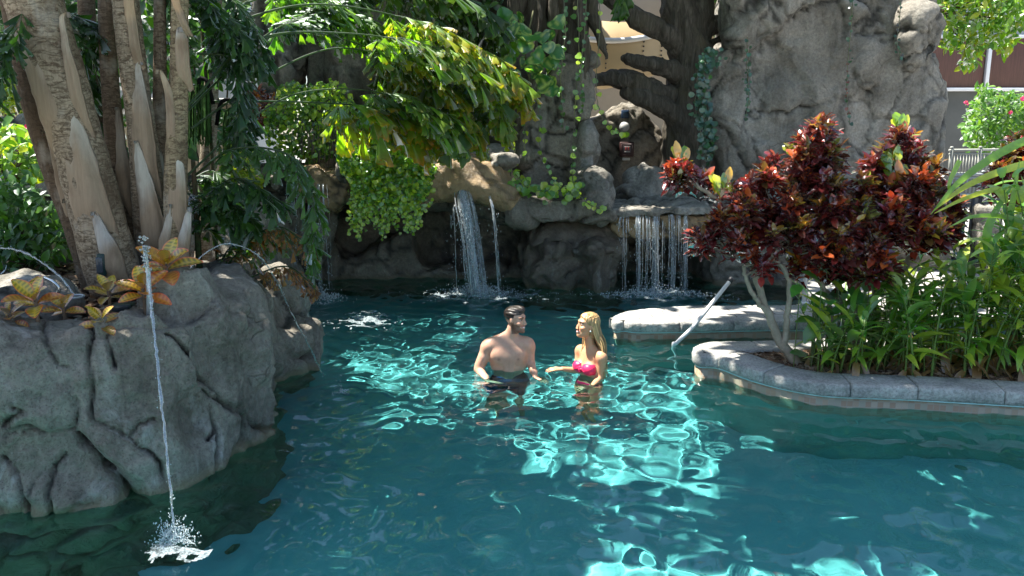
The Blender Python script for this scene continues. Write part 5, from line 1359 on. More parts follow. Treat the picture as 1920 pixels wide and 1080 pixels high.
sheath(r, [(304, 440, 26), (304, 360, 22), (300, 300, 12), (296, 262, 4)], 6.7, col=(.34, .29, .22))
r = palm('grey palm stem apart from the clump on the right, green at its top', (385, 520, 7.6))
trunk(r, [(372, 560, 30), (384, 440, 30), (388, 330, 28), (394, 220, 26), (398, 120, 24), (404, -30, 24)], 7.7, GRT, seed=7)
frond(r, [(398, 60, 7.7), (470, 0, 8.6), (560, -10, 9.2), (680, 40, 9.8), (760, 110, 10.1)], 106, .5, .17, cols=(G_L, G_M), bare=.4)
for i, (x0, x1, w_, Yd, lab) in enumerate(((300, 306, 9, 6.8, 'thin green cane rising beside the straight banded stem'), (313, 322, 7, 6.7, 'thinnest green cane just left of the straight banded stem'),
                                    (268, 300, 8, 6.9, 'slender dark cane crossing behind the centre stem'), (410, 372, 7, 7.2, 'slender dark cane between the banded stem and the grey one'))):
    r = empty('palm_shoot', P(x0, 520, Yd), lab, 'palm shoot', 'thin canes among the palm stems')
    trunk(r, [(x0, 540, w_), ((x0 + x1) / 2 + 4, 260, w_), (x1, -30, w_ * .8)], Yd, (.035, .065, .022), seed=20 + i, name='cane', sides=8, lump=.02)
    frond(r, [(x1, 20, Yd), (x1 + 30, -20, Yd), (x1 + 90, 30, Yd + .1), (x1 + 120, 120, Yd + .2)], 130 + i, .28, .11, cols=(G_D, G_D * 1.4))
# big fronds over the water
A = palms[3]; GP = palms[-1]
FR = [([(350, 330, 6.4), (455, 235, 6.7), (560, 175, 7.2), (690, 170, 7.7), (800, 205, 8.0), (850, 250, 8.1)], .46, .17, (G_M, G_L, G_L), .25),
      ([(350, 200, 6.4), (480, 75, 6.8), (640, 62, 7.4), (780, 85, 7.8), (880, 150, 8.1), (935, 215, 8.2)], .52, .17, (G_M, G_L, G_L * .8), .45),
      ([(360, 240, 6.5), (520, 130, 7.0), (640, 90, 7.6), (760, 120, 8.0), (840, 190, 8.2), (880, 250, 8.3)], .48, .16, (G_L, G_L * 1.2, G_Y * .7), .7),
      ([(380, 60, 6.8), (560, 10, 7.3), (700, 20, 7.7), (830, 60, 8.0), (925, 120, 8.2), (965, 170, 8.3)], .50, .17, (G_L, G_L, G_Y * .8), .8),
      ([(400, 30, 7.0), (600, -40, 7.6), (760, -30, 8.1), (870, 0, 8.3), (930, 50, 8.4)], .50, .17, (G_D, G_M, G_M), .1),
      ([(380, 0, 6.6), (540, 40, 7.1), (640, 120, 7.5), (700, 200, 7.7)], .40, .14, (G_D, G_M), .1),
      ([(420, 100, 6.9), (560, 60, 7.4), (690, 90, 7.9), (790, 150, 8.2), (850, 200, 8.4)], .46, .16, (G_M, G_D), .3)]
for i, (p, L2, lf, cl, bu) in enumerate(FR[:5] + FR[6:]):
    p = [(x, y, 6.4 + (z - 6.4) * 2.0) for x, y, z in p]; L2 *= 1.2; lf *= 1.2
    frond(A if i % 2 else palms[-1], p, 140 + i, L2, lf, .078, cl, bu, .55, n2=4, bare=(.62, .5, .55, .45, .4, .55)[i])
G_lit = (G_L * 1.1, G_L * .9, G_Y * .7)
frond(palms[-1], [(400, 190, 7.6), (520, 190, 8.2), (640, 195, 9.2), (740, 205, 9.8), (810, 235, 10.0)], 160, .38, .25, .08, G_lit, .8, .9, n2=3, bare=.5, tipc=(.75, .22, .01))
for i, p in enumerate(([(390, 40, 7.3), (440, 70, 7.2), (470, 150, 7.1), (480, 240, 7.1)], [(370, 100, 6.9), (430, 110, 6.9), (455, 180, 6.9), (450, 240, 6.9)], [(240, 0, 6.9), (190, 40, 6.9), (160, 120, 6.9), (150, 180, 6.9)],
                       [(400, 20, 7.6), (470, 10, 7.6), (530, 60, 7.6), (560, 150, 7.6)], [(210, 60, 7.1), (180, 200, 7.1), (210, 260, 7.1), (230, 330, 7.0)])):
    if i not in (0, 3): frond(palms[5 if i == 2 else -1], p, 170 + i, .26, .12, .06, (G_D, G_D * 1.5), .0, .9, bare=.3)
# low drooping fronds in front
r = empty('palm_tree', P(375, 560, 6.7), 'young fishtail palm with one frond hanging before the left waterfall', 'palm tree')
trunk(r, [(380, 590, 14), (372, 470, 12), (366, 360, 10), (362, 300, 8)], 6.7, (.04, .07, .025), seed=31, name='trunk', sides=8)
frond(r, [(364, 330, 6.7), (430, 282, 6.6), (510, 280, 6.5), (560, 310, 6.45), (590, 400, 6.4), (585, 505, 6.4)], 181, .14, .11, .06, (G_M * .8, G_M), .05, .9, n2=3)
frond(r, [(366, 420, 6.7), (400, 360, 6.65), (450, 335, 6.6), (530, 380, 6.55)], 182, .22, .12, .06, (G_D * 1.4, G_M * .8), 0, .7)
frond(r, [(366, 470, 6.7), (390, 400, 6.7), (430, 380, 6.7), (480, 420, 6.65)], 183, .22, .12, .06, (G_D * 1.4, G_M * .8), 0, .7)
frond(r, [(366, 380, 6.75), (350, 350, 6.9), (400, 320, 7.0), (440, 370, 7.0)], 184, .20, .12, .06, (G_D * 1.2, G_M * .8), 0, .7)
frond(r, [(380, 560, 6.7), (450, 470, 6.7), (520, 425, 6.7), (590, 470, 6.7)], 185, .20, .065, .045, (np.array([.26, .13, .05]), np.array([.38, .17, .05]), np.array([.10, .14, .03])), 0, .9)
frond(r, [(380, 560, 6.6), (470, 520, 6.6), (540, 500, 6.65), (595, 545, 6.65)], 186, .16, .06, .045, (np.array([.28, .12, .05]), np.array([.42, .20, .06])), 0, .9)
frond(r, [(385, 580, 6.7), (420, 480, 6.8), (470, 440, 6.9), (520, 440, 7.0)], 187, .22, .10, .05, (G_L, G_M, np.array([.3, .1, .02])), 0, .6)
# seed tassels
for i, (px, py, w_, h_, Yd, lab) in enumerate(((374, 165, 42, 100, 7.1, 'long dark green seed tassel left of the grey palm stem'), (438, 205, 40, 75, 7.2, 'round topped dark green seed tassel right of the grey palm stem'))):
    r = empty('seed_tassel', P(px, py, Yd), lab, 'seed tassel', 'palm seed tassels'); rg = np.random.RandomState(200 + i); mb = MB()
    for k in range(70):
        a = rg.uniform(-1, 1); b = rg.uniform(-1, 1); q = spline(np.array([P(px, py, Yd), P(px + a * w_ * .4, py - 6 + 10 * abs(a), Yd + b * .05), P(px + a * w_ * .5, py + h_ * .4, Yd + b * .08), P(px + a * w_ * .5, py + h_ * rg.uniform(.8, 1.1), Yd + b * .09)]), 18)
        mb.add(*tube(q, .0035 + .0035 * (np.arange(18) % 2), 4, False), np.array([.03, .075, .015]) * rg.uniform(.6, 1.5))
    mb.build('strands', M_stem, r)
    put('stalk', *tube(spline(np.array([P(px + (26 if i == 0 else -32), py + 30, Yd), P(px + (14 if i == 0 else -24), py - 12, Yd), P(px - (0 if i == 0 else 4), py - 16, Yd), P(px, py, Yd)]), 14), .018, 8), M_stem, r, True).data.color_attributes
    o = r.children[-1]; at = o.data.color_attributes.new('Col', 'FLOAT_COLOR', 'POINT'); at.data.foreach_set('color', np.tile(np.array([.12, .07, .05, 1], np.float32), len(o.data.vertices)))

# ---------------- crotons in the rock planter
def big_croton(label, px, py, Yd, n, size, seed, cols, rim, lean=(0, 0), base_dy=40):
    rg = np.random.RandomState(seed); base = P(px, py + base_dy, Yd); base[2] = max(base[2] - .05, BED); top = P(px, py, Yd)
    r = empty('croton', base, label, 'croton', 'broad leaved crotons on the rock planter')
    put('stem', *tube(np.array([base - [0, 0, .1], (base + top) / 2 + [.01, 0, 0], top]), [.012, .010, .007], 8), M_stem, r, True, None) if False else None
    V, Fs = tube(spline(np.array([base - [0, 0, .08], (base + top) / 2 + [.01, 0, 0], top]), 8), .011, 8); put('stem', V, Fs, M_stem, r, True, np.tile([.14, .10, .07], (len(V), 1)))
    TV, TF, tt, ss = CROTB
    for i in range(n):
        a = i * 2.4 + seed; e = np.interp(i, [0, n], [1.3, -.15]); d = np.array([[math.cos(a) * math.cos(e), math.sin(a) * math.cos(e) - .25, math.sin(e)]])
        s = size * np.interp(i, [0, 2, n], [.75, 1, .9]) * rg.uniform(.85, 1.15); o = top + np.array([0, 0, -.012 * i * .6]) + d[0] * .012
        g = cols[0 if rg.rand() < .6 else 1]; vein = cols[2]; red = rim
        rows = np.round(tt * 14).astype(int); C = np.where(((rows + (np.abs(ss) * 1.2)) % 2 < 1)[:, None], vein, g)
        C = np.where((np.abs(ss) < .15)[:, None], vein, C); wr = (np.abs(ss) > .85) | (tt > .96); C = np.where(wr[:, None], red, C)
        k = .0 if i < 2 else rg.uniform(.1, .7); C = C * (1 - k) + np.array(red) * k * (.4 + .6 * rg.rand())
        if i < 3: C = C * .75 + np.array(vein) * .25
        M = basis(d, np.array([0, -.5, 1.0]) + rg.normal(0, .15, 3)) * s
        V, Fs, _ = instances(TV, TF, M, o[None]); put('leaf', V, Fs, M_crotb, r, True, C)
M_crotb = mat_leaf('broad_croton_leaf', .3, .25, .3, tt=(1.3, 1.1, .8))
YV = (np.array([.035, .10, .010]), np.array([.10, .11, .010]), np.array([.58, .42, .015]))
OR = (.70, .12, .025); RD = (.38, .06, .03)
big_croton('tall yellow veined croton with orange edges, second from the left on the rock planter', 66, 560, 4.75, 9, .18, 1, YV, OR)
big_croton('dark red and yellow croton at the left edge of the rock planter', 18, 590, 4.7, 8, .12, 2, (np.array([.12, .03, .02]), np.array([.2, .06, .02]), np.array([.5, .35, .04])), RD)
big_croton('small bright yellow croton with dark lower leaves below the leaning palm stems', 203, 545, 5.1, 8, .145, 3, YV, (.35, .10, .03), base_dy=50)
big_croton('small orange croton behind the tall one, nearer the palm stems', 118, 575, 4.95, 7, .13, 7, YV, (.62, .12, .03), base_dy=30)
big_croton('low croton lying over the rim of the rock planter with yellow striped leaves', 190, 600, 4.75, 7, .14, 4, YV, (.50, .12, .05), base_dy=20)
big_croton('largest croton, orange pink edged leaves, in front of the banded palm stem', 312, 495, 5.25, 10, .21, 5, YV, (.75, .13, .06), base_dy=90)
big_croton('spreading orange and green croton just left of the upright fountain jet', 268, 540, 5.05, 9, .17, 6, YV, (.72, .12, .04), base_dy=60)
# dead fibre tuft and dry debris
r = empty('dry_tuft', P(375, 590, 5.9), 'grey tuft of dead palm fibres at the foot of the palm stems', 'dead plant'); rg = np.random.RandomState(9); mb = MB()
for k in range(160):
    a = P(380 + rg.normal(0, 12), 535 + rg.normal(0, 8), 5.9); e = a + np.array([rg.normal(0, .10), rg.normal(-.05, .06), -rg.uniform(.1, .3)])
    mb.add(*tube(spline(np.array([a, (a + e) / 2 + rg.normal(0, .02, 3), e]), 6), .0022, 4, False), np.array([.22, .18, .14]) * rg.uniform(.5, 1.3))
mb.build('fibres', M_stem, r)
# ================================================================ creepers, shrubs, far trees
G_C = np.array([.20, .36, .03]); G_C2 = np.array([.40, .52, .04])
rg = np.random.RandomState(300)
r = empty('creeper', P(720, 300, 10.8), 'bright green creeper hanging like a curtain left of the middle waterfall', 'creeper', 'creepers hanging over the cave'); mb = MB()
out1 = [(636, 270), (690, 245), (750, 262), (800, 285), (815, 320), (806, 350), (790, 375), (762, 368), (740, 385), (715, 380), (690, 395), (668, 365), (652, 330), (636, 300)]
cluster(mb, rg, 2600, out1, (10.35, 10.65), .075, (G_C, G_C2, G_M * 1.5), HEART, .9, (0, -1, .5), edge=.6)
cluster(mb, rg, 1200, [(x, y - 4) for x, y in out1], (10.65, 10.85), .08, (G_M, G_C), HEART, .9, (0, -1, .4), edge=.3)
for k in range(100):
    x = rg.uniform(660, 798); y0 = rg.uniform(330, 380); y1 = min(y0 + rg.uniform(25, 110), 400 + 42 * abs(math.sin(x / 17.0)) + rg.uniform(-12, 8))
    vine_strand(mb, [P(x, y0, 10.55), P(x + rg.normal(0, 4), (y0 + y1) / 2, 10.5), P(x + rg.normal(0, 8), y1, 10.5)], rg, .06, .035, (G_C, G_C2), .003)
mb.build('foliage', M_vine, r)
r = empty('creeper', P(570, 240, 11.8), 'round leaved creeper with brown hanging roots above the left waterfall', 'creeper', 'creepers hanging over the cave'); mb = MB()
out2 = [(498, 215), (520, 170), (560, 150), (640, 158), (668, 200), (668, 262), (640, 300), (600, 305), (560, 312), (520, 315), (500, 270)]
cluster(mb, rg, 1900, out2, (11.2, 11.8), .08, (G_C, G_C2, G_M), HEART, .6, (0, -1, .6), edge=.8)
for k in range(40):
    x = rg.uniform(560, 665); y0 = rg.uniform(220, 260); mb.add(*tube(spline(np.array([P(x, y0, 11.3), P(x + rg.normal(0, 4), y0 + 35, 11.25), P(x + rg.normal(0, 6), y0 + rg.uniform(50, 85), 11.3)]), 8), .006, 4, False), np.array([.14, .09, .05]) * rg.uniform(.5, 1.3))
mb.build('foliage', M_vine, r)
def shrub(name, label, polys, Yr, n, size, cols, tpl=OVAL, mat=None, seed=0, cat='shrub', edge=.8, stems=6, base=None, group=None, dn=.2, flower=None):
    rg = np.random.RandomState(seed); pts = np.array(polys, float); c = pts.mean(0); b = base or (c[0], pts[:, 1].max() + 10)
    Ym = (Yr[0] + Yr[1]) / 2; r = empty(name, P(b[0], b[1], Ym), label, cat, group); mb = MB()
    O = cluster(mb, rg, n, polys, Yr, size, cols, tpl, dn, edge=edge); mb.build('foliage', mat or M_tree, r); sb = MB(); B_ = P(b[0], b[1], Ym)
    for k in range(stems):
        e = O[rg.randint(len(O))]; m_ = (B_ + e) / 2 + rg.normal(0, .05, 3); V, Fs = tube(spline(np.array([B_ + rg.normal(0, .03, 3), m_, e]), 10), np.linspace(.022, .006, 10), 6); sb.add(V, Fs, np.array([.09, .07, .05]))
    sb.build('stem', M_stem, r); return r
shrub('shrub', 'yellow lit leafy bush between the grey palm stem and the left waterfall rock', [(410, 270), (470, 262), (488, 300), (480, 350), (450, 365), (415, 350)], (10.2, 10.9), 700, .085, (G_Y, G_L, G_Y * .8), HEART, M_vine, 310)
shrub('shrub', 'dark leafy bush at the left edge beside the water jet', [(-40, 330), (40, 345), (100, 380), (128, 430), (120, 480), (90, 500), (-40, 505)], (7.2, 8.2), 1300, .11, (G_D * 1.3, G_M, G_M * 1.3), OVAL, None, 311)
r = shrub('hibiscus', 'yellow green bush with two pink flowers at the left edge', [(-40, 225), (20, 238), (60, 262), (92, 300), (88, 330), (60, 345), (20, 340), (-40, 350)], (8.0, 8.8), 420, .13, (G_L, G_Y, G_M, G_L), OVAL, None, 312, 'hibiscus')
for k, (px, py, s) in enumerate(((53, 237, .05), (65, 254, .032))):
    c = P(px, py, 7.9); mb = MB(); rg2 = np.random.RandomState(k); n = 16; d = rdir(rg2, n); d[:, 1] -= .5
    V, Fs, C = leaves(HEART, d, np.array([0, -1, .3]), np.tile(c, (n, 1)), np.full(n, s), pick(rg2, n, (np.array([.75, .03, .28]), np.array([.65, .02, .2])), .15)); mb.add(V, Fs, C); mb.build('flower', M_vine, r)
shrub('fern', 'feathery pale green fern in front of the garden wall at the left', [(-30, 128), (20, 140), (52, 168), (48, 205), (0, 200), (-30, 190)], (11, 12.2), 900, .16, (G_L, G_Y * .8), LANCE, None, 313, 'fern')
shrub('croton', 'small red croton seen through the fronds beside the pale rock column', [(458, 180), (480, 168), (505, 178), (515, 205), (500, 232), (470, 235), (455, 212)], (11.9, 12.4), 420, .11, (np.array([.3, .05, .02]), np.array([.12, .02, .015]), np.array([.5, .18, .02])), CROT, M_croton, 314, 'croton')
shrub('shrub', 'grey green shrub with pink blossoms in front of the grey wall at right', [(1808, 215), (1822, 180), (1850, 162), (1900, 170), (1990, 190), (1990, 300), (1850, 290), (1812, 262)], (15.2, 16.4), 2600, .12, (G_M * 1.3, G_M, G_L * .8), OVAL, None, 315)
for px, py in ((1812, 193), (1918, 185), (1895, 210)):
    rr = [o for o in COL.objects if o.name.startswith('shrub')][-1]; c = P(px, py, 15.1); rg2 = np.random.RandomState(px); mb = MB(); V, Fs, C = leaves(HEART, rdir(rg2, 8), np.array([0, -1, .3]), np.tile(c, (8, 1)), np.full(8, .07), pick(rg2, 8, (np.array([.55, .05, .2]),), .15)); mb.add(V, Fs, C); mb.build('flower', M_vine, rr)
shrub('tree', 'yellow green leafy branches hanging beside the cliff at the top right', [(1758, -60), (1990, -60), (1990, 60), (1930, 40), (1905, 75), (1890, 110), (1850, 80), (1835, 118), (1800, 130), (1790, 95), (1762, 70)], (13.2, 14.4), 2600, .13, (G_L, G_M * 1.2, G_L * .9, G_Y * .7), OVAL, None, 316, 'tree', 1.0, 14, (1735, 20))
shrub('shrub', 'dark leaves seen high up in the gap between fig branch and cliff', [(1318, 60), (1380, 60), (1380, -60), (1318, -60)], (18.0, 19.0), 700, .18, (G_D * 1.5, G_M, np.array([.2, .1, .02])), OVAL, None, 317)
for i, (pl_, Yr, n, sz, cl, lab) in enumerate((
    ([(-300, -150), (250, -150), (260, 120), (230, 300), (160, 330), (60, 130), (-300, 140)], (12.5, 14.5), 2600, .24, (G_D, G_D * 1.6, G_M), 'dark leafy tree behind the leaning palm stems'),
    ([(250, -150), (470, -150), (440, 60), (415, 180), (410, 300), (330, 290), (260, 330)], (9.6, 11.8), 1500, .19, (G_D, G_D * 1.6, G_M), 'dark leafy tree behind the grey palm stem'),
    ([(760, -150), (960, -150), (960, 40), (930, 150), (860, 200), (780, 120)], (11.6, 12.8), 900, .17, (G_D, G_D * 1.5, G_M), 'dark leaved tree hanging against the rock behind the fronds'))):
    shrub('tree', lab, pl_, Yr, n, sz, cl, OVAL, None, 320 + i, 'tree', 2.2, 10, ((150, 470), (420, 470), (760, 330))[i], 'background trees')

# vines on the pillar, the shelf and the cliff
VY = (G_C, G_C2, G_M * 1.3); group = 'vines hanging on the rocks'
def vine(label, strands, size=.07, step=.06, cols=VY, seed=0, tpl=HEART, rad=.006, Yo=0.0, name='vine', mat=None, tip=None, tipw=None, jit=.02, spread=.8):
    rg = np.random.RandomState(seed); first = P(*strands[0][0]); r = empty(name, first, label, 'vine', group); mb = MB()
    for s in strands: vine_strand(mb, [P(*p) for p in s], rg, size, step, cols, rad, tpl, tip=tip, tipw=tipw, jit=jit, spread=spread)
    mb.build('foliage', mat or M_vine, r); return r
vine('heart leaved vine running straight down the middle of the rock pillar', [[(1082, -20, 11.2), (1086, 100, 11.3), (1078, 200, 11.4), (1074, 290, 11.4), (1075, 345, 11.2), (1095, 375, 10.8), (1130, 392, 10.8)]], .10, .10, seed=331)
vine('heart leaved vine curving down the left of the pillar to the shelf', [[(1006, 120, 11.3), (1010, 210, 11.3), (1012, 270, 11.3), (1026, 320, 11.2), (1045, 345, 11.0), (1075, 352, 10.9)]], .10, .10, seed=332)
vine('thin vine trailing along the left edge of the pillar', [[(962, 225, 11.4), (965, 280, 11.3), (968, 320, 11.2), (985, 345, 11.0), (1020, 355, 10.9)], [(950, 250, 11.4), (958, 330, 11.2)], [(980, 180, 11.4), (985, 300, 11.3)]], .085, .09, seed=333)
vine('loose vine swinging free before the slide, its end turned up', [[(1122, -20, 11.6), (1124, 60, 11.6), (1118, 150, 11.6), (1122, 200, 11.6), (1140, 232, 11.6), (1162, 247, 11.6), (1178, 245, 11.6)]], .10, .15, seed=334)
vine('pale leaved vine hanging from the fig roots over the pillar', [[(1100, -20, 11.2), (1096, 60, 11.25), (1090, 130, 11.3), (1094, 210, 11.4)], [(1056, -20, 11.2), (1060, 60, 11.2), (1052, 150, 11.3), (1056, 250, 11.4)]], .075, .07, (G_M, G_M * .8 + np.array([.02, .05, .05])), seed=335)
vine('leafy vine mat creeping along the shelf at the foot of the pillar', [[(965, 325, 11.0), (990, 352, 10.85), (1030, 358, 10.8), (1080, 350, 10.8)], [(1000, 358, 10.8), (1050, 356, 10.8), (1090, 345, 10.8)], [(960, 340, 10.95), (1010, 350, 10.85), (1060, 362, 10.8)]], .12, .035, seed=336, jit=.05)
vine('small trailing vine ending in yellow leaves above the right waterfall', [[(1080, 355, 10.8), (1100, 380, 10.75), (1125, 392, 10.8), (1140, 385, 10.8)]], .09, .09, (G_C2, G_Y), seed=337)
GB = (np.array([.045, .12, .07]), np.array([.06, .16, .09]), np.array([.035, .09, .05]))
vine('thick blue green vine curtain down the left corner of the cliff', [[(1335 + dx, 88 + dy, 12.45), (1316 + dx * .8, 130, 12.35), (1312 + dx, 200, 12.35), (1322 + dx, 250, 12.35), (1325 + dx * .7, 300 - abs(dx), 12.4)] for dx, dy in ((-8, 6), (0, 0), (6, 4), (12, 10), (-3, 2), (16, 20), (3, 8), (9, 2))], .10, .05, GB, seed=338, jit=.04)
vine('narrow blue green vine strip on the left part of the cliff face', [[(1402, 70, 12.3), (1400, 120, 12.45), (1404, 180, 12.45), (1398, 225, 12.45)], [(1406, 90, 12.3), (1402, 150, 12.45), (1406, 195, 12.45)]], .075, .06, GB, seed=339)
vine('long thin vine down the middle of the cliff, reddish at its top', [[(1600, -20, 12.2), (1596, 50, 12.35), (1590, 120, 12.45), (1588, 180, 12.5), (1594, 235, 12.5)]], .065, .06, (GB[0], GB[2], np.array([.16, .04, .03])), seed=340)
vine('short dark vine down the right part of the cliff', [[(1690, -20, 12.2), (1686, 40, 12.2), (1682, 80, 12.2), (1690, 112, 12.2)]], .06, .05, (GB[2], np.array([.06, .05, .03])), seed=341)
# big variegated leaves on the fig roots
r = empty('climbing_plant', P(990, 150, 11.2), 'cluster of large marbled heart shaped leaves climbing the fig roots', 'climbing plant'); rg = np.random.RandomState(350)
for k in range(46):
    px, py = rg.uniform(950, 1040), rg.uniform(30, 175)
    if k < 10: px, py = rg.uniform(935, 975), rg.uniform(0, 150)
    o = P(px, py, 11.0 + rg.uniform(-.15, .25)); d = rdir(rg, 1, .9); d[:, 1] -= .3
    if k == 0: ML = leaf_tpl(lambda t: .46 * math.sin(min(1, t * 1.2 + .14) * math.pi) ** .65 if t < .999 else 0.0, 9, 7, .3, .25)
    TV, TF, tt, ss = ML; C = np.where((vnoise(np.column_stack([ss * 4 + k, tt * 7, ss * 0]), k) > .3)[:, None], np.array([.32, .40, .12]), np.array([.045, .17, .03]) * rg.uniform(.7, 1.3))
    V, Fs, _ = instances(TV, TF, basis(d, np.array([0, -1.0, .5]) + rg.normal(0, .25, 3)) * rg.uniform(.17, .30), o[None]); put('leaf', V, Fs, M_vine, r, True, C)
V, Fs = tube(spline(np.array([P(1000, 180, 11.2), P(985, 100, 11.2), P(1000, 20, 11.2)]), 12), .012, 6); put('stem', V, Fs, M_stem, r, True, np.tile([.12, .12, .06], (len(V), 1)))
r = empty('leaf_spray', P(1165, -10, 11.5), 'dark green leaf spray hanging at the top edge before the fig branch', 'leaves'); mb = MB(); n = 16; rg = np.random.RandomState(5)
O = np.array([P(rg.uniform(1155, 1178), rg.uniform(-20, 5), 11.5) for _ in range(n)]); d = rdir(rg, n, 3.0); V, Fs, C = leaves(FISH[1], d, np.array([0, -1.0, 0]), O, rg.uniform(.2, .34, n), pick(rg, n, (G_M * .9, G_D * 2))); mb.add(V, Fs, C); mb.build('foliage', M_palmleaf, r)

# ---------------- fig tree and its roots
def mat_bark():
    m, nt, out = new_mat('fig_bark'); N = NT(nt); c = N.coord(); cf = N.coord((9, 9, 1.2)); n1 = N.noise(2.0, 8, .7, cf, .8)
    base = N.ramp(n1, [(.28, (.030, .026, .021)), (.5, (.075, .066, .052)), (.72, (.15, .135, .11))])
    base = N.mix(N.ramp(N.noise(2.5, 4, .6, c), [(.5, 0.0), (.75, .5)]), base, (.10, .085, .045))
    b = N.n('ShaderNodeBsdfPrincipled'); N.set(b, 'Base Color', base); N.set(b, 'Roughness', .85); N.set(b, 'Specular IOR Level', .2)
    N.set(b, 'Normal', N.bump(N.math('ADD', n1, N.math('MULTIPLY', N.noise(20, 6, .7, c), .4)), .9, .05)); nt.links.new(b.outputs[0], out.inputs[0]); return m
M_bark = mat_bark()
def limb_mesh(limbs, h=.035, seed=0, amp=.05):
    L = []
    for pts in limbs:
        p = spline(np.array([[*P(x, y, Yd), px2m(w_, Yd) / 2] for x, y, w_, Yd in pts]), 14)
        L += list(zip(p[:-1], p[1:]))
    A = np.array([l[0][:3] for l in L] + [l[1][:3] for l in L]); R = max(l[0][3] for l in L) + .2
    B = Body(A.min(0) - R, A.max(0) + R, h)
    for a, b in L: B.cone(a[:3], b[:3], a[3], b[3], .05)
    V, Fq = B.mesh(); N_ = normals_of(V, Fq)
    rd = np.abs(vnoise(V * [7, 7, 1.6], seed)) * -1.4 + .6 * fbm(V * 4, 3, seed + 1)
    return V + N_ * (amp * rd)[:, None], Fq
r = empty('fig_tree', P(1290, 300, 13.3), 'old dark fig tree with crooked limbs between the slide and the cliff', 'tree')
V, Fq = limb_mesh([[(1292, 420, 110, 13.2), (1286, 300, 92, 13.2), (1290, 200, 84, 13.2), (1296, 110, 78, 13.2), (1276, 40, 66, 13.2), (1262, -60, 60, 13.2)], [(1300, 120, 50, 13.3), (1312, 60, 44, 13.3), (1312, 0, 46, 13.3), (1306, -60, 46, 13.3)]], .035, 5)
put('trunk', V, Fq, M_bark, r)
for lm in ([(1285, 100, 48, 13.2), (1245, 60, 36, 13.0), (1200, 38, 34, 12.9), (1150, 5, 30, 12.9), (1110, -30, 26, 12.9)], [(1290, 150, 44, 13.2), (1250, 128, 32, 13.0), (1205, 118, 26, 12.9), (1170, 107, 18, 12.9)],
           [(1290, 190, 50, 13.2), (1240, 175, 34, 13.0), (1190, 155, 40, 12.9), (1150, 148, 30, 12.9), (1095, 152, 22, 12.9)], [(1295, 260, 60, 13.2), (1262, 215, 42, 13.0), (1225, 190, 38, 12.9), (1180, 170, 36, 12.9)],
           [(1300, 70, 40, 13.3), (1340, 48, 34, 13.4), (1372, 46, 28, 13.5), (1410, 60, 26, 13.5)], [(1298, 85, 30, 13.3), (1325, 86, 18, 13.3), (1350, 72, 14, 13.3), (1385, 60, 14, 13.3)]):
    V, Fq = limb_mesh([lm], .03, int(lm[0][0]), .04); put('branch', V, Fq, M_bark, r)
r = empty('fig_roots', P(1040, 120, 11.8), 'mass of twisted hanging fig roots above the vine hung pillar', 'tree')
for lm in ([(1010, -50, 60, 11.9), (1000, 20, 50, 11.9), (1020, 70, 34, 11.9), (1050, 120, 26, 11.9)], [(1060, -50, 90, 12.0), (1066, 30, 76, 12.0), (1070, 90, 60, 12.0), (1072, 150, 50, 12.0)], [(965, -50, 34, 11.8), (968, 10, 34, 11.7), (950, 60, 26, 11.8), (938, 110, 18, 11.9)],
           [(1030, -40, 20, 11.5), (1040, 30, 18, 11.5), (1034, 80, 14, 11.6), (1046, 112, 9, 11.6)], [(1108, -50, 34, 11.9), (1110, 20, 26, 11.9), (1128, 80, 14, 11.8), (1140, 112, 6, 11.8)], [(1090, -50, 30, 11.6), (1084, 20, 22, 11.6), (1098, 90, 20, 11.7), (1092, 160, 14, 11.7)],
           [(930, -60, 70, 12.6), (925, 20, 60, 12.6), (930, 120, 50, 12.7)], [(1000, -40, 14, 11.4), (1012, 40, 12, 11.4), (1004, 90, 8, 11.5), (1030, 130, 5, 11.5)]):
    V, Fq = limb_mesh([lm], .03, int(lm[0][0]), .035); put('root', V, Fq, M_bark, r)

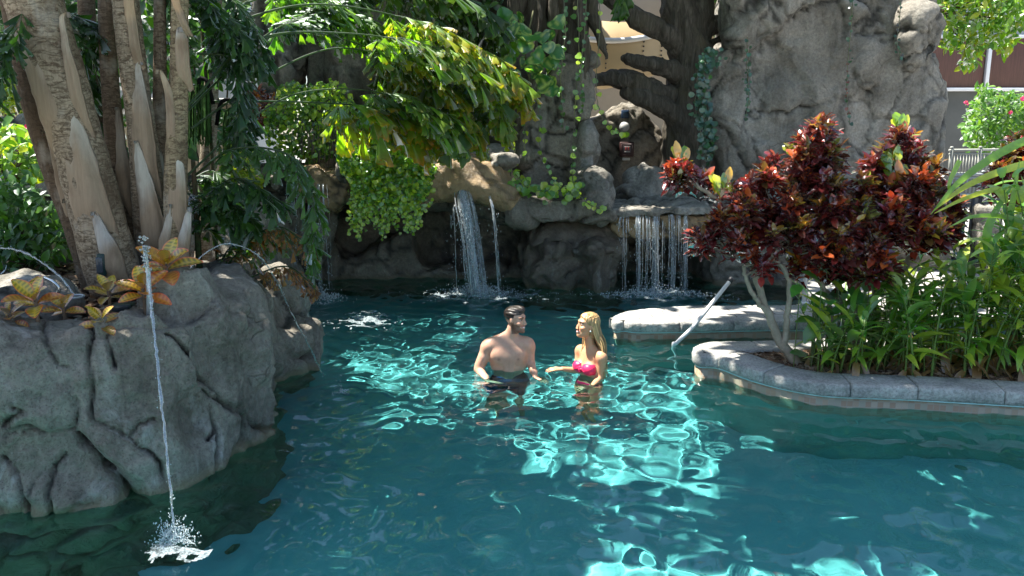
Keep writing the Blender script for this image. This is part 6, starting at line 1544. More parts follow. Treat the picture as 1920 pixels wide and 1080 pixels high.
# ---------------- red crotons and ginger on the right
CR = [np.array(c) for c in ((.055, .008, .014), (.09, .012, .016), (.20, .022, .018), (.035, .012, .016), (.34, .05, .015), (.05, .055, .012), (.02, .02, .014))]
CT_ = [np.array(c) for c in ((.50, .11, .015), (.42, .30, .02), (.14, .22, .02), (.30, .03, .03))]
def croton_bush(label, stems, blobs, n, seed, size=.12, per=12, Yr=.35, bright=.18, skirt=None):
    """stems: px paths with widths; blobs: (px, py, rx, ry, Y) ellipsoids that the leaf rosettes fill"""
    rg = np.random.RandomState(seed); s0 = stems[0][0]; r = empty('croton_bush', P(s0[0], s0[1], s0[3]), label, 'croton', 'red leaved croton bushes'); tips = []
    for st in stems:
        p = spline(np.array([[*P(x, y, Yd), px2m(w_, Yd) / 2] for x, y, w_, Yd in st]), 26); p[1:-1, :3] += rg.normal(0, .006, (24, 3))
        V, Fs = tube(p[:, :3], p[:, 3], 8); put('stem', V, Fs, M_croste, r, True, np.tile([.30, .25, .19], (len(V), 1))); tips.append(p[:, :3])
    allp = np.concatenate([t[10:] for t in tips]); w = np.array([b[2] * b[3] for b in blobs], float); w /= w.sum(); cen = []
    for k in range(n):
        b = blobs[rg.choice(len(blobs), p=w)]; u = rg.normal(size=3); u /= np.linalg.norm(u); u *= rg.uniform(.35, 1) ** .5
        cen.append(P(b[0] + u[0] * b[2], b[1] + u[2] * -b[3], b[4] + u[1] * Yr))
    cen = np.array(cen); sub_ = cen[rg.choice(n, max(8, n // 10), False)]; dd = np.linalg.norm(cen[:, None] - sub_[None], axis=2); near = sub_[dd.argmin(1)]; cen = cen + (near - cen) * .42; cen[:, 2] += .03 * rg.normal(size=n); tw = MB(); mb = MB()
    for c in cen[::2]:
        j = allp[np.argmin(np.linalg.norm(allp - c, axis=1) + (allp[:, 2] > c[2] - .05) * 1.0)]; V, Fs = tube(spline(np.array([j, (j + c) / 2 + rg.normal(0, .03, 3), c]), 7), np.linspace(.009, .005, 7), 5, False); tw.add(V, Fs, np.array([.26, .21, .16]) * rg.uniform(.7, 1.1))
    tw.build('twigs', M_croste, r)
    O = np.repeat(cen, per, 0); m = len(O); idx = np.tile(np.arange(per), n); e = 1.25 - 1.5 * idx / per + rg.normal(0, .15, m); a = idx * 2.4 + np.repeat(rg.uniform(0, 6.28, n), per)
    d = np.stack([np.cos(a) * np.cos(e), np.sin(a) * np.cos(e), np.sin(e)], -1) + rg.normal(0, .12, (m, 3))
    base = np.repeat(rg.choice(len(CR), n, p=[.27, .20, .11, .18, .05, .07, .12]), per); col = np.array(CR)[base] * rg.uniform(.45, 1.25, (m, 1))
    hot = np.repeat(rg.rand(n) < bright * 1.7, per) & (idx < 7); tcol = np.array(CT_)[np.repeat(rg.choice(4, n, p=[.4, .25, .2, .15]), per)]
    mixw = np.where(hot, .85, np.where(idx < 2, .42, .03))[:, None] * rg.uniform(.5, 1.2, (m, 1)); col = col * (1 - np.clip(mixw, 0, 1)) + tcol * np.clip(mixw, 0, 1)
    O = O - np.column_stack([0 * e, 0 * e, idx * .006])
    TV, TF, tt, ss = CROT
    def tc(C):
        rim = ((np.abs(ss) > .9) | (np.abs(ss) < .1)).astype(float)[None, :, None] * .45; return C * (1 - rim) + (C * 1.2 + np.array([.14, .02, .015])) * rim
    M = basis(d, np.array([0, 0, 1.0]) + rg.normal(0, .3, (m, 3))) * (size * rg.uniform(.7, 1.25, m))[:, None, None]
    V, Fs, C = instances(TV, TF, M, O, col, tc); mb.add(V, Fs, C); mb.build('foliage', M_croton, r); return r
M_croste = mat_attr('croton_stem', .8, .2, .5, 50, .004, .45)
croton_bush('leftmost red croton bush, pale forked stems leaning left over the pool edge', [[(1502, 690, 22, 6.9), (1462, 640, 18, 6.9), (1436, 575, 15, 6.9), (1412, 500, 12, 6.9), (1395, 430, 10, 6.9), (1380, 380, 8, 6.9)],
    [(1470, 660, 14, 6.9), (1476, 590, 12, 6.85), (1478, 520, 10, 6.85), (1440, 470, 9, 6.85)], [(1412, 500, 12, 6.9), (1368, 462, 9, 6.9), (1330, 452, 7, 6.9), (1305, 462, 5, 6.9)], [(1395, 430, 9, 6.9), (1350, 380, 8, 7.0), (1300, 345, 7, 7.0), (1270, 330, 5, 7.0)], [(1440, 590, 10, 6.9), (1405, 540, 8, 6.8), (1390, 480, 7, 6.8)]],
    [(1288, 325, 42, 34, 7.05), (1305, 455, 26, 30, 6.9), (1375, 430, 50, 50, 6.9), (1400, 385, 45, 50, 7.0), (1355, 370, 26, 20, 7.0), (1435, 470, 42, 50, 6.9)], 135, 401, .115)
croton_bush('tallest red croton bush with a pointed orange top, in the middle', [[(1628, 690, 20, 7.1), (1600, 630, 18, 7.1), (1575, 560, 15, 7.1), (1560, 470, 12, 7.1), (1550, 380, 9, 7.1)], [(1620, 680, 15, 7.1), (1605, 600, 12, 7.0), (1600, 520, 10, 7.0)], [(1545, 700, 10, 7.0), (1560, 600, 8, 7.0), (1530, 500, 7, 7.0)], [(1560, 560, 10, 7.1), (1520, 510, 8, 7.0), (1480, 470, 6, 7.0)]],
    [(1560, 232, 30, 34, 7.2), (1545, 285, 56, 46, 7.15), (1480, 330, 60, 45, 7.1), (1560, 370, 90, 60, 7.0), (1490, 420, 60, 60, 6.95), (1590, 450, 80, 60, 6.9), (1545, 500, 60, 34, 6.85), (1640, 490, 60, 40, 6.85)], 400, 402, .12, bright=.2)
croton_bush('rightmost big red croton bush, darkest purple leaves, upright yellow shoots on top', [[(1640, 690, 18, 7.3), (1650, 620, 15, 7.3), (1680, 540, 12, 7.3), (1710, 460, 10, 7.3), (1715, 370, 8, 7.3)], [(1650, 620, 12, 7.3), (1640, 540, 10, 7.2), (1650, 450, 8, 7.2)]],
    [(1700, 265, 34, 44, 7.4), (1650, 310, 30, 28, 7.4), (1700, 340, 80, 50, 7.3), (1760, 380, 42, 50, 7.25), (1700, 430, 90, 55, 7.1), (1640, 400, 50, 50, 7.0), (1755, 440, 40, 38, 7.1)], 300, 403, .13, bright=.14)
croton_bush('orange red croton bush at the right edge behind the ginger', [[(1925, 520, 14, 9.0), (1915, 440, 12, 9.0), (1905, 340, 9, 9.0)]],
    [(1905, 310, 44, 44, 8.9), (1880, 350, 44, 34, 8.8), (1940, 270, 44, 44, 9.0), (1935, 370, 50, 34, 8.9)], 170, 404, .125, bright=.55)
# upright yellow and green shoots that stand out of the crotons
r = [o for o in COL.objects if o.name.startswith('croton_bush')][2]; rg = np.random.RandomState(410)
for px, py, Yd, n in ((1690, 250, 7.3, 12), (1660, 320, 7.2, 9), (1675, 310, 7.2, 7), (1685, 340, 7.15, 7)):
    d = np.stack([rg.normal(0, .28, n), rg.normal(0, .28, n), np.ones(n)], -1); O = np.tile(P(px, py, Yd), (n, 1)) + rg.normal(0, .02, (n, 3)); V, Fs, C = leaves(CROT, d, np.array([0, -1.0, .2]), O, rg.uniform(.13, .2, n), pick(rg, n, (G_Y, G_L, np.array([.5, .2, .02])))); put('shoot', V, Fs, M_croton, r, True, C)
r = [o for o in COL.objects if o.name.startswith('croton_bush')][0]
for px, py, Yd, n in ((1350, 365, 6.95, 8), (1275, 305, 7.0, 8), (1357, 350, 6.95, 5)):
    d = np.stack([rg.normal(0, .3, n), rg.normal(0, .3, n), np.ones(n)], -1); O = np.tile(P(px, py, Yd), (n, 1)) + rg.normal(0, .02, (n, 3)); V, Fs, C = leaves(CROT, d, np.array([0, -1.0, .2]), O, rg.uniform(.12, .17, n), pick(rg, n, (G_Y, G_L, np.array([.5, .3, .02])))); put('shoot', V, Fs, M_croton, r, True, C)

# ginger: a few stalks are modelled, every stand is made of copies
def make_ginger(h, seed, n=11, leaf=.26):
    rg = np.random.RandomState(seed); r = empty('ginger_plant', (0, 0, 0)); lean = rg.normal(0, .16, 2)
    z = np.linspace(0, 1, 14); c = np.stack([lean[0] * z ** 1.6 * h, lean[1] * z ** 1.6 * h, z * h], -1)
    V, Fs = tube(c, np.linspace(.011, .004, 14), 6); o = put('stalk', V, Fs, M_stem, None, True, np.tile([.13, .20, .05], (len(V), 1)) * np.linspace(.7, 1.1, len(V))[:, None]); o.parent = r
    mb = MB(); t = np.linspace(.12, 1, n); k = t * 13; O = np.stack([np.interp(k, np.arange(14), c[:, q]) for q in range(3)], -1); a = np.where(np.arange(n) % 2, 0, np.pi) + rg.normal(0, .5, n) + seed
    e = np.interp(t, [.25, 1], [.35, 1.1]) + rg.normal(0, .2, n); d = np.stack([np.cos(a) * np.cos(e), np.sin(a) * np.cos(e), np.sin(e)], -1)
    cc = lambda p: np.where((np.arange(n) < 2)[:, None], np.array([.30, .17, .07]), p); d[:2, 2] -= .9
    V, Fs, C = leaves(LANCE, d, np.array([0, 0, 1.0]) + rg.normal(0, .2, (n, 3)), O, leaf * rg.uniform(.7, 1.25, n), cc(pick(rg, n, (np.array([.09, .24, .025]), np.array([.18, .34, .03]), np.array([.32, .40, .04])), .25)), None, (.35, .28, .03), rg.uniform(0, .5, n), 4); mb.add(V, Fs, C)
    o = mb.build('leaves', M_ginger, None); o.parent = r; return r
def copy_tree(o, parent=None):
    c = o.copy(); COL.objects.link(c); c.parent = parent
    for ch in o.children: copy_tree(ch, c)
    return c
protos = [make_ginger(h, 420 + i, n) for i, (h, n) in enumerate(((.55, 8), (.75, 10), (.95, 11), (1.25, 13), (1.6, 15), (.40, 7)))]
used = set(); rg = np.random.RandomState(430); spots = []
for k in range(120):
    px = rg.uniform(1525, 1990); b = G(px, rg.uniform(668, 712) + (px - 1525) * .015, .14)
    u = (px - 1525) / 400; hmax = np.interp(px, [1525, 1600, 1700, 1790, 1840, 1900, 1990], [.45, .7, .85, .9, 1.15, 1.6, 1.7]); spots.append((b, hmax * rg.uniform(.55, 1.05)))
for px, py, h in ((1848, 690, 1.5), (1872, 700, 1.75), (1900, 690, 1.7), (1935, 700, 1.7), (1690, 640, .95), (1700, 650, 1.0), (1800, 660, 1.1), (1770, 700, .9), (1640, 700, .6), (1560, 700, .42), (1590, 705, .5)): spots.append((G(px, py, .14), h))
for b, h in spots:
    if sd_poly(np.array([b[0]]), np.array([b[1]]), inner)[0] > -.03: b[1] += .12
    k = int(np.argmin([abs(hh - h) for hh in (.55, .75, .95, 1.25, 1.6, .40)])); o = protos[k] if k not in used else copy_tree(protos[k]); used.add(k)
    o.location = Vector([float(q) for q in b]); o.rotation_euler = (rg.normal(0, .06), rg.normal(0, .06), rg.uniform(0, 6.28)); s = h / (.55, .75, .95, 1.25, 1.6, .40)[k]; o.scale = (s, s, s)
    tall = h > 1.15; mid = h > .6
    tag(o, 'tall ginger stalk with long leaves at the right end of the curved planter' if tall else ('knee high ginger stalk in the dense green stand of the curved planter' if mid else 'short young ginger stalk near the stone edging of the curved planter'), 'ginger plant',
        'tall ginger stalks' if tall else ('middling ginger stalks' if mid else 'short ginger stalks'))
for i, p in enumerate(protos):
    if i not in used:
        for c in list(p.children): bpy.data.objects.remove(c)
        bpy.data.objects.remove(p)
# broad leaved plant at the front left of the bed
r = empty('canna', G(1600, 690, .14), 'broad dark green leaves at the left end of the planter between the croton stems', 'plant'); mb = MB(); rg = np.random.RandomState(440); n = 46
O = np.array([P(rg.uniform(1500, 1680), rg.uniform(520, 700), rg.uniform(6.7, 7.2)) for _ in range(n)]); O[:, 2] = np.maximum(O[:, 2], .22); d = rdir(rg, n, -.2); d[:, 1] -= .2
V, Fs, C = leaves(OVAL, d, np.array([0, -.4, 1.0]), O, rg.uniform(.16, .28, n), pick(rg, n, (G_M, np.array([.06, .2, .03]), G_D * 2))); mb.add(V, Fs, C)
for q in O[:30]: mb.add(*tube(spline(np.array([[q[0] + rg.normal(0, .04), q[1] + rg.normal(0, .04), .13], q]), 5), .006, 5, False), np.array([.14, .18, .05]))
mb.build('foliage', M_ginger, r)
# long strap leaves reaching in from the right
r = empty('strap_plant', P(1960, 420, 7.2), 'arching yellow green strap leaves crossing the gap right of the crotons', 'plant'); mb = MB()
for pts, w_, c in (([(1950, 250, 7.2), (1870, 290, 7.0), (1800, 340, 6.9), (1745, 402, 6.8)], .034, G_L), ([(1950, 300, 7.1), (1880, 320, 7.0), (1810, 350, 6.9), (1750, 395, 6.8)], .03, G_Y), ([(1960, 380, 7.1), (1880, 355, 6.9), (1810, 372, 6.8), (1752, 400, 6.7)], .022, G_Y), ([(1970, 440, 7.0), (1900, 410, 6.8), (1830, 405, 6.8), (1780, 425, 6.8)], .02, G_L),
                   ([(1900, 520, 6.9), (1890, 440, 6.9), (1900, 370, 6.9), (1912, 300, 6.9)], .035, G_L), ([(1870, 520, 6.8), (1850, 450, 6.8), (1865, 400, 6.8), (1900, 345, 6.8)], .04, G_M * 1.5), ([(1915, 560, 7), (1930, 500, 7), (1935, 400, 7), (1915, 330, 7)], .035, G_L), ([(1800, 300, 6.9), (1790, 320, 6.9), (1780, 345, 6.9), (1782, 372, 6.9)], .02, G_L)):
    c3 = spline(np.array([P(*p) for p in pts]), 20); t, n3, b3 = frames(c3); w = w_ * np.sin(np.linspace(.35, 1, 20) * np.pi) ** .8 + .002; sd = np.cross(t, np.array([0, -1.0, .3])); sd /= np.linalg.norm(sd, axis=1)[:, None]
    V = np.stack([c3 - sd * w[:, None], c3 + np.array([0, .3, -.5]) * w[:, None] * .5, c3 + sd * w[:, None]], 1).reshape(-1, 3); i = np.arange(19)[:, None] * 3; j = np.arange(2)[None]; Fq = np.stack([i + j, i + j + 1, i + 4 + j, i + 3 + j], -1).reshape(-1, 4); mb.add(V, Fq, c * 1.0)
mb.build('leaves', M_ginger, r)
# ================================================================ falling water, jets, foam
def mat_falling():
    m, nt, out = new_mat('falling_water'); N = NT(nt)
    d = N.n('ShaderNodeBsdfDiffuse'); N.set(d, 0, (.80, .84, .86)); t = N.n('ShaderNodeBsdfTranslucent'); N.set(t, 0, (.85, .9, .92))
    s1 = N.n('ShaderNodeMixShader'); N.set(s1, 0, .55); N.set(s1, 1, d); N.set(s1, 2, t)
    g = N.n('ShaderNodeBsdfGlossy'); N.set(g, 'Roughness', .12); s2 = N.n('ShaderNodeMixShader'); N.set(s2, 0, .3); N.set(s2, 1, s1); N.set(s2, 2, g)
    tr = N.n('ShaderNodeBsdfTransparent'); s3 = N.n('ShaderNodeMixShader'); N.set(s3, 0, N.ramp(N.noise(18, 4, .7, N.coord((1.5, 1.5, .35))), [(.38, .75), (.62, .25)])); N.set(s3, 1, s2); N.set(s3, 2, tr)
    nt.links.new(s3.outputs[0], out.inputs[0]); return m
M_fall = mat_falling()
def mat_veil():
    m, nt, out = new_mat('water_veil'); N = NT(nt); d = N.n('ShaderNodeBsdfDiffuse'); N.set(d, 0, (.75, .82, .86)); t = N.n('ShaderNodeBsdfTranslucent'); N.set(t, 0, (.8, .88, .92)); s1 = N.n('ShaderNodeMixShader'); N.set(s1, 0, .5); N.set(s1, 1, d); N.set(s1, 2, t)
    tr = N.n('ShaderNodeBsdfTransparent'); s3 = N.n('ShaderNodeMixShader'); f = N.math('MULTIPLY', N.noise(1.0, 5, .7, N.coord((70, 70, 5))), N.math('ADD', N.noise(1.0, 3, .6, N.coord((25, 25, 9))), .45))
    N.set(s3, 0, N.ramp(f, [(.32, 1.0), (.60, .60)])); N.set(s3, 1, s1); N.set(s3, 2, tr); nt.links.new(s3.outputs[0], out.inputs[0]); return m
M_veil = mat_veil()
def mat_jet():
    m, nt, out = new_mat('jet_water'); N = NT(nt)
    g = N.n('ShaderNodeBsdfGlossy'); N.set(g, 'Roughness', .08); d = N.n('ShaderNodeBsdfTranslucent'); N.set(d, 0, (.7, .78, .8)); tr = N.n('ShaderNodeBsdfTransparent')
    s1 = N.n('ShaderNodeMixShader'); N.set(s1, 0, .5); N.set(s1, 1, g); N.set(s1, 2, d)
    s2 = N.n('ShaderNodeMixShader'); N.set(s2, 0, N.ramp(N.noise(30, 3, .6, N.coord((1, 1, .5))), [(.4, .70), (.6, .35)])); N.set(s2, 1, s1); N.set(s2, 2, tr)
    nt.links.new(s2.outputs[0], out.inputs[0]); return m
M_jet = mat_jet()
def mat_foam():
    m, nt, out = new_mat('foam'); N = NT(nt); d = N.n('ShaderNodeBsdfDiffuse'); N.set(d, 0, (.60, .66, .69)); t = N.n('ShaderNodeBsdfTranslucent'); N.set(t, 0, (.8, .9, .9))
    s1 = N.n('ShaderNodeMixShader'); N.set(s1, 0, .3); N.set(s1, 1, d); N.set(s1, 2, t); nt.links.new(s1.outputs[0], out.inputs[0]); return m
M_foam = mat_foam()
def mat_lace():
    m, nt, out = new_mat('foam_lace'); N = NT(nt); d = N.n('ShaderNodeBsdfDiffuse'); N.set(d, 0, (.42, .50, .53)); tr = N.n('ShaderNodeBsdfTransparent')
    s = N.n('ShaderNodeMixShader'); N.set(s, 0, N.ramp(N.noise(45, 5, .75, N.coord()), [(.36, .95), (.66, .25)])); N.set(s, 1, d); N.set(s, 2, tr); nt.links.new(s.outputs[0], out.inputs[0]); return m
M_lace = mat_lace()
_ph = (1 + 5 ** .5) / 2
OCT = (np.array([[1, 0, 0], [-1, 0, 0], [0, 1, 0], [0, -1, 0], [0, 0, 1], [0, 0, -1]], float), np.array([[0, 2, 4], [2, 1, 4], [1, 3, 4], [3, 0, 4], [2, 0, 5], [1, 2, 5], [3, 1, 5], [0, 3, 5]]))
def blobs(mb, O, S):
    n = len(O); M = np.eye(3)[None] * 1.0; M = np.repeat(M, n, 0) * S[:, None, :]; V, Fs, _ = instances(OCT[0], OCT[1], M, O); mb.add(V, Fs)
def fall(root, rg, specs, drops=300, mist=.05, wid=.007, veil=.30, vmin=20):
    """specs: (x top px, y top px, Y top, x foot px, y lip px, Y lip, foot Y, strands, spread px)"""
    mb = MB(); dr = MB()
    for (xt, yt, Yt, xl, yl, Yl, xf, Yf, n, sp) in specs:
        for k in range(n):
            j = rg.normal(0, sp); j2 = j + rg.normal(0, sp * .35); lip = P(xl + j, yl + rg.normal(0, 2), Yl); foot = np.array([P(xf + j2, 540, Yf)[0], Yf + rg.normal(0, .03), rg.uniform(-.02, .05)])
            top = P(xt + j * .7, yt, Yt); t = np.linspace(0, 1, 16)[:, None]; arc = lip * (1 - t) + foot * t; arc[:, 2] = lip[2] + (foot[2] - lip[2]) * (t[:, 0] ** 1.6 * .55 + t[:, 0] * .45)
            arc[:, :2] += rg.normal(0, .004, (16, 2)) * t
            p = np.vstack([spline(np.array([top, (top + lip) / 2 + [0, 0, .015], lip]), 6)[:-1], arc]); m = len(p); r = wid * rg.uniform(.4, 1.5) * (.6 + .4 * rg.rand(m)) * np.linspace(1.2, .7, m)
            a = 0; b = m
            if rg.rand() < .45: b = rg.randint(8, m)
            if rg.rand() < .25: a = rg.randint(3, 9); b = max(b, a + 4)
            if b - a > 3: V, Fs = tube(p[a:b], np.maximum(r[a:b], .0015), 6); mb.add(V, Fs)
            q = p[rg.randint(6, m, int(drops * .03) + 4)] + rg.normal(0, mist, (int(drops * .03) + 4, 3)) * [1, .6, .6]; s = rg.uniform(.002, .006, len(q)); blobs(dr, q, np.column_stack([s, s, s * rg.uniform(1, 4, len(q))]))
    vb = MB()
    for (xt, yt, Yt, xl, yl, Yl, xf, Yf, n, sp) in specs:
        for k in range(max(1, int(n * veil))):
            if n < vmin: continue
            j = rg.normal(0, sp * .9); lip = P(xl + j, yl, Yl); foot = np.array([P(xf + j * 1.2, 540, Yf)[0], Yf, 0.0]); top = P(xt + j * .7, yt, Yt); t = np.linspace(0, 1, 16)[:, None]
            arc = lip * (1 - t) + foot * t; arc[:, 2] = lip[2] + (foot[2] - lip[2]) * (t[:, 0] ** 1.6 * .55 + t[:, 0] * .45); p = np.vstack([spline(np.array([top, (top + lip) / 2 + [0, 0, .01], lip]), 6)[:-1], arc])
            V, Fs = tube(p, wid * rg.uniform(2.0, 4.5) * np.linspace(.7, 1.3, len(p)), 8, False); vb.add(V, Fs)
    vb.build('veil', M_veil, root); mb.build('stream', M_fall, root); dr.build('droplets', M_foam, root)['kind'] = 'stuff'
def foam_patch(root, rg, c, rx, ry, n, z=0.004, name='foam', big=1.0):
    """lacy foam floating on the water, with a few drops thrown above it"""
    st = .011 if c[1] < 7 else .018; st = max(st, rx / 90); R = 1.5
    X, Y = np.meshgrid(np.arange(c[0] - rx * R, c[0] + rx * R, st), np.arange(c[1] - ry * R, c[1] + ry * R, st), indexing='ij'); r = np.hypot((X - c[0]) / rx, (Y - c[1]) / ry)
    q = np.stack([X, Y, X * 0], -1); wq = q + .05 * np.stack([fbm(q * 7, 2, 4), fbm(q * 7, 2, 6), 0 * X], -1)
    f = 1 - np.abs(fbm(wq * [9, 12, 1], 3, int(abs(c[0]) * 10))) * 1.25 - r * .75 + .12 * big + .25 * np.exp(-(r / .3) ** 2); on = f > .12
    H = wave(X, Y) + z + np.clip(f, 0, .8) * .025 * big + .02 * np.exp(-(r / .25) ** 2) * np.abs(fbm(q * 30, 2, 9))
    V = np.stack([X, Y, H], -1).reshape(-1, 3); nx, ny = X.shape; i = np.arange(nx - 1)[:, None] * ny; j = np.arange(ny - 1)[None]; F4 = np.stack([i + j, i + ny + j, i + ny + j + 1, i + j + 1], -1).reshape(-1, 4); F4 = F4[on.ravel()[F4].all(1)]
    if len(F4):
        u, inv = np.unique(F4, return_inverse=True); o = put(name, V[u], inv.reshape(-1, 4), M_lace, root); o['kind'] = 'stuff'
    mb = MB(); m = n // 3; r = np.abs(rg.normal(0, .45, m)); a = rg.uniform(0, 6.28, m); x = c[0] + rx * r * np.cos(a); y = c[1] + ry * r * np.sin(a); s = rg.uniform(.0025, .007, m) * big * (1.6 if c[1] > 7 else 1)
    blobs(mb, np.column_stack([x, y, wave(x, y) + .01 + rg.exponential(.045, m) * np.clip(1.2 - r * 1.4, 0, 1)]), np.column_stack([s, s, s * 1.3])); mb.build('spray', M_foam, root)['kind'] = 'stuff'
rg = np.random.RandomState(500); gg = 'waterfalls pouring over the rockwork'
r = empty('waterfall', P(875, 380, 10.7), 'middle waterfall, one thick white stream falling from the ochre ledge', 'waterfall', gg)
fall(r, rg, [(858, 322, 10.95, 872, 385, 10.66, 893, 10.75, 34, 5), (856, 325, 10.95, 868, 388, 10.66, 888, 10.7, 16, 11), (905, 322, 10.95, 925, 388, 10.68, 938, 10.75, 5, 5), (845, 385, 10.7, 838, 390, 10.66, 838, 10.75, 4, 14)], 300, .045, .0085)
c = G(893, 548); foam_patch(r, rg, c, .55, .42, 2300, big=1.1); foam_patch(r, rg, c + [.15, -.2, 0], 1.1, .7, 1300, big=.7)
r = empty('waterfall', P(580, 380, 10.9), 'left waterfall, thin broken strands from the tan ledge behind the drooping frond', 'waterfall', gg)
fall(r, rg, [(556, 330, 11.0, 550, 352, 10.86, 545, 10.9, 18, 5), (600, 345, 10.95, 600, 400, 10.84, 606, 10.9, 12, 12), (585, 400, 10.9, 582, 410, 10.85, 588, 10.9, 10, 8)], 260, .05, .006, .08, 12)
c = G(605, 562); foam_patch(r, rg, c, .35, .3, 1500); foam_patch(r, rg, G(690, 600), .5, .5, 60, big=.6)
r = empty('waterfall', P(1225, 410, 11.0), 'right waterfall, a wide curtain of thin strands under the grey slab', 'waterfall', gg)
sp = [(x, 402, 11.05, x + dx, 418, 10.98, x + dx, 10.98, n, s) for x, dx, n, s in ((1194, 0, 9, 2.5), (1228, 2, 10, 4), (1217, -2, 5, 3), (1256, 2, 9, 3), (1284, 0, 8, 3), (1170, -3, 6, 6), (1205, 0, 6, 8), (1240, 0, 6, 8), (1270, 0, 5, 5))]
fall(r, rg, sp, 220, .035, .006, .18, 8)
c = G(1225, 552); foam_patch(r, rg, c, .95, .22, 2400, big=.9); foam_patch(r, rg, c + [0, -.1, 0], 1.2, .4, 600, big=.6)
# jets: water thrown in arcs from small nozzles
def jet(label, pts, rad, seed, rootpx, bead=.35):
    rg = np.random.RandomState(seed); r = empty('water_jet', P(*rootpx), label, 'water jet', 'thin water jets of the rock planter'); c = spline(np.array(pts), 90); c += rg.normal(0, .0012, c.shape) * np.linspace(.3, 2.5, 90)[:, None]
    k = np.linspace(0, 1, 90); rr = rad * (1 + bead * vnoise(np.stack([k * 40, k * 0, k * 0 + seed], -1), seed) + .2 * vnoise(np.stack([k * 11, k * 0, k * 0], -1), seed + 1)) * (1 - .25 * k)
    V, Fs = tube(c, np.maximum(rr, .001), 8); put('stream', V, Fs, M_jet, r); mb = MB(); i = rg.randint(30, 90, 60); s = rg.uniform(.0012, .0035, 60); blobs(mb, c[i] + rg.normal(0, .012, (60, 3)), np.stack([s, s, s * 1.6], -1)); mb.build('droplets', M_foam, r)['kind'] = 'stuff'; return r
e1 = G(328, 1012); top = P(272, 468, 4.9)
k = np.linspace(0, 1, 12); arc = np.stack([top[0] + (e1[0] - top[0]) * k, top[1] + (e1[1] - top[1]) * k, top[2] + (e1[2] - top[2]) * (.12 * k + .88 * k ** 2)], -1)
r = jet('upright fountain jet bubbling over and falling down the face of the rock planter', np.vstack([P(279, 520, 4.93)[None], P(274, 476, 4.92)[None], arc]), .0105, 510, (278, 600, 4.95))
V, Fs = tube(np.array([P(279, 602, 4.98), P(279, 540, 4.98), P(278, 505, 4.97)]), .014, 10); put('pipe', V, Fs, M_steel, r)
mb = MB(); rg = np.random.RandomState(511); n = 90; q = P(273, 478, 4.9) + rg.normal(0, 1, (n, 3)) * [.014, .014, .045]; s = rg.uniform(.005, .013, n); blobs(mb, q, np.stack([s, s, s], -1)); mb.build('bubbling_head', M_jet, r)
foam_patch(r, rg, e1 + [.02, -.05, 0], .15, .09, 800, big=.6); foam_patch(r, rg, e1 + [.06, -.12, 0], .24, .10, 120, big=.3); mb = MB(); n = 500; a = rg.normal(0, 1, (n, 3)); q = e1 + a * [.05, .04, .0] + np.stack([0 * a[:, 0], 0 * a[:, 0], np.abs(rg.normal(0, .05, n))], -1); s = rg.uniform(.0015, .005, n); blobs(mb, q, np.stack([s, s, s * 1.8], -1)); mb.build('splash', M_foam, r)['kind'] = 'stuff'
e2 = G(607, 706); jet('right jet arcing over the pale boulder into the sunlit water', [P(322, 575, 6.0), P(345, 520, 6.05), P(385, 475, 6.15), P(430, 457, 6.25), P(485, 480, 6.35), P(520, 530, 6.45), P(548, 590, 6.55), P(578, 645, 6.65), e2], .0075, 512, (322, 578, 6.0))
foam_patch([o for o in COL.objects if o.name.startswith('water_jet')][-1], rg, G(640, 742), .10, .06, 260, big=.7)
r = jet('left jet arcing to the left edge from a chrome nozzle among the crotons', [P(140, 556, 5.3), P(118, 525, 5.3), P(80, 493, 5.3), P(35, 470, 5.3), P(-20, 468, 5.3), P(-90, 500, 5.3)], .0085, 513, (140, 560, 5.3))
V, Fs = tube(spline(np.array([P(84, 520, 5.32), P(100, 528, 5.3), P(110, 540, 5.3), P(108, 552, 5.3)]), 14), .012, 10); put('nozzle', V, Fs, mat_pbr('chrome', (.6, .62, .63), .15, metal=.9, bump=0), r)
a = np.linspace(0, 2 * np.pi, 25); c = P(140, 556, 5.25); V, Fs = tube(c + np.stack([.055 * np.cos(a), .055 * np.sin(a), .0 * a], -1), .008, 8); put('ring', V, Fs, M_steel, r)
jet('small splashing jet beside the banded palm stem', [P(358, 410, 6.6), P(356, 378, 6.6), P(359, 368, 6.6), P(366, 374, 6.6), P(370, 400, 6.6)], .013, 514, (358, 420, 6.6), .8)
# floodlights lying in the planter
for i, (px, py, Yd, lab) in enumerate(((232, 575, 5.3, 'dark green square floodlight among the small crotons'), (318, 580, 5.4, 'long black floodlight near the rim, right of the fountain pipe'), (193, 495, 6.0, 'dark green lamp box standing between two palm stems'))):
    c = P(px, py, Yd); r = empty('floodlight', c, lab, 'garden light', 'garden lights in the rock planter'); sx, sz = ((.13, .05), (.18, .045), (.06, .17))[i]
    put('housing', *box(c[0], c[1], c[2], sx, .10, sz, .012, .2), mat_pbr('dark_green_paint', (.012, .035, .03), .35) if i == 0 else bpy.data.materials['dark_green_paint'], r); put('glass', *box(c[0], c[1] - .052, c[2], sx * .8, .012, sz * .7, .004, .2), bpy.data.materials['dark_glass'], r)
    V, Fs = tube(np.array([c - [0, 0, sz / 2], c - [0, -.02, sz / 2 + .12]]), .012, 6); put('stake', V, Fs, M_black, r)
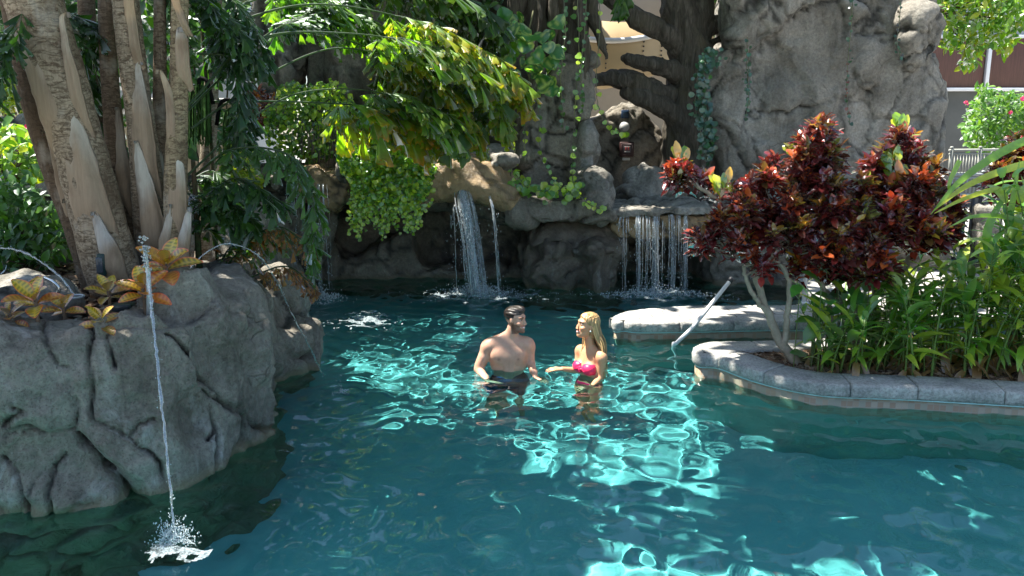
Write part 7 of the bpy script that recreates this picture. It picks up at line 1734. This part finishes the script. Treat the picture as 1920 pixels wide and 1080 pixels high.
# ================================================================ unseen trees overhead, crowns shaped to set the pool's shade and sun patches
k_ = np.array([SUN[0], SUN[1]]) / SUN[2]
def lit_level(q):
    """how open the crowns are made over a point of the ground plane seen along the sun"""
    x, y = q[:, 0], q[:, 1]; L = np.full(len(q), .035)
    def poly(pts, lv, dy=.92, soft=.18):
        d = sd_poly(x, y, [np.array(p) + [-.38, dy] for p in W2(pts)]); np.copyto(L, np.maximum(L, lv * np.clip(1.0 - (d + soft * .3) / soft, 0, 1)))
    poly([(540, 790), (560, 690), (640, 628), (880, 608), (1150, 625), (1300, 665), (1360, 725), (1430, 790), (1460, 885), (1300, 885), (1120, 862), (960, 815), (800, 800), (700, 812), (600, 800)], 1.4)
    poly([(1010, 625), (1060, 628), (1060, 650), (960, 655)], .8)
    poly([(1080, 905), (1250, 908), (1450, 935), (1440, 965), (1200, 955), (1080, 930)], 1.3, soft=.08); poly([(1040, 985), (1200, 990), (1330, 1005), (1540, 1050), (1570, 1120), (1150, 1120), (1130, 1030)], 1.3, soft=.1)
    poly([(1620, 1035), (1880, 1032), (1970, 1120), (1600, 1120)], 1.3, soft=.1)
    def rect(x0, x1, y0, y1, lv, soft=.4):
        d = np.maximum(np.maximum(x0 - x, x - x1), np.maximum(y0 - y, y - y1)); np.copyto(L, np.maximum(L, lv * np.clip(1.0 - (d + soft * .3) / soft, 0, 1)))
    rect(1.9, 6.6, 6.6, 7.9, .76); rect(2.2, 6.6, 5.9, 6.6, .10, .2); rect(1.2, 3.8, 8.1, 9.3, .5); rect(-1.7, -.1, 10.2, 11.2, .8); rect(-1.9, 0, 9.6, 11.0, .95); rect(.8, 2.6, 10.4, 11.4, .5); rect(-.9, 1.8, 7.6, 9.6, .98); rect(3.9, 8, 7.6, 12, .6)
    rect(-3.7, -1.4, 5.4, 8, .45); rect(-3.2, -1.9, 9.6, 11, .85); rect(-4.7, -3.2, 7.6, 8.8, .75); rect(-.8, 1.7, 6.6, 7.6, 1.4)
    return L
rg = np.random.RandomState(600); n = 19000
q = np.column_stack([rg.uniform(-7.5, 7.5, n), rg.uniform(4.1, 13.0, n)])
f = fbm(np.column_stack([q * 1.9, np.zeros(n)]), 3, 61) / 1.75; f = .5 + f * .95
keep = f > lit_level(q) * 1.02; q = q[keep]; n = len(q)  # leaves stay only where shade should fall along the sun
z = rg.uniform(6.2, 9.5, n); O = np.column_stack([q[:, 0] + k_[0] * z, q[:, 1] + k_[1] * z, z]) + 0.0
cen = [(-8.5, 11.0), (9.5, 13.0), (0.5, 19.0)]
who = np.argmin(np.stack([np.hypot(O[:, 0] - c[0], (O[:, 1] - c[1]) * .8) for c in cen]), 0)
for i, (c, lab) in enumerate(zip(cen, ('tall unseen shade tree on the left, crown gaps set to shape the sun on the pool', 'tall unseen shade tree on the right, crown gaps set to shape the sun on the pool', 'tall unseen shade tree behind the rocks, crown gaps set to shape the sun on the falls'))):
    m = who == i; r = empty('shade_tree', (c[0], c[1], .2), lab, 'tree', 'shade trees over the pool'); nn = m.sum(); mb = MB(); d = rdir(rg, nn, .5); d[:, 2] *= .5
    V, Fs, C = leaves(OVAL, d, np.array([0, 0, 1.0]) + rg.normal(0, .35, (nn, 3)), O[m], rg.uniform(.26, .44, nn), pick(rg, nn, (G_D * 1.5, G_M, G_M * 1.4))); mb.add(V, Fs, C); mb.build('crown', M_tree, r)
    tk = np.array([[c[0], c[1], .1], [c[0] * .99, c[1] - .1, 3], [c[0] * .97, c[1] - .4, 5.5], [c[0] * .93, c[1] - .8, 7.4]]); V, Fs = tube(spline(tk, 20), np.linspace(.32, .16, 20), 14); put('trunk', V, Fs, M_bark, r)
    Om = O[m]; bb = MB()
    for k in range(16):
        e = Om[rg.randint(nn)]; s = tk[2] + (tk[3] - tk[2]) * rg.rand(); md = (s + e) / 2 + [0, 0, .5]; V, Fs = tube(spline(np.array([s, md, e]), 12), np.linspace(.08, .015, 12), 6); bb.add(V, Fs)
    bb.build('branch', M_bark, r)

for o in COL.objects:
    if o.type == 'MESH' and o.name.split('.')[0] in ('rock_planter', 'boulder', 'rock_wall', 'pool_wall', 'tile_band', 'rail', 'swim_shorts', 'bikini_bottom', 'body'):
        o.cycles.is_caustics_receiver = True
